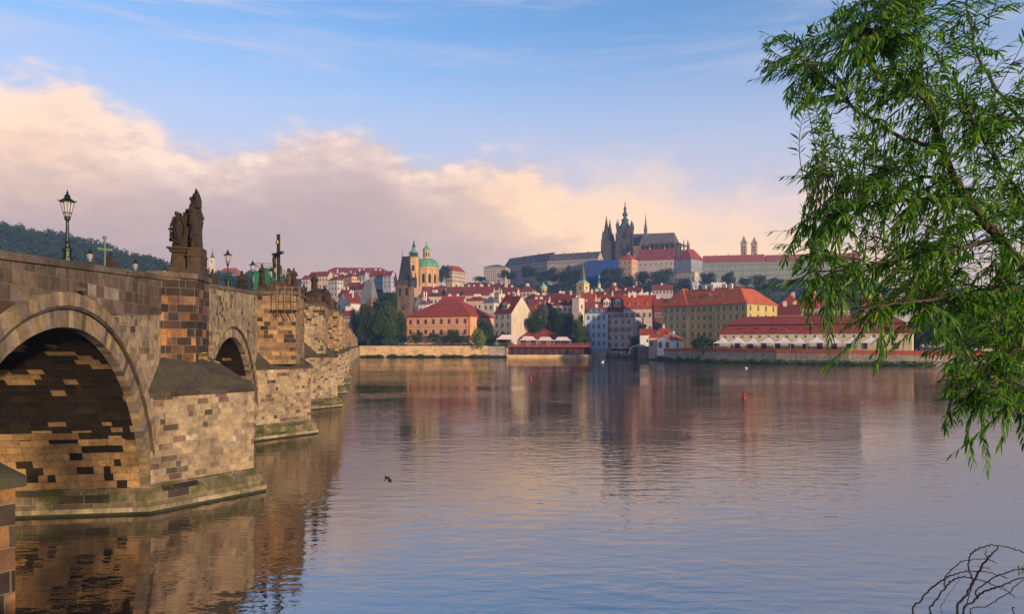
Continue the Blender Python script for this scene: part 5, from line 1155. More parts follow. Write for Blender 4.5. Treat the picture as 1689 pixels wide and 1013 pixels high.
for x, y_, yt in ((-hw + 1, -hw + 1, 362), (hw - 1, -hw + 1, 366), (-hw + 1, hw - 1, 359), (hw - 1, hw - 1, 366)):
    b = MB(); b.lathe([(1.8, cz(377)), (1.9, cz(373)), (2.4, cz(372.5)), (1.3, cz(370)), (.5, cz(366)), (.15, cz(yt))], x, y_, 0, 8); b.build('corner_turret', M_helm, gto)
for dx, dy in ((1001.2, 0), (1003.5, 26)):
    x = cxp(dx); b = MB(); T_ = lambda h_: [(x - h_, dy - h_), (x + h_, dy - h_), (x + h_, dy + h_), (x - h_, dy + h_)]
    b.prism(T_(5.2), zb, cz(394)); b.prism(T_(5.6), cz(394), cz(393)); b.prism(T_(4.2), cz(393), cz(384))
    b.lathe([(4.3, cz(384)), (3.2, cz(377)), (1.6, cz(366)), (.35, cz(357)), (.6, cz(356.5)), (.1, cz(355))], x, dy, 0, 8)
    for sx in (-1, 1):
        for sy in (-1, 1): b.lathe([(.9, cz(400)), (.9, cz(387)), (.1, cz(379))], x + sx * 4.9, dy + sy * 4.9, 0, 6)
    b.build('west_spire', M_goth, cath)
b = MB()
for p_, yt in ((994, 391), (1014.5, 392), (1010, 396)): b.lathe([(1.1, zb), (1.0, cz(yt + 12)), (.1, cz(yt))], cxp(p_), -4, 0, 6)
b.box(cxp(996), cxp(1020), -8, 20, zb, cz(398)); b.build('west_front', M_goth, cath)
x0, x1, xa = cxp(1040), cxp(1108), cxp(1119)
b = MB(); b.box(x0, x1, -8, 8, zb, cz(404)); b.box(x0, cxp(1113), -18, 18, zb, cz(416))
b.loft([[(x1, -8, z_), (cxp(1114), -5.5, z_), (xa, 0, z_), (cxp(1114), 5.5, z_), (x1, 8, z_)] for z_ in (zb, cz(404))]); b.loft([[(x1, -16, z_), (cxp(1118), -11, z_), (cxp(1124), 0, z_), (cxp(1118), 11, z_), (x1, 16, z_)] for z_ in (zb, cz(416))])
nv = b.build('nave', M_goth, cath)
for k in range(9):
    x = x0 + (x1 - x0) * (k + .5) / 9
    b = MB(); b.box(x - 2.1, x + 2.1, -8.08, -7.9, cz(414), cz(406)); b.build('clerestory_window', M_dark, nv)
    b = MB(); b.box(x - 2.0, x + 2.0, -18.08, -17.9, cz(428), cz(418.5)); b.build('aisle_window', M_dark, nv)
b = MB()
for k in range(10):
    x = x0 + (x1 - x0) * k / 9
    for sy in (-1, 1):
        b.tube([(x, sy * 17.6, zb), (x, sy * 17.6, cz(410))], [1.1, .9], 4); b.tube([(x, sy * 17.6, cz(410)), (x, sy * 17.6, cz(404))], [.9, .05], 4); b.tube([(x, sy * 17.4, cz(412)), (x, sy * 12, cz(408)), (x, sy * 8, cz(406))], .45, 4)
for a in (-60, -30, 0, 30, 60):
    X_, Y_ = x1 + 6 + 14 * math.cos(R(a)), 15 * math.sin(R(a)); b.tube([(X_, Y_, zb), (X_, Y_, cz(407))], [1.2, .8], 4); b.tube([(X_, Y_, cz(407)), (X_, Y_, cz(399))], [.8, .05], 4); b.tube([(X_, Y_, cz(410)), (x1 + 4, Y_ * .5, cz(405))], .45, 4)
b.build('buttresses', M_goth, cath).name = 'buttress_row'
b = MB(); zr, ze = cz(386.5), cz(404.5)
b.loft([[(x, -8.9, ze), (x, 8.9, ze), (x, 0, zr)] for x in (cxp(1042), x1)]); b.loft([[(x1, -8.9, ze), (x1, 0, zr), (x1, 8.9, ze)][::-1], [(cxp(1116), -3.6, ze), (cxp(1112), 0, ze + 8), (cxp(1116), 3.6, ze)][::-1]]); b.loft([[(cxp(1062) - 8, -17, ze - 4), (cxp(1062) + 8, -17, ze - 4), (cxp(1062), -17, zr - 2)], [(cxp(1062) - 8, 10, ze - 4), (cxp(1062) + 8, 10, ze - 4), (cxp(1062), 10, zr - 2)]][::-1])
b.build('nave_roof', M_slate, cath)
b = MB(); b.box(cxp(1045), cxp(1058), -19, -17, zb, cz(409)); b.build('transept_front', M_gothw, cath)
b = MB(); b.lathe([(2.3, zr - 3), (2.3, cz(381)), (2.9, cz(380.5)), (1.9, cz(378)), (1.9, cz(375)), (1.2, cz(371)), (.5, cz(361)), (.1, cz(353))], cxp(1063.4), 0, 0, 8); b.build('ridge_turret', M_helm, cath)
# ---- twin white towers
for k, (px, yt, yb_, lab) in enumerate(((1227, 388, 404, 'left one of the two pale stone towers with pointed roofs on the hill'), (1244, 390, 405, 'right one of the two pale stone towers with pointed roofs on the hill'))):
    Yt = 990; t = tower('church_tower', lab, px, Yt, rz=R(-30)); t['group'] = 'twin pale towers'; z = lambda y: ZP(y, Yt)
    b = MB(); b.prism(sq(3.6), z(436), z(yb_)); b.prism(sq(4.0), z(yb_), z(yb_ - 1)); b.build('shaft', plaster((.48, .36, .27)), t)
    for yy in (408, 413, 418): lancets(t, 3.6, z(yy + 2), z(yy - 1.5), 2, 1.2, (0, PI / 2))
    b = MB(); b.prism(sq(3.9), z(yb_ - 1), z(yt), .02)
    for sx in (-1, 1):
        for sy in (-1, 1): b.lathe([(.7, z(yb_ - 1)), (.6, z(yb_ - 4)), (.05, z(yb_ - 7))], sx * 3.3, sy * 3.3, 0, 6)
    b.build('spire', plaster((.34, .26, .22)), t)
# ---- domed baroque church
YN = 745.0; zN = lambda y: ZP(y, YN); m_ = YN / F
M_och = plaster((.50, .33, .16))
ch_ = thing('domed_church', 'baroque church with big green dome, lantern and slim yellow belfry', 'church', (XP(703.4, YN), YN, 0))
b = MB(); Rr = 12.0
b.lathe([(Rr, zN(480)), (Rr, zN(446)), (Rr + .7, zN(445.6)), (Rr + .7, zN(444.6)), (Rr - .2, zN(444.4)), (Rr - .2, zN(442.6)), (Rr + .4, zN(442.4)), (Rr + .4, zN(441.6))], n=24)
for k in range(12): a = 2 * PI * k / 12 + .13; b.T = Matrix.Rotation(a, 4, 'Z'); b.box(Rr - .2, Rr + .7, -.65, .65, zN(480), zN(446)); b.T = None
drum = b.build('drum', M_och, ch_)
for k in range(12):
    a = 2 * PI * (k + .5) / 12 + .13; wb_ = MB(); wb_.T = Matrix.Rotation(a, 4, 'Z'); ww = 1.35
    pts = [(-ww, zN(468)), (ww, zN(468)), (ww, zN(456)), (ww * .6, zN(453.6)), (0, zN(452.8)), (-ww * .6, zN(453.6)), (-ww, zN(456))]
    wb_.loft([[(Rr + .05, p, q) for p, q in pts], [(Rr - .6, p, q) for p, q in pts]]); wb_.build('window', M_dark, drum, uv=False)
b = MB(); z0, z1 = zN(441.6), zN(427.3); n_ = 9
b.lathe([((Rr + .3) * math.cos(t * PI / 2 * .80) ** .9, z0 + (z1 - z0) * math.sin(t * PI / 2) ** .95) for t in [k / n_ for k in range(n_ + 1)]], n=24)
dm_ = b.build('dome', M_copper, ch_)
b = MB()
for k in range(12):
    a = 2 * PI * k / 12 + .13
    b.tube([((Rr + .42) * math.cos(t * PI / 2 * .80) ** .9 * math.cos(a), (Rr + .42) * math.cos(t * PI / 2 * .80) ** .9 * math.sin(a), z0 + (z1 - z0) * math.sin(t * PI / 2) ** .95) for t in [j / 6 for j in range(7)]], .28, 4)
b.build('dome_ribs', M_copper, dm_).name = 'rib_work'
for k in range(6):
    a = 2 * PI * (k + .5) / 6 + .3; b = MB(); b.ell((10.3 * math.cos(a), 10.3 * math.sin(a), zN(435.5)), (1.1, 1.1, 1.5), 8, 5); b.build('dormer', M_copdk, dm_)
b = MB(); b.lathe([(4.6, z1 - .6), (4.6, z1 + .3), (3.3, z1 + .4), (3.2, zN(414)), (4.0, zN(413.4)), (4.0, zN(412.6))], n=12); ln_ = b.build('lantern', M_och, ch_)
for k in range(8): a = 2 * PI * k / 8 + .1; wb_ = MB(); wb_.T = Matrix.Rotation(a, 4, 'Z'); wb_.box(3.0, 3.36, -.5, .5, zN(423.5), zN(417)); wb_.build('window', M_dark, ln_, uv=False)
b = MB(); b.lathe([(4.1, zN(412.6)), (3.6, zN(411)), (2.6, zN(409)), (2.3, zN(408)), (1.2, zN(406.6)), (.7, zN(404)), (.4, zN(401)), (.7, zN(400.4)), (.15, zN(399.4)), (.12, zN(396))], n=12); b.build('lantern_cap', M_copper, ln_)
bx, by = XP(683.5, YN - 6) - ch_.location.x, -10.0
b = MB(); T_ = lambda h_: [(bx + h_ * x, by + h_ * y_) for x, y_ in ((-1, -.55), (-.55, -1), (.55, -1), (1, -.55), (1, .55), (.55, 1), (-.55, 1), (-1, .55))]
b.prism(T_(5.0), zN(490), zN(434.5)); b.prism(T_(5.6), zN(434.5), zN(433.4)); b.prism(T_(4.6), zN(433.4), zN(427)); b.prism(T_(5.4), zN(427), zN(426.2)); b.prism(T_(5.5), zN(453), zN(452))
bf = b.build('belfry', M_och, ch_)
for z_0, z_1 in ((449, 440), (473, 460)): b = MB(); b.box(bx - 1.3, bx + 1.3, by - 5.06, by - 4.7, zN(z_0), zN(z_1)); b.build('window', M_dark, bf, uv=False)
b = MB(); b.lathe([(5.2, zN(426.2)), (4.8, zN(424)), (3.9, zN(422.6)), (4.5, zN(421.5)), (4.4, zN(419.5)), (3.2, zN(417)), (2.2, zN(414.5)), (1.6, zN(411)), (1.5, zN(408.5)), (1.9, zN(408)), (.9, zN(405)), (.5, zN(402.5)), (.9, zN(401.6)), (.5, zN(400.5)), (.15, zN(399.5)), (.12, zN(395.5))], bx, by, 0, 8, PI / 8); b.build('belfry_cap', M_copdk, bf)
b = MB(); b.lathe([(4.2, zN(418.8)), (3.0, zN(416)), (2.1, zN(413.6)), (1.75, zN(411))], bx, by, 0, 8, PI / 8); b.build('copper_collar', M_copper, bf)
b = MB(); b.box(-24, 10, -16, -2, zN(500), zN(474)); b.box(-22, -10, -19, -10, zN(500), zN(468)); b.build('church_body', plaster((.45, .33, .24)), ch_)
# ---- bridge gate towers
YG = 545.0; zG = lambda y: ZP(y, YG)
gt_ = tower('gate_tower', 'tall gothic gate tower with black wedge-shaped roof and corner turrets', 669, YG, rz=R(-12))
M_gate = stone_mat('gate_tower_stone', [(0.0, (.15, .095, .06)), (0.5, (.24, .15, .09)), (1.0, (.11, .07, .05))], bw=.9, bh=.5, stain=.5, darkfrac=.0, seed=60)
b = MB(); b.prism(sq(5.0), zG(545), zG(470)); b.prism(sq(5.3), zG(493), zG(492)); b.build('shaft', M_gate, gt_)
b = MB(); b.prism(sq(5.7), zG(470), zG(464.5)); 
for k in range(7):
    for rt in range(4): b.T = Matrix.Rotation(rt * PI / 2, 4, 'Z'); b.box(-5.7 + k * 1.75, -5.7 + k * 1.75 + .9, -5.72, -5.2, zG(464.5), zG(462.4)); b.T = None
b.build('gallery', plain('dark_battlement', (.06, .05, .045), .9), gt_)
b = MB(); b.loft([[(-4.3, -4.4, zG(465)), (4.3, -4.4, zG(465)), (4.3, 4.4, zG(465)), (-4.3, 4.4, zG(465))], [(-2.7, -.5, zG(423)), (2.7, -.5, zG(423)), (2.7, .5, zG(423)), (-2.7, .5, zG(423))]]); wr = b.build('wedge_roof', M_slroof, gt_)
for x in (-2.6, 2.6): b = MB(); b.tube([(x, 0, zG(424)), (x, 0, zG(412))], [.12, .06], 5); b.ell((x, 0, zG(417.5)), (.4, .4, .5), 6, 4); b.build('finial', M_iron, wr)
for x in (-6.2, 6.2):
    for y_ in (-5.4, 5.4): b = MB(); b.lathe([(.9, zG(474)), (1.15, zG(469)), (1.15, zG(461)), (1.3, zG(460.6)), (.5, zG(455)), (.1, zG(449))], x * .95, y_, 0, 8); b.build('turret', M_slroof, gt_)
for x in (-2.6, 2.6): b = MB(); b.box(x - .9, x + .9, -5.08, -4.8, zG(488), zG(476)); b.build('window', M_dark, gt_, uv=False)
b = MB(); b.box(-1.2, 1.2, -5.08, -4.8, zG(512), zG(503)); b.build('window', M_dark, gt_, uv=False)
for x in (-4.2, 0, 4.2): b = MB(); b.box(x - .35, x + .35, -5.3, -4.98, zG(509), zG(474)); b.build('pilaster', M_gate, gt_)
YJ = 530.0; zJ = lambda y: ZP(y, YJ)
jt = tower('gate_tower', 'lower stone tower with plain grey wedge roof left of the big riverside trees', 609.5, YJ, rz=R(-25))
b = MB(); b.prism(sq(4.6), zJ(545), zJ(502)); b.build('shaft', M_gate, jt)
b = MB(); b.loft([[(-5.1, -5.1, zJ(503)), (5.1, -5.1, zJ(503)), (5.1, 5.1, zJ(503)), (-5.1, 5.1, zJ(503))], [(-2.9, -1.2, zJ(463)), (2.9, -1.2, zJ(463)), (2.9, 1.2, zJ(463)), (-2.9, 1.2, zJ(463))]]); b.build('wedge_roof', plain('grey_lead_roof', (.15, .16, .165), .7, var=.15, scale=.4), jt)
for x in (-2.8, 2.8): b = MB(); b.tube([(x, 0, zJ(463)), (x, 0, zJ(456))], [.12, .04], 5); b.build('finial', M_iron, jt)
b = MB(); b.prism([(1.5, -6.5), (6.5, -6.5), (6.5, -1), (1.5, -1)], zJ(545), zJ(505)); b.prism([(1.4, -6.6), (6.6, -6.6), (6.6, -.9), (1.4, -.9)], zJ(505), zJ(490), .1); b.build('renaissance_gable', M_gate, jt)
# ---- church tower with green bell roof and needle spire
YT = 640.0; zT = lambda y: ZP(y, YT)
tt = tower('church_tower', 'square yellow church tower with green skirt roof and needle spire', 961.5, YT, rz=R(-42))
b = MB(); b.prism(sq(4.0), zT(505), zT(469)); b.prism(sq(4.3), zT(469.4), zT(468.4)); b.build('shaft', plaster((.64, .46, .20)), tt); lancets(tt, 4.0, zT(477.5), zT(472.5), 1, 1.5, (0, PI / 2))
b = MB(); b.prism(sq(4.4), zT(468.4), zT(462.5), .40); b.build('skirt_roof', plain('pale_green_copper', (.28, .38, .28), .7), tt)
b = MB(); b.prism(sq(1.8), zT(462.5), zT(446), .55); b.prism(sq(1.0), zT(446), zT(431), .03); b.build('needle_spire', plain('grey_spire_slate', (.12, .12, .13), .7), tt)
# ---- small green onion turret on a green roof
t = tower('turret', 'slim green onion turret rising from a green chapel roof', 988, 600, rz=R(-30)); z = lambda y: ZP(y, 600)
b = MB(); b.prism(sq(4.0), z(500), z(483)); b.build('base', plaster((.60, .46, .26)), t)
b = MB(); b.prism(sq(4.4), z(483), z(475.5), .45); b.build('chapel_roof', M_copper, t)
b = MB(); b.lathe([(1.4, z(476)), (1.4, z(469))], n=8); b.build('lantern', plaster((.60, .50, .28)), t)
b = MB(); b.lathe([(1.7, z(469)), (1.5, z(468)), (.8, z(466)), (.35, z(464.5)), (.3, z(460)), (.9, z(458.5)), (.9, z(455)), (.2, z(453))], n=8); b.build('onion_cap', M_copper, t)
t = tower('turret', 'dark slender roof turret between chimneys right of the green chapel', 1008, 580); z = lambda y: ZP(y, 580)
b = MB(); b.lathe([(1.0, z(500)), (1.0, z(478)), (1.3, z(477)), (.6, z(473)), (.9, z(471)), (.1, z(467))], n=8); b.build('shaft', M_slroof, t)
t = tower('dome_tower', 'small tower with pale green dome above the dark red roofs', 896.5, 640); z = lambda y: ZP(y, 640)
b = MB(); b.lathe([(3.0, z(505)), (3.0, z(477)), (3.4, z(476.6)), (3.4, z(476))], n=8); b.build('shaft', plaster((.46, .36, .16)), t)
for a in (-2.3, -1.57, -.8): b = MB(); b.T = Matrix.Rotation(a, 4, 'Z'); b.box(2.6, 3.05, -.5, .5, z(486), z(479.5)); b.build('window', M_dark, t, uv=False)
b = MB(); b.lathe([(3.4, z(476)), (3.2, z(473.5)), (2.2, z(471)), (1.0, z(469.4)), (.5, z(468)), (.1, z(465))], n=10); b.build('dome', plain('pale_green_dome', (.22, .42, .28), .65), t)
t = tower('turret', 'pink round turret with pointed green tip below the castle park', 834, 740); z = lambda y: ZP(y, 740)
b = MB(); b.lathe([(2.2, z(485)), (2.2, z(462)), (2.5, z(461.6))], n=10); b.build('shaft', plaster((.50, .30, .24)), t); b = MB(); b.lathe([(2.5, z(461.6)), (1.2, z(459.6)), (.4, z(457.6)), (.08, z(453.5))], n=10); b.build('cap', plain('pale_green_tip', (.30, .42, .32), .7), t)
t = tower('turret', 'small tower with black onion dome just behind the peach palace roof', 762.5, 570); z = lambda y: ZP(y, 570)
b = MB(); b.lathe([(2.1, z(505)), (2.1, z(488.5)), (2.5, z(488))], n=8); b.build('shaft', plaster((.62, .42, .16)), t); b = MB(); b.lathe([(2.3, z(488)), (2.1, z(485)), (1.3, z(482.5)), (.4, z(481)), (.08, z(477))], n=8); b.build('onion_dome', M_slroof, t)
t = tower('spire_tower', 'white monastery tower with grey-green pointed cap on the hill', 350.5, 990); z = lambda y: ZP(y, 990)
b = MB(); b.prism(sq(2.6), z(455), z(426)); b.build('shaft', plaster((.62, .52, .42)), t); lancets(t, 2.6, z(434), z(429), 1, 1.4, (0,))
b = MB(); b.lathe([(3.0, z(426)), (3.0, z(424.5)), (1.6, z(422)), (1.2, z(419)), (.4, z(415)), (.1, z(409))], n=8); b.build('cap', M_helm, t)
t = tower('spire_tower', 'faint small pale spire in front of the wooded hill left of the green cross', 158, 980); z = lambda y: ZP(y, 980)
b = MB(); b.prism(sq(2.2), z(445), z(426)); b.build('shaft', plaster((.55, .50, .48)), t); b = MB(); b.lathe([(2.3, z(426)), (1.0, z(422)), (.2, z(411))], n=8); b.build('cap', plain('pale_spire', (.42, .40, .40), .8), t)
# ---- grey church front behind the willow
t = tower('church', 'plain pale grey church front with round window beside the long hall roof', 1486, 400, 'church', R(-12)); z = lambda y: ZP(y, 400)
b = MB(); b.box(-4.8, 4.8, -3, 12, 3, z(489)); b.loft([[(-4.8, y_, z(489)), (4.8, y_, z(489)), (0, y_, z(478))] for y_ in (-3, 12)]); b.build('wall', plaster((.42, .45, .47)), t)
b = MB(); b.lathe([(1.0, 0), (1.0, .3)], n=14); o = b.build('round_window', M_dark, t); o.rotation_euler = (PI / 2, 0, 0); o.location = (0, -2.95, z(517))
# ================================================================== trees
def leaf_mat(name, c, var=.45, trans=.25):
    m, nt, p = new_mat(name)
    g = N(nt, 'ShaderNodeNewGeometry'); tc = N(nt, 'ShaderNodeTexCoord'); n = N(nt, 'ShaderNodeTexNoise', i_Scale=0.35, i_Detail=2.0); L(nt, tc.outputs['Object'], n.inputs[0])
    f = mth(nt, 'ADD', mth(nt, 'MULTIPLY', g.outputs['Random Per Island'], .6), mth(nt, 'MULTIPLY', n.outputs[0], .5))
    col = ramp(nt, f, [(0.15, tuple(q * (1 - var) for q in c)), (0.6, c), (0.95, (min(1, c[0] * 1.9), c[1] * 1.45, c[2] * 1.2))])
    L(nt, col, p.inputs['Base Color']); p.inputs['Roughness'].default_value = .75; p.inputs['Specular IOR Level'].default_value = .2
    if trans:
        tr = N(nt, 'ShaderNodeBsdfTranslucent'); L(nt, col, tr.inputs[0]); mx = N(nt, 'ShaderNodeMixShader', i_Fac=trans); out = nt.nodes['Material Output']
        L(nt, p.outputs[0], mx.inputs[1]); L(nt, tr.outputs[0], mx.inputs[2]); L(nt, mx.outputs[0], out.inputs[0])
    return m
M_leafd = leaf_mat('dark_tree_foliage', (.030, .062, .014)); M_leafm = leaf_mat('mid_green_foliage', (.055, .095, .018)); M_leafl = leaf_mat('light_green_foliage', (.13, .19, .035))
M_leafh = leaf_mat('hillside_foliage', (.030, .058, .034)); M_bark = plain('dark_bark', (.05, .04, .03), .95)
def crown_mesh(seed, nl, nleaf, ls, flat=.85, taper=0.0):
    r_ = random.Random(seed); b = MB(); lobes = []
    for k in range(nl):
        a = r_.uniform(0, 2 * PI); zz = r_.uniform(-.75, .8); rr = math.sqrt(max(0.05, 1 - zz * zz)) * r_.uniform(.25, .72) * (1 - taper * (zz + 1) / 2)
        lobes.append((rr * math.cos(a), rr * math.sin(a), zz * .75, r_.uniform(.26, .46) * (1 - .4 * taper * (zz + 1) / 2)))
    for k in range(nleaf):
        lx, ly, lz, lr = lobes[k % nl]; v = Vector((r_.gauss(0, 1), r_.gauss(0, 1), r_.gauss(0, .8))).normalized(); q = lr * r_.uniform(.55, 1.08) ** .6
        p = Vector((lx, ly, lz)) + v * q; nrm = (v * .9 + Vector((r_.gauss(0, .6), r_.gauss(0, .6), r_.gauss(0, .6) + .25))).normalized(); s_ = ls * r_.uniform(.6, 1.4)
        t1 = nrm.orthogonal().normalized(); t1 = Matrix.Rotation(r_.uniform(0, 6.3), 3, nrm) @ t1; t2 = nrm.cross(t1)
        pts = [p + t1 * s_, p + t2 * s_ * .55 + nrm * s_ * .1, p - t1 * s_, p - t2 * s_ * .6]
        b.add([(q_.x, q_.y, q_.z * flat) for q_ in pts], [(0, 1, 2, 3)])
    return b
_cm = {}
def crowns(kind, mat):
    k = (kind, mat.name)
    if k not in _cm:
        sp = {'near': (22, 5200, .045, .95, 0), 'mid': (16, 1500, .075, .95, 0), 'far': (11, 420, .13, .95, 0), 'tall': (20, 4200, .045, 1.0, .6)}[kind]
        _cm[k] = [crown_mesh(s * 7 + len(_cm), *sp).build('crown', mat, uv=False, obj=False) for s in range(3)]
    return _cm[k]
tr_ = random.Random(3)
def trunk_mesh():
    b = MB(); b.tube([(0, 0, -1.2), (.02, 0, -.9), (0, .02, -.4), (.03, 0, .3)], [.10, .065, .055, .02], 7)
    for a in (0, 2.1, 4.2): b.tube([(0, .01, -.55), (.2 * math.cos(a), .2 * math.sin(a), -.2), (.42 * math.cos(a), .42 * math.sin(a), .15)], [.04, .03, .012], 5)
    return b.build('trunk', M_bark, uv=False, obj=False)
TM_ = trunk_mesh()
def tree(label, px, yb, yt, wpx, Y, kind='near', mat=None, group=None, name='tree'):
    z0, z1 = ZP(yb, Y), ZP(yt, Y); w = wpx / F * Y / 2; H = z1 - z0; hc = H * .5
    th = thing(name, label, 'tree' if name != 'shrub' else 'shrub', (XP(px, Y), Y, z0), tr_.uniform(0, 6), group)
    c_ = link('crown', tr_.choice(crowns(kind, mat or M_leafd)), th, (0, 0, z1 - z0 - hc * .94), tr_.uniform(0, 6), (w * 1.03, w * 1.03, hc * 1.12))
    t_ = link('trunk', TM_, th, (0, 0, H * .45), 0, (w * .8, w * .8, H * .5)); return th
G1 = 'big trees by the far bridge end'
tree('tallest dark tree left of the peach palace', 645, 568, 470, 46, 470, 'tall', M_leafd, G1)
tree('rounded green tree in front of the tallest dark tree', 638, 567, 497, 48, 455, 'near', M_leafm, G1)
tree('lower dark tree next to the grey wedge tower', 606, 567, 500, 42, 462, 'near', M_leafd, G1)
tree('dark tree at the very end of the bridge', 590, 568, 508, 28, 470, 'near', M_leafd, G1)
tree('narrow dark tree touching the peach palace', 661, 566, 512, 22, 458, 'near', M_leafd, G1)
tree('dark tree between wedge tower and tallest tree', 624, 567, 490, 30, 480, 'near', M_leafd, G1)
G2 = 'garden trees along the left quay'
tree('weeping bright green willow bush hanging over the quay wall', 789, 584, 545, 36, 438, 'mid', M_leafl, G2)
tree('dark tree before the right end of the peach palace', 798, 568, 527, 32, 447, 'mid', M_leafd, G2)
tree('dark round garden tree before the middle of the peach palace', 747, 567, 541, 24, 448, 'mid', M_leafd, G2)
tree('small dark garden tree before the left of the peach palace', 688, 567, 545, 22, 448, 'mid', M_leafd, G2)
tree('small garden tree between hedge and peach palace middle', 716, 567, 549, 22, 449, 'mid', M_leafd, G2)
tree('reddish green bush in front of the cream gabled house', 833, 570, 548, 26, 446, 'mid', M_leafm, G2)
G3 = 'trees among the riverside houses'
tree('dark tree left in the garden behind the restaurant', 884, 552, 510, 36, 465, 'near', M_leafd, G3)
tree('dark tree in the middle of the garden behind the restaurant', 915, 552, 505, 40, 468, 'near', M_leafd, G3)
tree('dark tree at the right of the garden behind the restaurant', 934, 560, 514, 34, 462, 'near', M_leafd, G3)
tree('bright green tree between restaurant and light blue house', 962, 584, 536, 34, 443, 'near', M_leafm, G3)
tree('thin brownish tree rising left of the light blue house', 955, 570, 514, 20, 452, 'mid', M_leafm, G3)
tree('dark bush at the corner of the mauve riverside house', 1048, 582, 552, 20, 425, 'mid', M_leafd, G3)
tree('left potted tree on the white box terrace', 1055, 544, 533, 5.5, 424, 'far', M_leafd, 'potted trees on the terrace')
tree('right potted tree on the white box terrace', 1063.5, 544, 534, 6.5, 424, 'far', M_leafd, 'potted trees on the terrace')
for k, (px, yt, w) in enumerate(((1147, 556, 26), (1160, 553, 30), (1174, 557, 22))):
    tree(('dark rounded bush at the left foot of the yellow palace', 'tallest dark rounded bush before the yellow palace', 'dark rounded bush next to the first white tent')[k], px, 581, yt, w, 328, 'mid', M_leafd, 'bushes before the yellow palace')
for k, (px, yt, w, Y) in enumerate(((1515, 520, 44, 330), (1545, 506, 56, 335), (1580, 512, 50, 320), (1618, 520, 56, 300), (1668, 505, 70, 300), (1725, 500, 80, 290))):
    tree(('hazy green tree just right of the long hall', 'tallest hazy tree right of the long hall', 'hazy tree above the parked cars', 'hazy tree right of the parked cars behind willow leaves', 'large hazy tree at the right edge behind the willow', 'large tree beyond the right edge')[k], px, 585, yt, w, Y, 'near', M_leafm, 'trees beyond the long hall')
CT = [(838, 463, 445, 26), (873, 461, 437, 23), (897, 467, 445, 24), (913, 468, 441, 26), (934, 470, 437, 22), (950, 472, 440, 26), (1002, 470, 443, 26), (1018, 470, 438, 28), (1037, 476, 452, 18), (1060, 472, 444, 20), (1082, 474, 446, 22), (1099, 472, 440, 26), (1127, 476, 458, 20), (1166, 474, 446, 26), (1201, 474, 447, 19), (1228, 474, 456, 17), (1250, 474, 452, 22), (1280, 476, 456, 24), (1310, 476, 458, 24), (736, 463, 434, 16), (728, 468, 440, 14), (789, 466, 455, 14), (796, 464, 456, 10)]
LABC = ['left of the climbing palace wing', 'standing alone before the climbing palace wing', 'left in the row before the grey wing', 'second in the row before the grey wing', 'before the right end of the grey wing', 'directly left of the blue sheeting', 'lower left before the blue sheeting', 'before the right part of the blue sheeting', 'under the orange castle house', 'left below the long maroon castle roof', 'under the middle of the maroon castle roof', 'under the right end of the maroon castle roof', 'below the low cream terrace building', 'at the left end of the grey-green palace', 'before the grey-green palace, second one', 'before the grey-green palace, third one', 'before the grey-green palace near the twin towers', 'right below the twin towers', 'at the willow edge below the grey-green palace', 'right behind the green church dome', 'low behind the green church dome', 'in the gap left of the pale palace block', 'touching the pale palace block on its left']
for k, (px, yb_, yt, w) in enumerate(CT): tree('dark hazy tree ' + LABC[k], px, yb_, yt, w * 1.32, 900 + 8 * (k % 5), 'near', M_leafh, 'trees on the castle slope')
def forest(name, label, region, n, seed, size, mat, dens=260, ls=.13):
    """a wood that reads as one mass: leafy crowns set on the terrain"""
    r_ = random.Random(seed); b = MB(); protos = [crown_mesh(90 + s, 8, dens, ls) for s in range(3)]; k = 0; tries = 0
    V = []; Fc = []; off = 0
    while k < n and tries < n * 30:
        tries += 1; px, Y = r_.uniform(region[0], region[1]), r_.uniform(region[2], region[3])
        X = XP(px, Y); z = terrain(X, Y)
        if region[4](px, Y, X): continue
        s_ = size * r_.uniform(.7, 1.3); a = r_.uniform(0, 6.28); ca, sa = math.cos(a), math.sin(a)
        P_ = np.array(protos[k % 3].v); Q = np.stack([(P_[:, 0] * ca - P_[:, 1] * sa) * s_ + X, (P_[:, 0] * sa + P_[:, 1] * ca) * s_ + Y, P_[:, 2] * s_ * 1.15 + z + s_ * .75], 1)
        V.append(Q); Fc.append(np.array(protos[k % 3].f) + off); off += len(P_); k += 1
    b.v = [tuple(q) for q in np.concatenate(V).tolist()]; b.f = [tuple(q) for q in np.concatenate(Fc).tolist()]; b.m = [0] * len(b.f)
    return tag(b.build(name, mat, uv=False), label, 'woodland', kind='stuff')
forest('woodland', 'dense hazy wood covering the long hill behind the bridge', (-640, 470, 660, 1010, lambda px, Y, X: px > 330 and Y > 900 or X < -1270), 2100, 4, 8.5, M_leafh)
forest('woodland', 'bluish wooded slope between bridge statues and hillside houses', (300, 640, 590, 900, lambda px, Y, X: px > 480 and Y > 720), 300, 5, 6.5, M_leafh)
forest('woodland', 'dark green castle gardens below the palace walls', (690, 1950, 700, 915, lambda px, Y, X: False), 950, 6, 6.0, M_leafh)
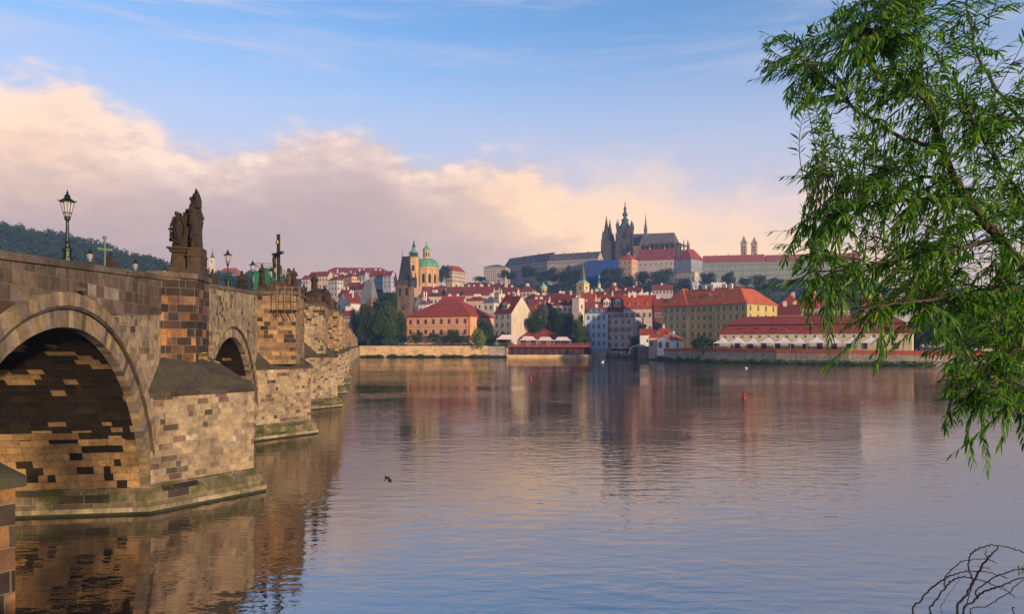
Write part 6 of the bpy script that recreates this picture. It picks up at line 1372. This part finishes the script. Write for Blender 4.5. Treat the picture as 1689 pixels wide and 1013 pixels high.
def bank(name, label, pts, n, seed, w, mat):
    r_ = random.Random(seed); b = MB()
    for k in range(n):
        t = r_.uniform(0, len(pts) - 1.001); i = int(t); (x0, y0), (x1, y1) = pts[i], pts[i + 1]; f = t - i
        dens = noise.noise(Vector((t * 9, seed, 0))) + .35
        if dens < r_.uniform(-.3, .3): continue
        out = r_.uniform(.1, w); hz = (1.0 + 1.6 * max(0, dens)) * (1 - out / w * .5) * r_.uniform(0, 1)
        p = Vector((x0 + (x1 - x0) * f, y0 + (y1 - y0) * f - out, .05 + hz)); s_ = r_.uniform(.18, .42); v = Vector((r_.gauss(0, 1), r_.gauss(0, 1) - .5, r_.gauss(0, 1) + .5)).normalized(); t1 = v.orthogonal().normalized(); t2 = v.cross(t1)
        b.add([tuple(p + t1 * s_), tuple(p + t2 * s_ * .6), tuple(p - t1 * s_), tuple(p - t2 * s_ * .6)], [(0, 1, 2, 3)])
    tag(b.build(name, mat, uv=False), label, 'bank plants', kind='stuff')
bank('bank_vegetation', 'weeds and low bushes at the waterline of the golden quay wall', [pw(596, 437.6), pw(700, 436.6), pw(838, 435)], 7000, 8, 3.0, M_leafd)
bank('bank_vegetation', 'weeds and grass on the waterline of the right bank quay', [(p[0], p[1] - .3) for p in RWP[:6]], 14000, 9, 5.0, leaf_mat('bank_grass', (.085, .13, .03)))
# hedge along the quay garden
hb = MB(); r_ = random.Random(77)
for k in range(5200):
    px = r_.uniform(670, 832); p = Vector((XP(px, 451), 451 + r_.uniform(-1, 1.4), ZP(566, 451) + r_.uniform(0, 4.6) + .8 * noise.noise(Vector((px * .09, 0, 0))))); s_ = r_.uniform(.22, .45)
    v = Vector((r_.gauss(0, 1), r_.gauss(0, 1) - .8, r_.gauss(0, 1) + .3)).normalized(); t1 = v.orthogonal().normalized(); t2 = v.cross(t1); hb.add([tuple(p + t1 * s_), tuple(p + t2 * s_ * .6), tuple(p - t1 * s_), tuple(p - t2 * s_ * .6)], [(0, 1, 2, 3)])
tag(hb.build('hedge', M_leafd, uv=False), 'long dark clipped hedge in front of the peach palace', 'hedge')
hb = MB()
for k in range(1500):
    px = r_.uniform(632, 657); p = Vector((XP(px, 446), 446 + r_.uniform(-1, 1), ZP(569, 446) + r_.uniform(0, 3.6))); s_ = r_.uniform(.18, .36)
    v = Vector((r_.gauss(0, 1), r_.gauss(0, 1) - .8, r_.gauss(0, 1) + .3)).normalized(); t1 = v.orthogonal().normalized(); t2 = v.cross(t1); hb.add([tuple(p + t1 * s_), tuple(p + t2 * s_ * .6), tuple(p - t1 * s_), tuple(p - t2 * s_ * .6)], [(0, 1, 2, 3)])
tag(hb.build('hedge', M_leafm, uv=False), 'short light green hedge under the big trees left of the palace', 'hedge')

# ================================================================== near bank, willow, bramble
b = MB(); b.prism([(-40, -30), (60, -30), (60, 10), (12, 10), (6.5, 8), (2.2, 2.5), (-40, 2.5)], -1, 5.9)
tag(b.build('near_bank', plain('dry_bank_soil', (.07, .06, .035), 1, var=.4), uv=False), kind='structure')
wr_ = random.Random(21)
POLY = [(1430, -60), (1400, 5), (1352, 22), (1328, 58), (1270, 52), (1243, 138), (1292, 126), (1296, 190), (1345, 196), (1335, 245), (1300, 285), (1322, 312), (1318, 345), (1300, 372), (1275, 384), (1285, 425), (1300, 445), (1320, 500), (1345, 560), (1352, 610), (1385, 600), (1400, 560), (1440, 600), (1466, 600), (1480, 560), (1510, 560), (1525, 600), (1552, 640), (1556, 700), (1590, 700), (1640, 690), (1689, 700), (1730, 720), (1860, 700), (1860, -60)]
def inpoly(x, y, P=POLY):
    c = False; j = len(P) - 1
    for i in range(len(P)):
        if ((P[i][1] > y) != (P[j][1] > y)) and (x < (P[j][0] - P[i][0]) * (y - P[i][1]) / (P[j][1] - P[i][1]) + P[i][0]): c = not c
        j = i
    return c
LIMB = [
 ([(1850, 640, 6.9), (1760, 520, 6.4), (1689, 442, 6.2), (1646, 391, 6.1), (1611, 344, 6.1), (1579, 304, 6.0), (1551, 245, 6.0), (1536, 178, 6.0), (1516, 99, 6.1), (1508, 30, 6.2), (1500, -50, 6.2)], .070, .008),
 ([(1760, 520, 6.5), (1740, 380, 6.7), (1715, 270, 6.9), (1689, 205, 7.0), (1642, 146, 7.0), (1611, 95, 7.1), (1599, 47, 7.2), (1590, -20, 7.3)], .036, .006),
 ([(1611, 344, 6.1), (1540, 330, 5.8), (1460, 335, 5.6), (1390, 350, 5.5), (1330, 365, 5.4)], .028, .006),
 ([(1646, 391, 6.1), (1580, 412, 5.8), (1480, 430, 5.5), (1390, 440, 5.4), (1330, 452, 5.3)], .03, .006),
 ([(1551, 245, 6.0), (1480, 225, 6.0), (1410, 180, 6.1), (1350, 120, 6.2), (1310, 88, 6.3)], .024, .005),
 ([(1720, 470, 6.3), (1650, 480, 5.9), (1570, 490, 5.6), (1490, 500, 5.3), (1420, 510, 5.2)], .032, .006),
 ([(1790, 560, 6.5), (1730, 560, 6.0), (1670, 580, 5.7), (1620, 620, 5.5), (1590, 680, 5.4)], .032, .006),
 ([(1579, 304, 6.0), (1500, 285, 6.3), (1420, 270, 6.4), (1360, 278, 6.5)], .022, .005),
 ([(1536, 178, 6.0), (1480, 120, 5.8), (1440, 60, 5.7), (1425, 5, 5.7)], .020, .005),
 ([(1689, 205, 7.0), (1611, 178, 6.6), (1567, 162, 6.4), (1500, 150, 6.2)], .018, .005),
 ([(1740, 380, 6.7), (1690, 330, 6.2), (1640, 260, 5.9), (1600, 200, 5.7)], .022, .005),
 ([(1760, 520, 6.4), (1780, 300, 6.6), (1760, 160, 6.7), (1740, 20, 6.8)], .03, .006),
 ([(1790, 560, 6.6), (1700, 500, 6.9), (1600, 470, 7.2), (1520, 440, 7.4)], .03, .006),
 ([(1830, 620, 6.8), (1780, 640, 6.2), (1720, 660, 5.9), (1680, 690, 5.7)], .03, .006),
]
wil = thing('willow_tree', 'leafy willow with long narrow leaves reaching in from the right', 'tree', (6.6, 7.4, 5.9))
wo = Vector((6.6, 7.4, 5.9)); lp = []
b = MB(); b.tube([Vector((6.6, 7.4, 5.7)) - wo, Vector((6.45, 7.2, 6.6)) - wo, W(1850, 640, 6.9) - wo + Vector((.05, .05, 0))], [.17, .13, .095], 9); b.build('trunk', M_bark, wil)
for pts, r0, r1 in LIMB:
    P_ = [W(*q) for q in pts]; fine = []
    for i in range(len(P_) - 1):
        for k in range(5):
            t = k / 5; p = P_[i].lerp(P_[i + 1], t) + Vector((wr_.gauss(0, .006), wr_.gauss(0, .01), wr_.gauss(0, .006))); fine.append(p)
    fine.append(P_[-1]); n = len(fine)
    b = MB(); b.tube([q - wo for q in fine], [(r0 + (r1 - r0) * i / (n - 1)) * .78 for i in range(n)], 6); b.build('branch', M_bark, wil, uv=False)
    for i, q in enumerate(fine): 
        if i > n * .12: lp.append(q)
lb, tb = MB(), MB()
def leaf(b, p, d, up, ln, wd):
    d = d.normalized(); s = d.cross(up); s = s.normalized() if s.length > 1e-4 else d.orthogonal().normalized(); n_ = s.cross(d); bend = ln * wr_.uniform(.05, .2)
    a1, a2, tp = p + d * ln * .35 - n_ * 0 , p + d * ln * .70 - Vector((0, 0, bend * .5)), p + d * ln - Vector((0, 0, bend))
    f_ = n_ * wd * .25
    b.add([tuple(p), tuple(a1 - s * wd + f_), tuple(a1), tuple(a1 + s * wd + f_), tuple(a2 - s * wd * .72 + f_ * .7), tuple(a2), tuple(a2 + s * wd * .72 + f_ * .7), tuple(tp)],
          [(0, 2, 1), (0, 3, 2), (1, 2, 5, 4), (2, 3, 6, 5), (4, 5, 7), (5, 6, 7)])
def shoot(o_, tip, leafy=1.0, sag=.10, step=.019, r=.0035):
    v = tip - o_; ln = v.length; n = max(5, int(ln / .06)); side = Vector((wr_.gauss(0, .05), wr_.gauss(0, .08), wr_.gauss(0, .03))); P_ = []
    for i in range(n + 1):
        t = i / n; P_.append(o_ + v * t + side * math.sin(PI * t) + Vector((0, 0, sag * ln * (math.sin(PI * t * .9)))))
    tb.tube(P_, [r * 1.5 - (r * 1.1) * i / n for i in range(n + 1)], 4, False)
    s_ = max(.0, ln - .50) if leafy >= 1 else ln * (1 - leafy); k = 0
    while s_ < ln:
        t = s_ / ln; i = min(n - 1, int(t * n)); p = P_[i].lerp(P_[i + 1], t * n - i); ax = (P_[i + 1] - P_[i]).normalized()
        az_ = (k % 2) * PI + wr_.uniform(-.7, .7); sd = ax.cross(Vector((0, .35, .94))).normalized(); sd = Matrix.Rotation(az_, 3, ax) @ sd
        d = ax * .85 + sd * .50 + Vector((0, 0, -.48)); leaf(lb, p, d, Vector((wr_.gauss(0, .4), wr_.gauss(0, .4), 1)), wr_.uniform(.085, .150) * (1 - .35 * t ** 3), wr_.uniform(.0070, .0108)); s_ += step * wr_.uniform(.7, 1.3); k += 1
    leaf(lb, P_[-1], (P_[-1] - P_[-2]) + Vector((0, 0, -.01)), Vector((0, 0, 1)), .09, .008)
cnt = 0
while cnt < 950:
    px, py = (wr_.uniform(1243, 1800), wr_.uniform(-50, 720)) if cnt < 870 else (wr_.uniform(1535, 1710), wr_.uniform(520, 700))
    if not inpoly(px, py): continue
    if px > 1700 and wr_.random() < .6: continue
    # airier at the crown's top right and at its fringes
    if py < 190 and px > 1560 and wr_.random() < .45: continue
    if py > 560 and wr_.random() < .35: continue
    Yd = wr_.uniform(5.0, 7.2); tip = W(px, py, Yd)
    c_ = [q for q in lp if .15 < (q - tip).length < .62 and q.x > tip.x - .08]
    if not c_:
        c_ = sorted(lp, key=lambda q: (q - tip).length)[:3]
        if (c_[0] - tip).length > 1.25: continue
    o_ = wr_.choice(c_); shoot(o_, tip, 1.0); cnt += 1
# the single twigs that hang out of the crown
for pts in (((1330, 100, 6.2), (1262, 55, 6.2)), ((1330, 105, 6.2), (1243, 132, 6.2)), ((1345, 110, 6.2), (1255, 110, 6.25)), ((1340, 455, 5.3), (1243, 462, 5.3)), ((1440, 515, 5.2), (1358, 608, 5.2)), ((1450, 515, 5.3), (1445, 605, 5.2)), ((1330, 455, 5.4), (1262, 470, 5.4)),
            ((1640, 600, 5.4), (1628, 775, 5.3)), ((1660, 610, 5.4), (1570, 752, 5.3)), ((1650, 640, 5.4), (1605, 765, 5.3)), ((1650, 650, 5.3), (1645, 740, 5.3)), ((1600, 600, 5.4), (1560, 705, 5.4)), ((1345, 365, 5.4), (1276, 382, 5.4)), ((1370, 280, 6.4), (1290, 292, 6.4)), ((1700, 640, 5.6), (1690, 735, 5.5))):
    shoot(W(*pts[0]), W(*pts[1]), 1.0, .04)
def willow_leaf_mat():
    m, nt, p = new_mat('willow_leaf'); g = N(nt, 'ShaderNodeNewGeometry')
    col = ramp(nt, g.outputs['Random Per Island'], [(0.0, (.018, .065, .010)), (0.4, (.054, .158, .018)), (0.8, (.125, .27, .030)), (0.99, (.20, .34, .05)), (1.0, (.40, .30, .03))])
    L(nt, col, p.inputs['Base Color']); p.inputs['Roughness'].default_value = .42; p.inputs['Specular IOR Level'].default_value = .4
    tr = N(nt, 'ShaderNodeBsdfTranslucent'); L(nt, mixc(nt, 1.0, col, (1.6, 1.7, .8), 'MULTIPLY'), tr.inputs[0]); mx = N(nt, 'ShaderNodeMixShader', i_Fac=.48); out = nt.nodes['Material Output']
    L(nt, p.outputs[0], mx.inputs[1]); L(nt, tr.outputs[0], mx.inputs[2]); L(nt, mx.outputs[0], out.inputs[0]); return m
for bb, nm, mt in ((lb, 'foliage', willow_leaf_mat()), (tb, 'twigs', M_bark)):
    bb.v = [(x - wo.x, y_ - wo.y, z_ - wo.z) for x, y_, z_ in bb.v]; o = bb.build(nm, mt, wil, uv=False); o['kind'] = 'stuff'
# bramble
br = thing('bramble', 'bare dark arching bramble stems with thorns in the lower right corner', 'bramble', (2.6, 2.4, 5.9)); bo = Vector((2.6, 2.4, 5.9))
C9 = lambda x, y_: (1440 + x / 5.855, 840 + y_ / 5.855)
STEM = [([(390, 1013), (460, 890), (545, 790), (630, 715), (720, 660), (850, 615), (980, 600), (1120, 615), (1240, 650), (1295, 675)], .0085, .0035, 3.6, 1), ([(555, 1013), (600, 900), (700, 760), (770, 690), (870, 662), (960, 672), (1080, 700), (1200, 755), (1300, 800), (1365, 858)], .0085, .003, 3.7, 1),
 ([(815, 1013), (900, 830), (980, 670), (1050, 560), (1110, 480), (1160, 430), (1215, 370)], .012, .005, 3.5, 1), ([(960, 680), (930, 600), (920, 520), (945, 440), (1010, 390), (1090, 360), (1190, 350), (1330, 380), (1458, 430), (1560, 500)], .006, .004, 3.55, 0),
 ([(690, 760), (690, 700), (720, 630), (800, 550), (900, 500), (1050, 487), (1130, 497), (1190, 525)], .005, .003, 3.68, 0), ([(880, 1013), (960, 910), (1010, 850), (1100, 790), (1220, 750), (1340, 700), (1458, 665), (1560, 640)], .010, .005, 3.6, 1),
 ([(1000, 860), (990, 810), (1060, 740), (1200, 650), (1340, 600), (1458, 580), (1560, 575)], .0065, .004, 3.62, 0), ([(940, 1013), (1080, 950), (1200, 880), (1310, 810), (1380, 740), (1458, 690), (1560, 640)], .006, .003, 3.75, 1),
 ([(880, 1013), (905, 930), (940, 800), (985, 690)], .005, .004, 3.65, 1), ([(670, 1013), (685, 900), (730, 820), (840, 685)], .004, .0015, 3.8, 1), ([(1370, 1013), (1368, 955)], .008, .004, 3.5, 1), ([(1110, 480), (1090, 440), (1092, 400)], .005, .002, 3.5, 0), ([(1040, 575), (1090, 570), (1135, 590)], .004, .0015, 3.5, 0)]
M_stem = plain('dark_bramble_bark', (.022, .014, .016), .8)
for pts, r0, r1, Yd, root_ in STEM:
    P_ = [W(*C9(x, y_), Yd + .04 * math.sin(i)) for i, (x, y_) in enumerate(pts)]
    if root_: P_ = [Vector((P_[0].x * .85 + .3, 2.42, 5.85)), Vector((P_[0].x * .95 + .1, 2.9, 6.0)), (P_[0] + Vector((-.01, -.25, -.16)))] + P_
    fine = []
    for i in range(len(P_) - 1):       # smooth the stem
        p0, p1, p2, p3 = P_[max(0, i - 1)], P_[i], P_[i + 1], P_[min(len(P_) - 1, i + 2)]
        for k in range(5): t = k / 5; fine.append(.5 * ((2 * p1) + (p2 - p0) * t + (2 * p0 - 5 * p1 + 4 * p2 - p3) * t * t + (3 * p1 - p0 - 3 * p2 + p3) * t ** 3))
    fine.append(P_[-1]); n = len(fine); fine = [q + Vector((wr_.gauss(0, .0022), 0, wr_.gauss(0, .0022))) for q in fine]; b = MB(); rd = [(r0 + (r1 - r0) * i / (n - 1)) * .60 for i in range(n)]
    b.tube([q - bo for q in fine], rd, 6)
    for i in range(3, n - 1, 3):
        ax = (fine[i + 1] - fine[i]).normalized(); sd = Matrix.Rotation(wr_.uniform(0, 6.3), 3, ax) @ ax.orthogonal().normalized(); q = fine[i] - bo
        b.tube([q, q + sd * (rd[i] + wr_.uniform(.005, .014))], [rd[i] * .55, .0006], 4); b.ell(q, (rd[i] * 1.25,) * 3, 6, 4)
    b.build('stem', M_stem, br, uv=False)
b = MB()
for k in range(22): q = W(*C9(1430 + wr_.uniform(-25, 60), 580 + wr_.uniform(-25, 25)), 3.62) - bo; leaf(b, q, Vector((wr_.gauss(0, 1), wr_.gauss(0, .5), wr_.gauss(0, 1))), Vector((0, 0, 1)), wr_.uniform(.015, .035), .003)
b.build('young_leaf_cluster', leaf_mat('young_leaf', (.12, .16, .02)), br, uv=False)
# ================================================================== birds, buoys, people, small things
def bird(name, label, px, py, s, mats, rz, neck=.5, group=None):
    Y = CAMZ * F / (py - HY); th = thing(name, label, 'duck' if name == 'duck' else 'swan', (XP(px, Y), Y, 0), rz, group)
    b = MB(); b.loft([[(x * s, w * s * math.cos(a), (zc + h * math.sin(a)) * s) for a in [2 * PI * k / 10 for k in range(10)]] for x, w, h, zc in ((-.55, .02, .02, .17), (-.42, .10, .07, .12), (-.2, .17, .12, .08), (.05, .19, .14, .07), (.25, .15, .12, .08), (.36, .06, .06, .10))][::-1]); b.build('body', mats[0], th, smooth=True)
    b = MB(); b.tube([(.28 * s, 0, .10 * s), (.36 * s, 0, (.12 + neck * .35) * s), (.30 * s, 0, (.12 + neck * .75) * s), (.36 * s, 0, (.14 + neck) * s)], [.07 * s, .05 * s, .045 * s, .05 * s], 8); b.ell((.39 * s, 0, (.16 + neck) * s), (.085 * s, .055 * s, .06 * s)); hd = b.build('head', mats[1], th, smooth=True)
    b = MB(); b.tube([(.45 * s, 0, (.15 + neck) * s), (.56 * s, 0, (.12 + neck) * s)], [.03 * s, .015 * s], 6); b.build('bill', mats[2], hd)
M_dk = plain('dark_duck_feathers', (.03, .025, .02), .7); M_bill = plain('orange_bill', (.45, .15, .02), .5); M_wh = plain('white_feathers', (.78, .76, .74), .8, var=.03)
bird('duck', 'dark duck swimming on the left of the pair in mid-river', 638.5, 789, .42, (M_dk, M_dk, M_bill), 2.7, .26, 'pair of ducks'); bird('duck', 'dark duck swimming on the right of the pair in mid-river', 643, 793, .42, (M_dk, M_dk, M_bill), 2.2, .24, 'pair of ducks')
bird('swan', 'white swan on the water in front of the mauve riverside house', 994, 597.5, 1.4, (M_wh, M_wh, M_bill), .3, .50); bird('swan', 'white swan on the water near the right bank weeds', 1231, 607.5, .95, (M_wh, M_wh, M_bill), 2.9, .40)
M_redp = plain('red_buoy_paint', (.28, .012, .015), .45)
for px, py, lab in ((875, 625, 'red river buoy farther away, left of centre'), (1227, 657, 'red river buoy nearer, towards the right')):
    Y = CAMZ * F / (py - HY); th = thing('buoy', lab, 'buoy', (XP(px, Y), Y, 0)); th['group'] = 'red buoys'
    b = MB(); b.lathe([(.22, -.3), (.34, -.1), (.34, .20), (.26, .28)], n=12); b.build('float', M_redp, th); b = MB(); b.lathe([(.13, .26), (.11, .50), (.19, .52), (.19, .82), (.10, .88)], n=10); b.build('top_mark', M_redp, th)
# mooring post with lamp by the mauve house, timber jetty roof
th = thing('mooring_post', 'slim pale post with white top standing in the river by the mauve house', 'post', (XP(1025, 430), 430, 0))
b = MB(); b.tube([(0, 0, -.5), (0, 0, 8.0)], .10, 6); b.build('post', M_post, th); b = MB(); b.ell((0, 0, 2.4), (.4, .4, .5), 8, 5); b.build('fender', M_wh, th)
th = thing('folded_parasol', 'folded cream parasol on the landing by the mauve riverside house', 'parasol', (XP(1039, 428), 428, ZP(584, 428)))
b = MB(); b.lathe([(1.3, 0), (1.1, .5), (.3, 3.0), (.05, 3.4)], n=8); b.build('canopy', plain('cream_parasol_cloth', (.50, .42, .22), .9), th); b = MB(); b.tube([(0, 0, -1), (0, 0, 3.5)], .05); b.build('pole', M_post, th)
th = thing('jetty', 'low landing stage with dark opening at the foot of the mauve house', 'jetty', (XP(1027, 431), 431, 0)); b = MB(); b.box(-8, 9.5, -1.5, 5, -.5, .9); b.build('platform', plain('dark_wet_stone', (.06, .05, .045), .8), th)
th = thing('quay_canopy', 'white sloping canopy beside the rough masonry block', 'canopy', (XP(1050, 405), 405, ZP(571, 405))); b = MB(); b.loft([[(-3.2, -2, -.9), (2.2, -2, .9), (2.2, -2, 1.1), (-3.2, -2, -.7)], [(-3.2, 2, -.9), (2.2, 2, .9), (2.2, 2, 1.1), (-3.2, 2, -.7)]]); b.build('sheet', M_canvas, th)
for x in (-2.6, 1.8): b = MB(); b.tube([(x, -1.8, -6), (x, -1.8, -.6 + (x + 2.6) * .33)], .07); b.build('post', M_post, th)
# swing frame in the quay garden
th = thing('swing_frame', 'metal swing frame on the playground in front of the dark hedge', 'swing', (XP(717, 443), 443, ZP(569.5, 443)))
b = MB()
for x in (-3, 3):
    for dx in (-1.3, 1.3): b.tube([(x + dx, 0, 0), (x * .75, 0, 4.4)], .09, 5)
b.tube([(-2.4, 0, 4.3), (2.4, 0, 4.3)], .09, 5); b.build('frame', plain('blue_painted_steel', (.10, .13, .25), .5), th)
for x in (-1, 1): b = MB(); b.tube([(x, 0, 4.3), (x, 0, .9)], .03, 4); b.box(x - .3, x + .3, -.15, .15, .85, .92); b.build('swing_seat', M_iron, th)
# people on the quay
def person(label, px, Y, z, top, legs, skin=(.42, .26, .19), hair=(.05, .03, .02), rz=0.0, h=1.75):
    th = thing('person', label, 'person', (XP(px, Y), Y, z), rz, 'people on the far quay'); s = h / 1.75
    me = bpy.data.meshes.new('body'); V = [(0, 0, .95), (0, 0, 1.15), (0, 0, 1.38), (0, 0, 1.50), (0, -.01, 1.63), (-.19, 0, 1.40), (-.23, 0, 1.14), (-.22, -.06, .90), (.19, 0, 1.40), (.24, .02, 1.14), (.22, -.05, .90), (-.09, 0, .90), (-.10, -.02, .50), (-.10, .02, .08), (-.10, -.12, .04), (.09, 0, .90), (.10, .05, .50), (.11, .10, .08), (.11, -.03, .04)]
    E = [(0, 1), (1, 2), (2, 3), (3, 4), (2, 5), (5, 6), (6, 7), (2, 8), (8, 9), (9, 10), (0, 11), (11, 12), (12, 13), (13, 14), (0, 15), (15, 16), (16, 17), (17, 18)]
    me.from_pydata([(x * s, y_ * s, z_ * s) for x, y_, z_ in V], E, []); o = link('body', me, th)
    m1 = o.modifiers.new('skin', 'SKIN'); rad = [.15, .14, .16, .055, .10, .065, .045, .03, .065, .045, .03, .09, .06, .042, .035, .09, .06, .042, .035]
    for i, v in enumerate(me.skin_vertices[0].data): v.radius = (rad[i] * s, rad[i] * s * .85)
    me.skin_vertices[0].data[0].use_root = True; o.modifiers.new('sub', 'SUBSURF').levels = 1; me.materials.append(plain('clothing', top, .9))
    b = MB(); b.ell((0, -.01 * s, 1.66 * s), (.088 * s, .10 * s, .12 * s)); b.build('head', plain('skin_tone', skin, .7), th); b = MB(); b.ell((0, .02 * s, 1.70 * s), (.096 * s, .10 * s, .10 * s)); b.build('hair', plain('hair', hair, .8), th)
    b = MB()
    for i, j in ((11, 12), (12, 13), (15, 16), (16, 17)): b.tube([Vector(V[i]) * s, Vector(V[j]) * s], [(.105 if i in (11, 15) else .08) * s, (.08 if i in (11, 15) else .06) * s], 8)
    b.build('trousers', plain('trousers', legs, .9), th)
zq_ = ZP(570, 441)
person('person in a white top and dark trousers standing under the big trees at the quay', 669, 441, zq_, (.7, .68, .68), (.05, .06, .10)); person('person in blue clothes by the quay edge left of the peach palace', 664.5, 442, zq_, (.12, .16, .32), (.05, .05, .07), rz=1.0); person('person in a beige jacket at the quay edge, leftmost of three', 659.5, 440, zq_, (.50, .36, .24), (.08, .07, .06), rz=-.6, h=1.65)
# parked cars seen through the willow at the end of the right quay
def car(label, px, Y, col, rz):
    th = thing('parked_car', label, 'car', (XP(px, Y), Y, ZP(579, Y)), rz, 'cars parked behind the right quay'); cm = plain('car_paint', col, .25, .2, .02, 1, .6)
    b = MB(); b.loft([[(x, y_ * .86, z_) for x, y_, z_ in ((-2.15, -.85, .32), (2.15, -.85, .32), (2.15, .85, .32), (-2.15, .85, .32))], [(-2.2, -.85, .62), (2.2, -.85, .62), (2.2, .85, .62), (-2.2, .85, .62)], [(-2.1, -.80, .92), (2.0, -.80, .82), (2.0, .80, .82), (-2.1, .80, .92)]]); b.build('body', cm, th)
    b = MB(); b.loft([[(-1.7, -.76, .90), (1.1, -.76, .86), (1.1, .76, .86), (-1.7, .76, .90)], [(-1.25, -.62, 1.42), (.35, -.62, 1.42), (.35, .62, 1.42), (-1.25, .62, 1.42)]]); b.build('windows', M_glass, th).name = 'cabin_glass'
    b = MB(); b.box(-1.3, .4, -.64, .64, 1.41, 1.47); b.build('roof', cm, th)
    for x in (-1.35, 1.35):
        for y_ in (-.8, .8): b = MB(); b.lathe([(.2, -.1), (.32, -.09), (.32, .09), (.2, .1)], n=14); o = b.build('wheel', plain('tyre_rubber', (.02, .02, .02), .9), th); o.rotation_euler = (PI / 2, 0, 0); o.location = (x, y_, .32)
car('white car parked nearest to the long hall, seen through the willow', 1588, 276, (.75, .74, .73), -.2); car('silver car parked right of the white one behind willow leaves', 1606, 274, (.40, .42, .45), -.25)

# ================================================================== morning haze
hz = MB(); hz.box(-1290, 1290, -45, 1540, -3.6, 228)
m = bpy.data.materials.new('haze_air'); m.use_nodes = True; nt = m.node_tree; nt.nodes.remove(nt.nodes['Principled BSDF'])
pv = N(nt, 'ShaderNodeVolumePrincipled'); pv.inputs['Color'].default_value = (.34, .58, 1.0, 1); pv.inputs['Density'].default_value = .00021; pv.inputs['Anisotropy'].default_value = 0.2
L(nt, pv.outputs[0], nt.nodes['Material Output'].inputs['Volume'])
if HAZE: tag(hz.build('haze', m, uv=False), 'thin blue morning haze over the river and hill', 'haze', kind='stuff')
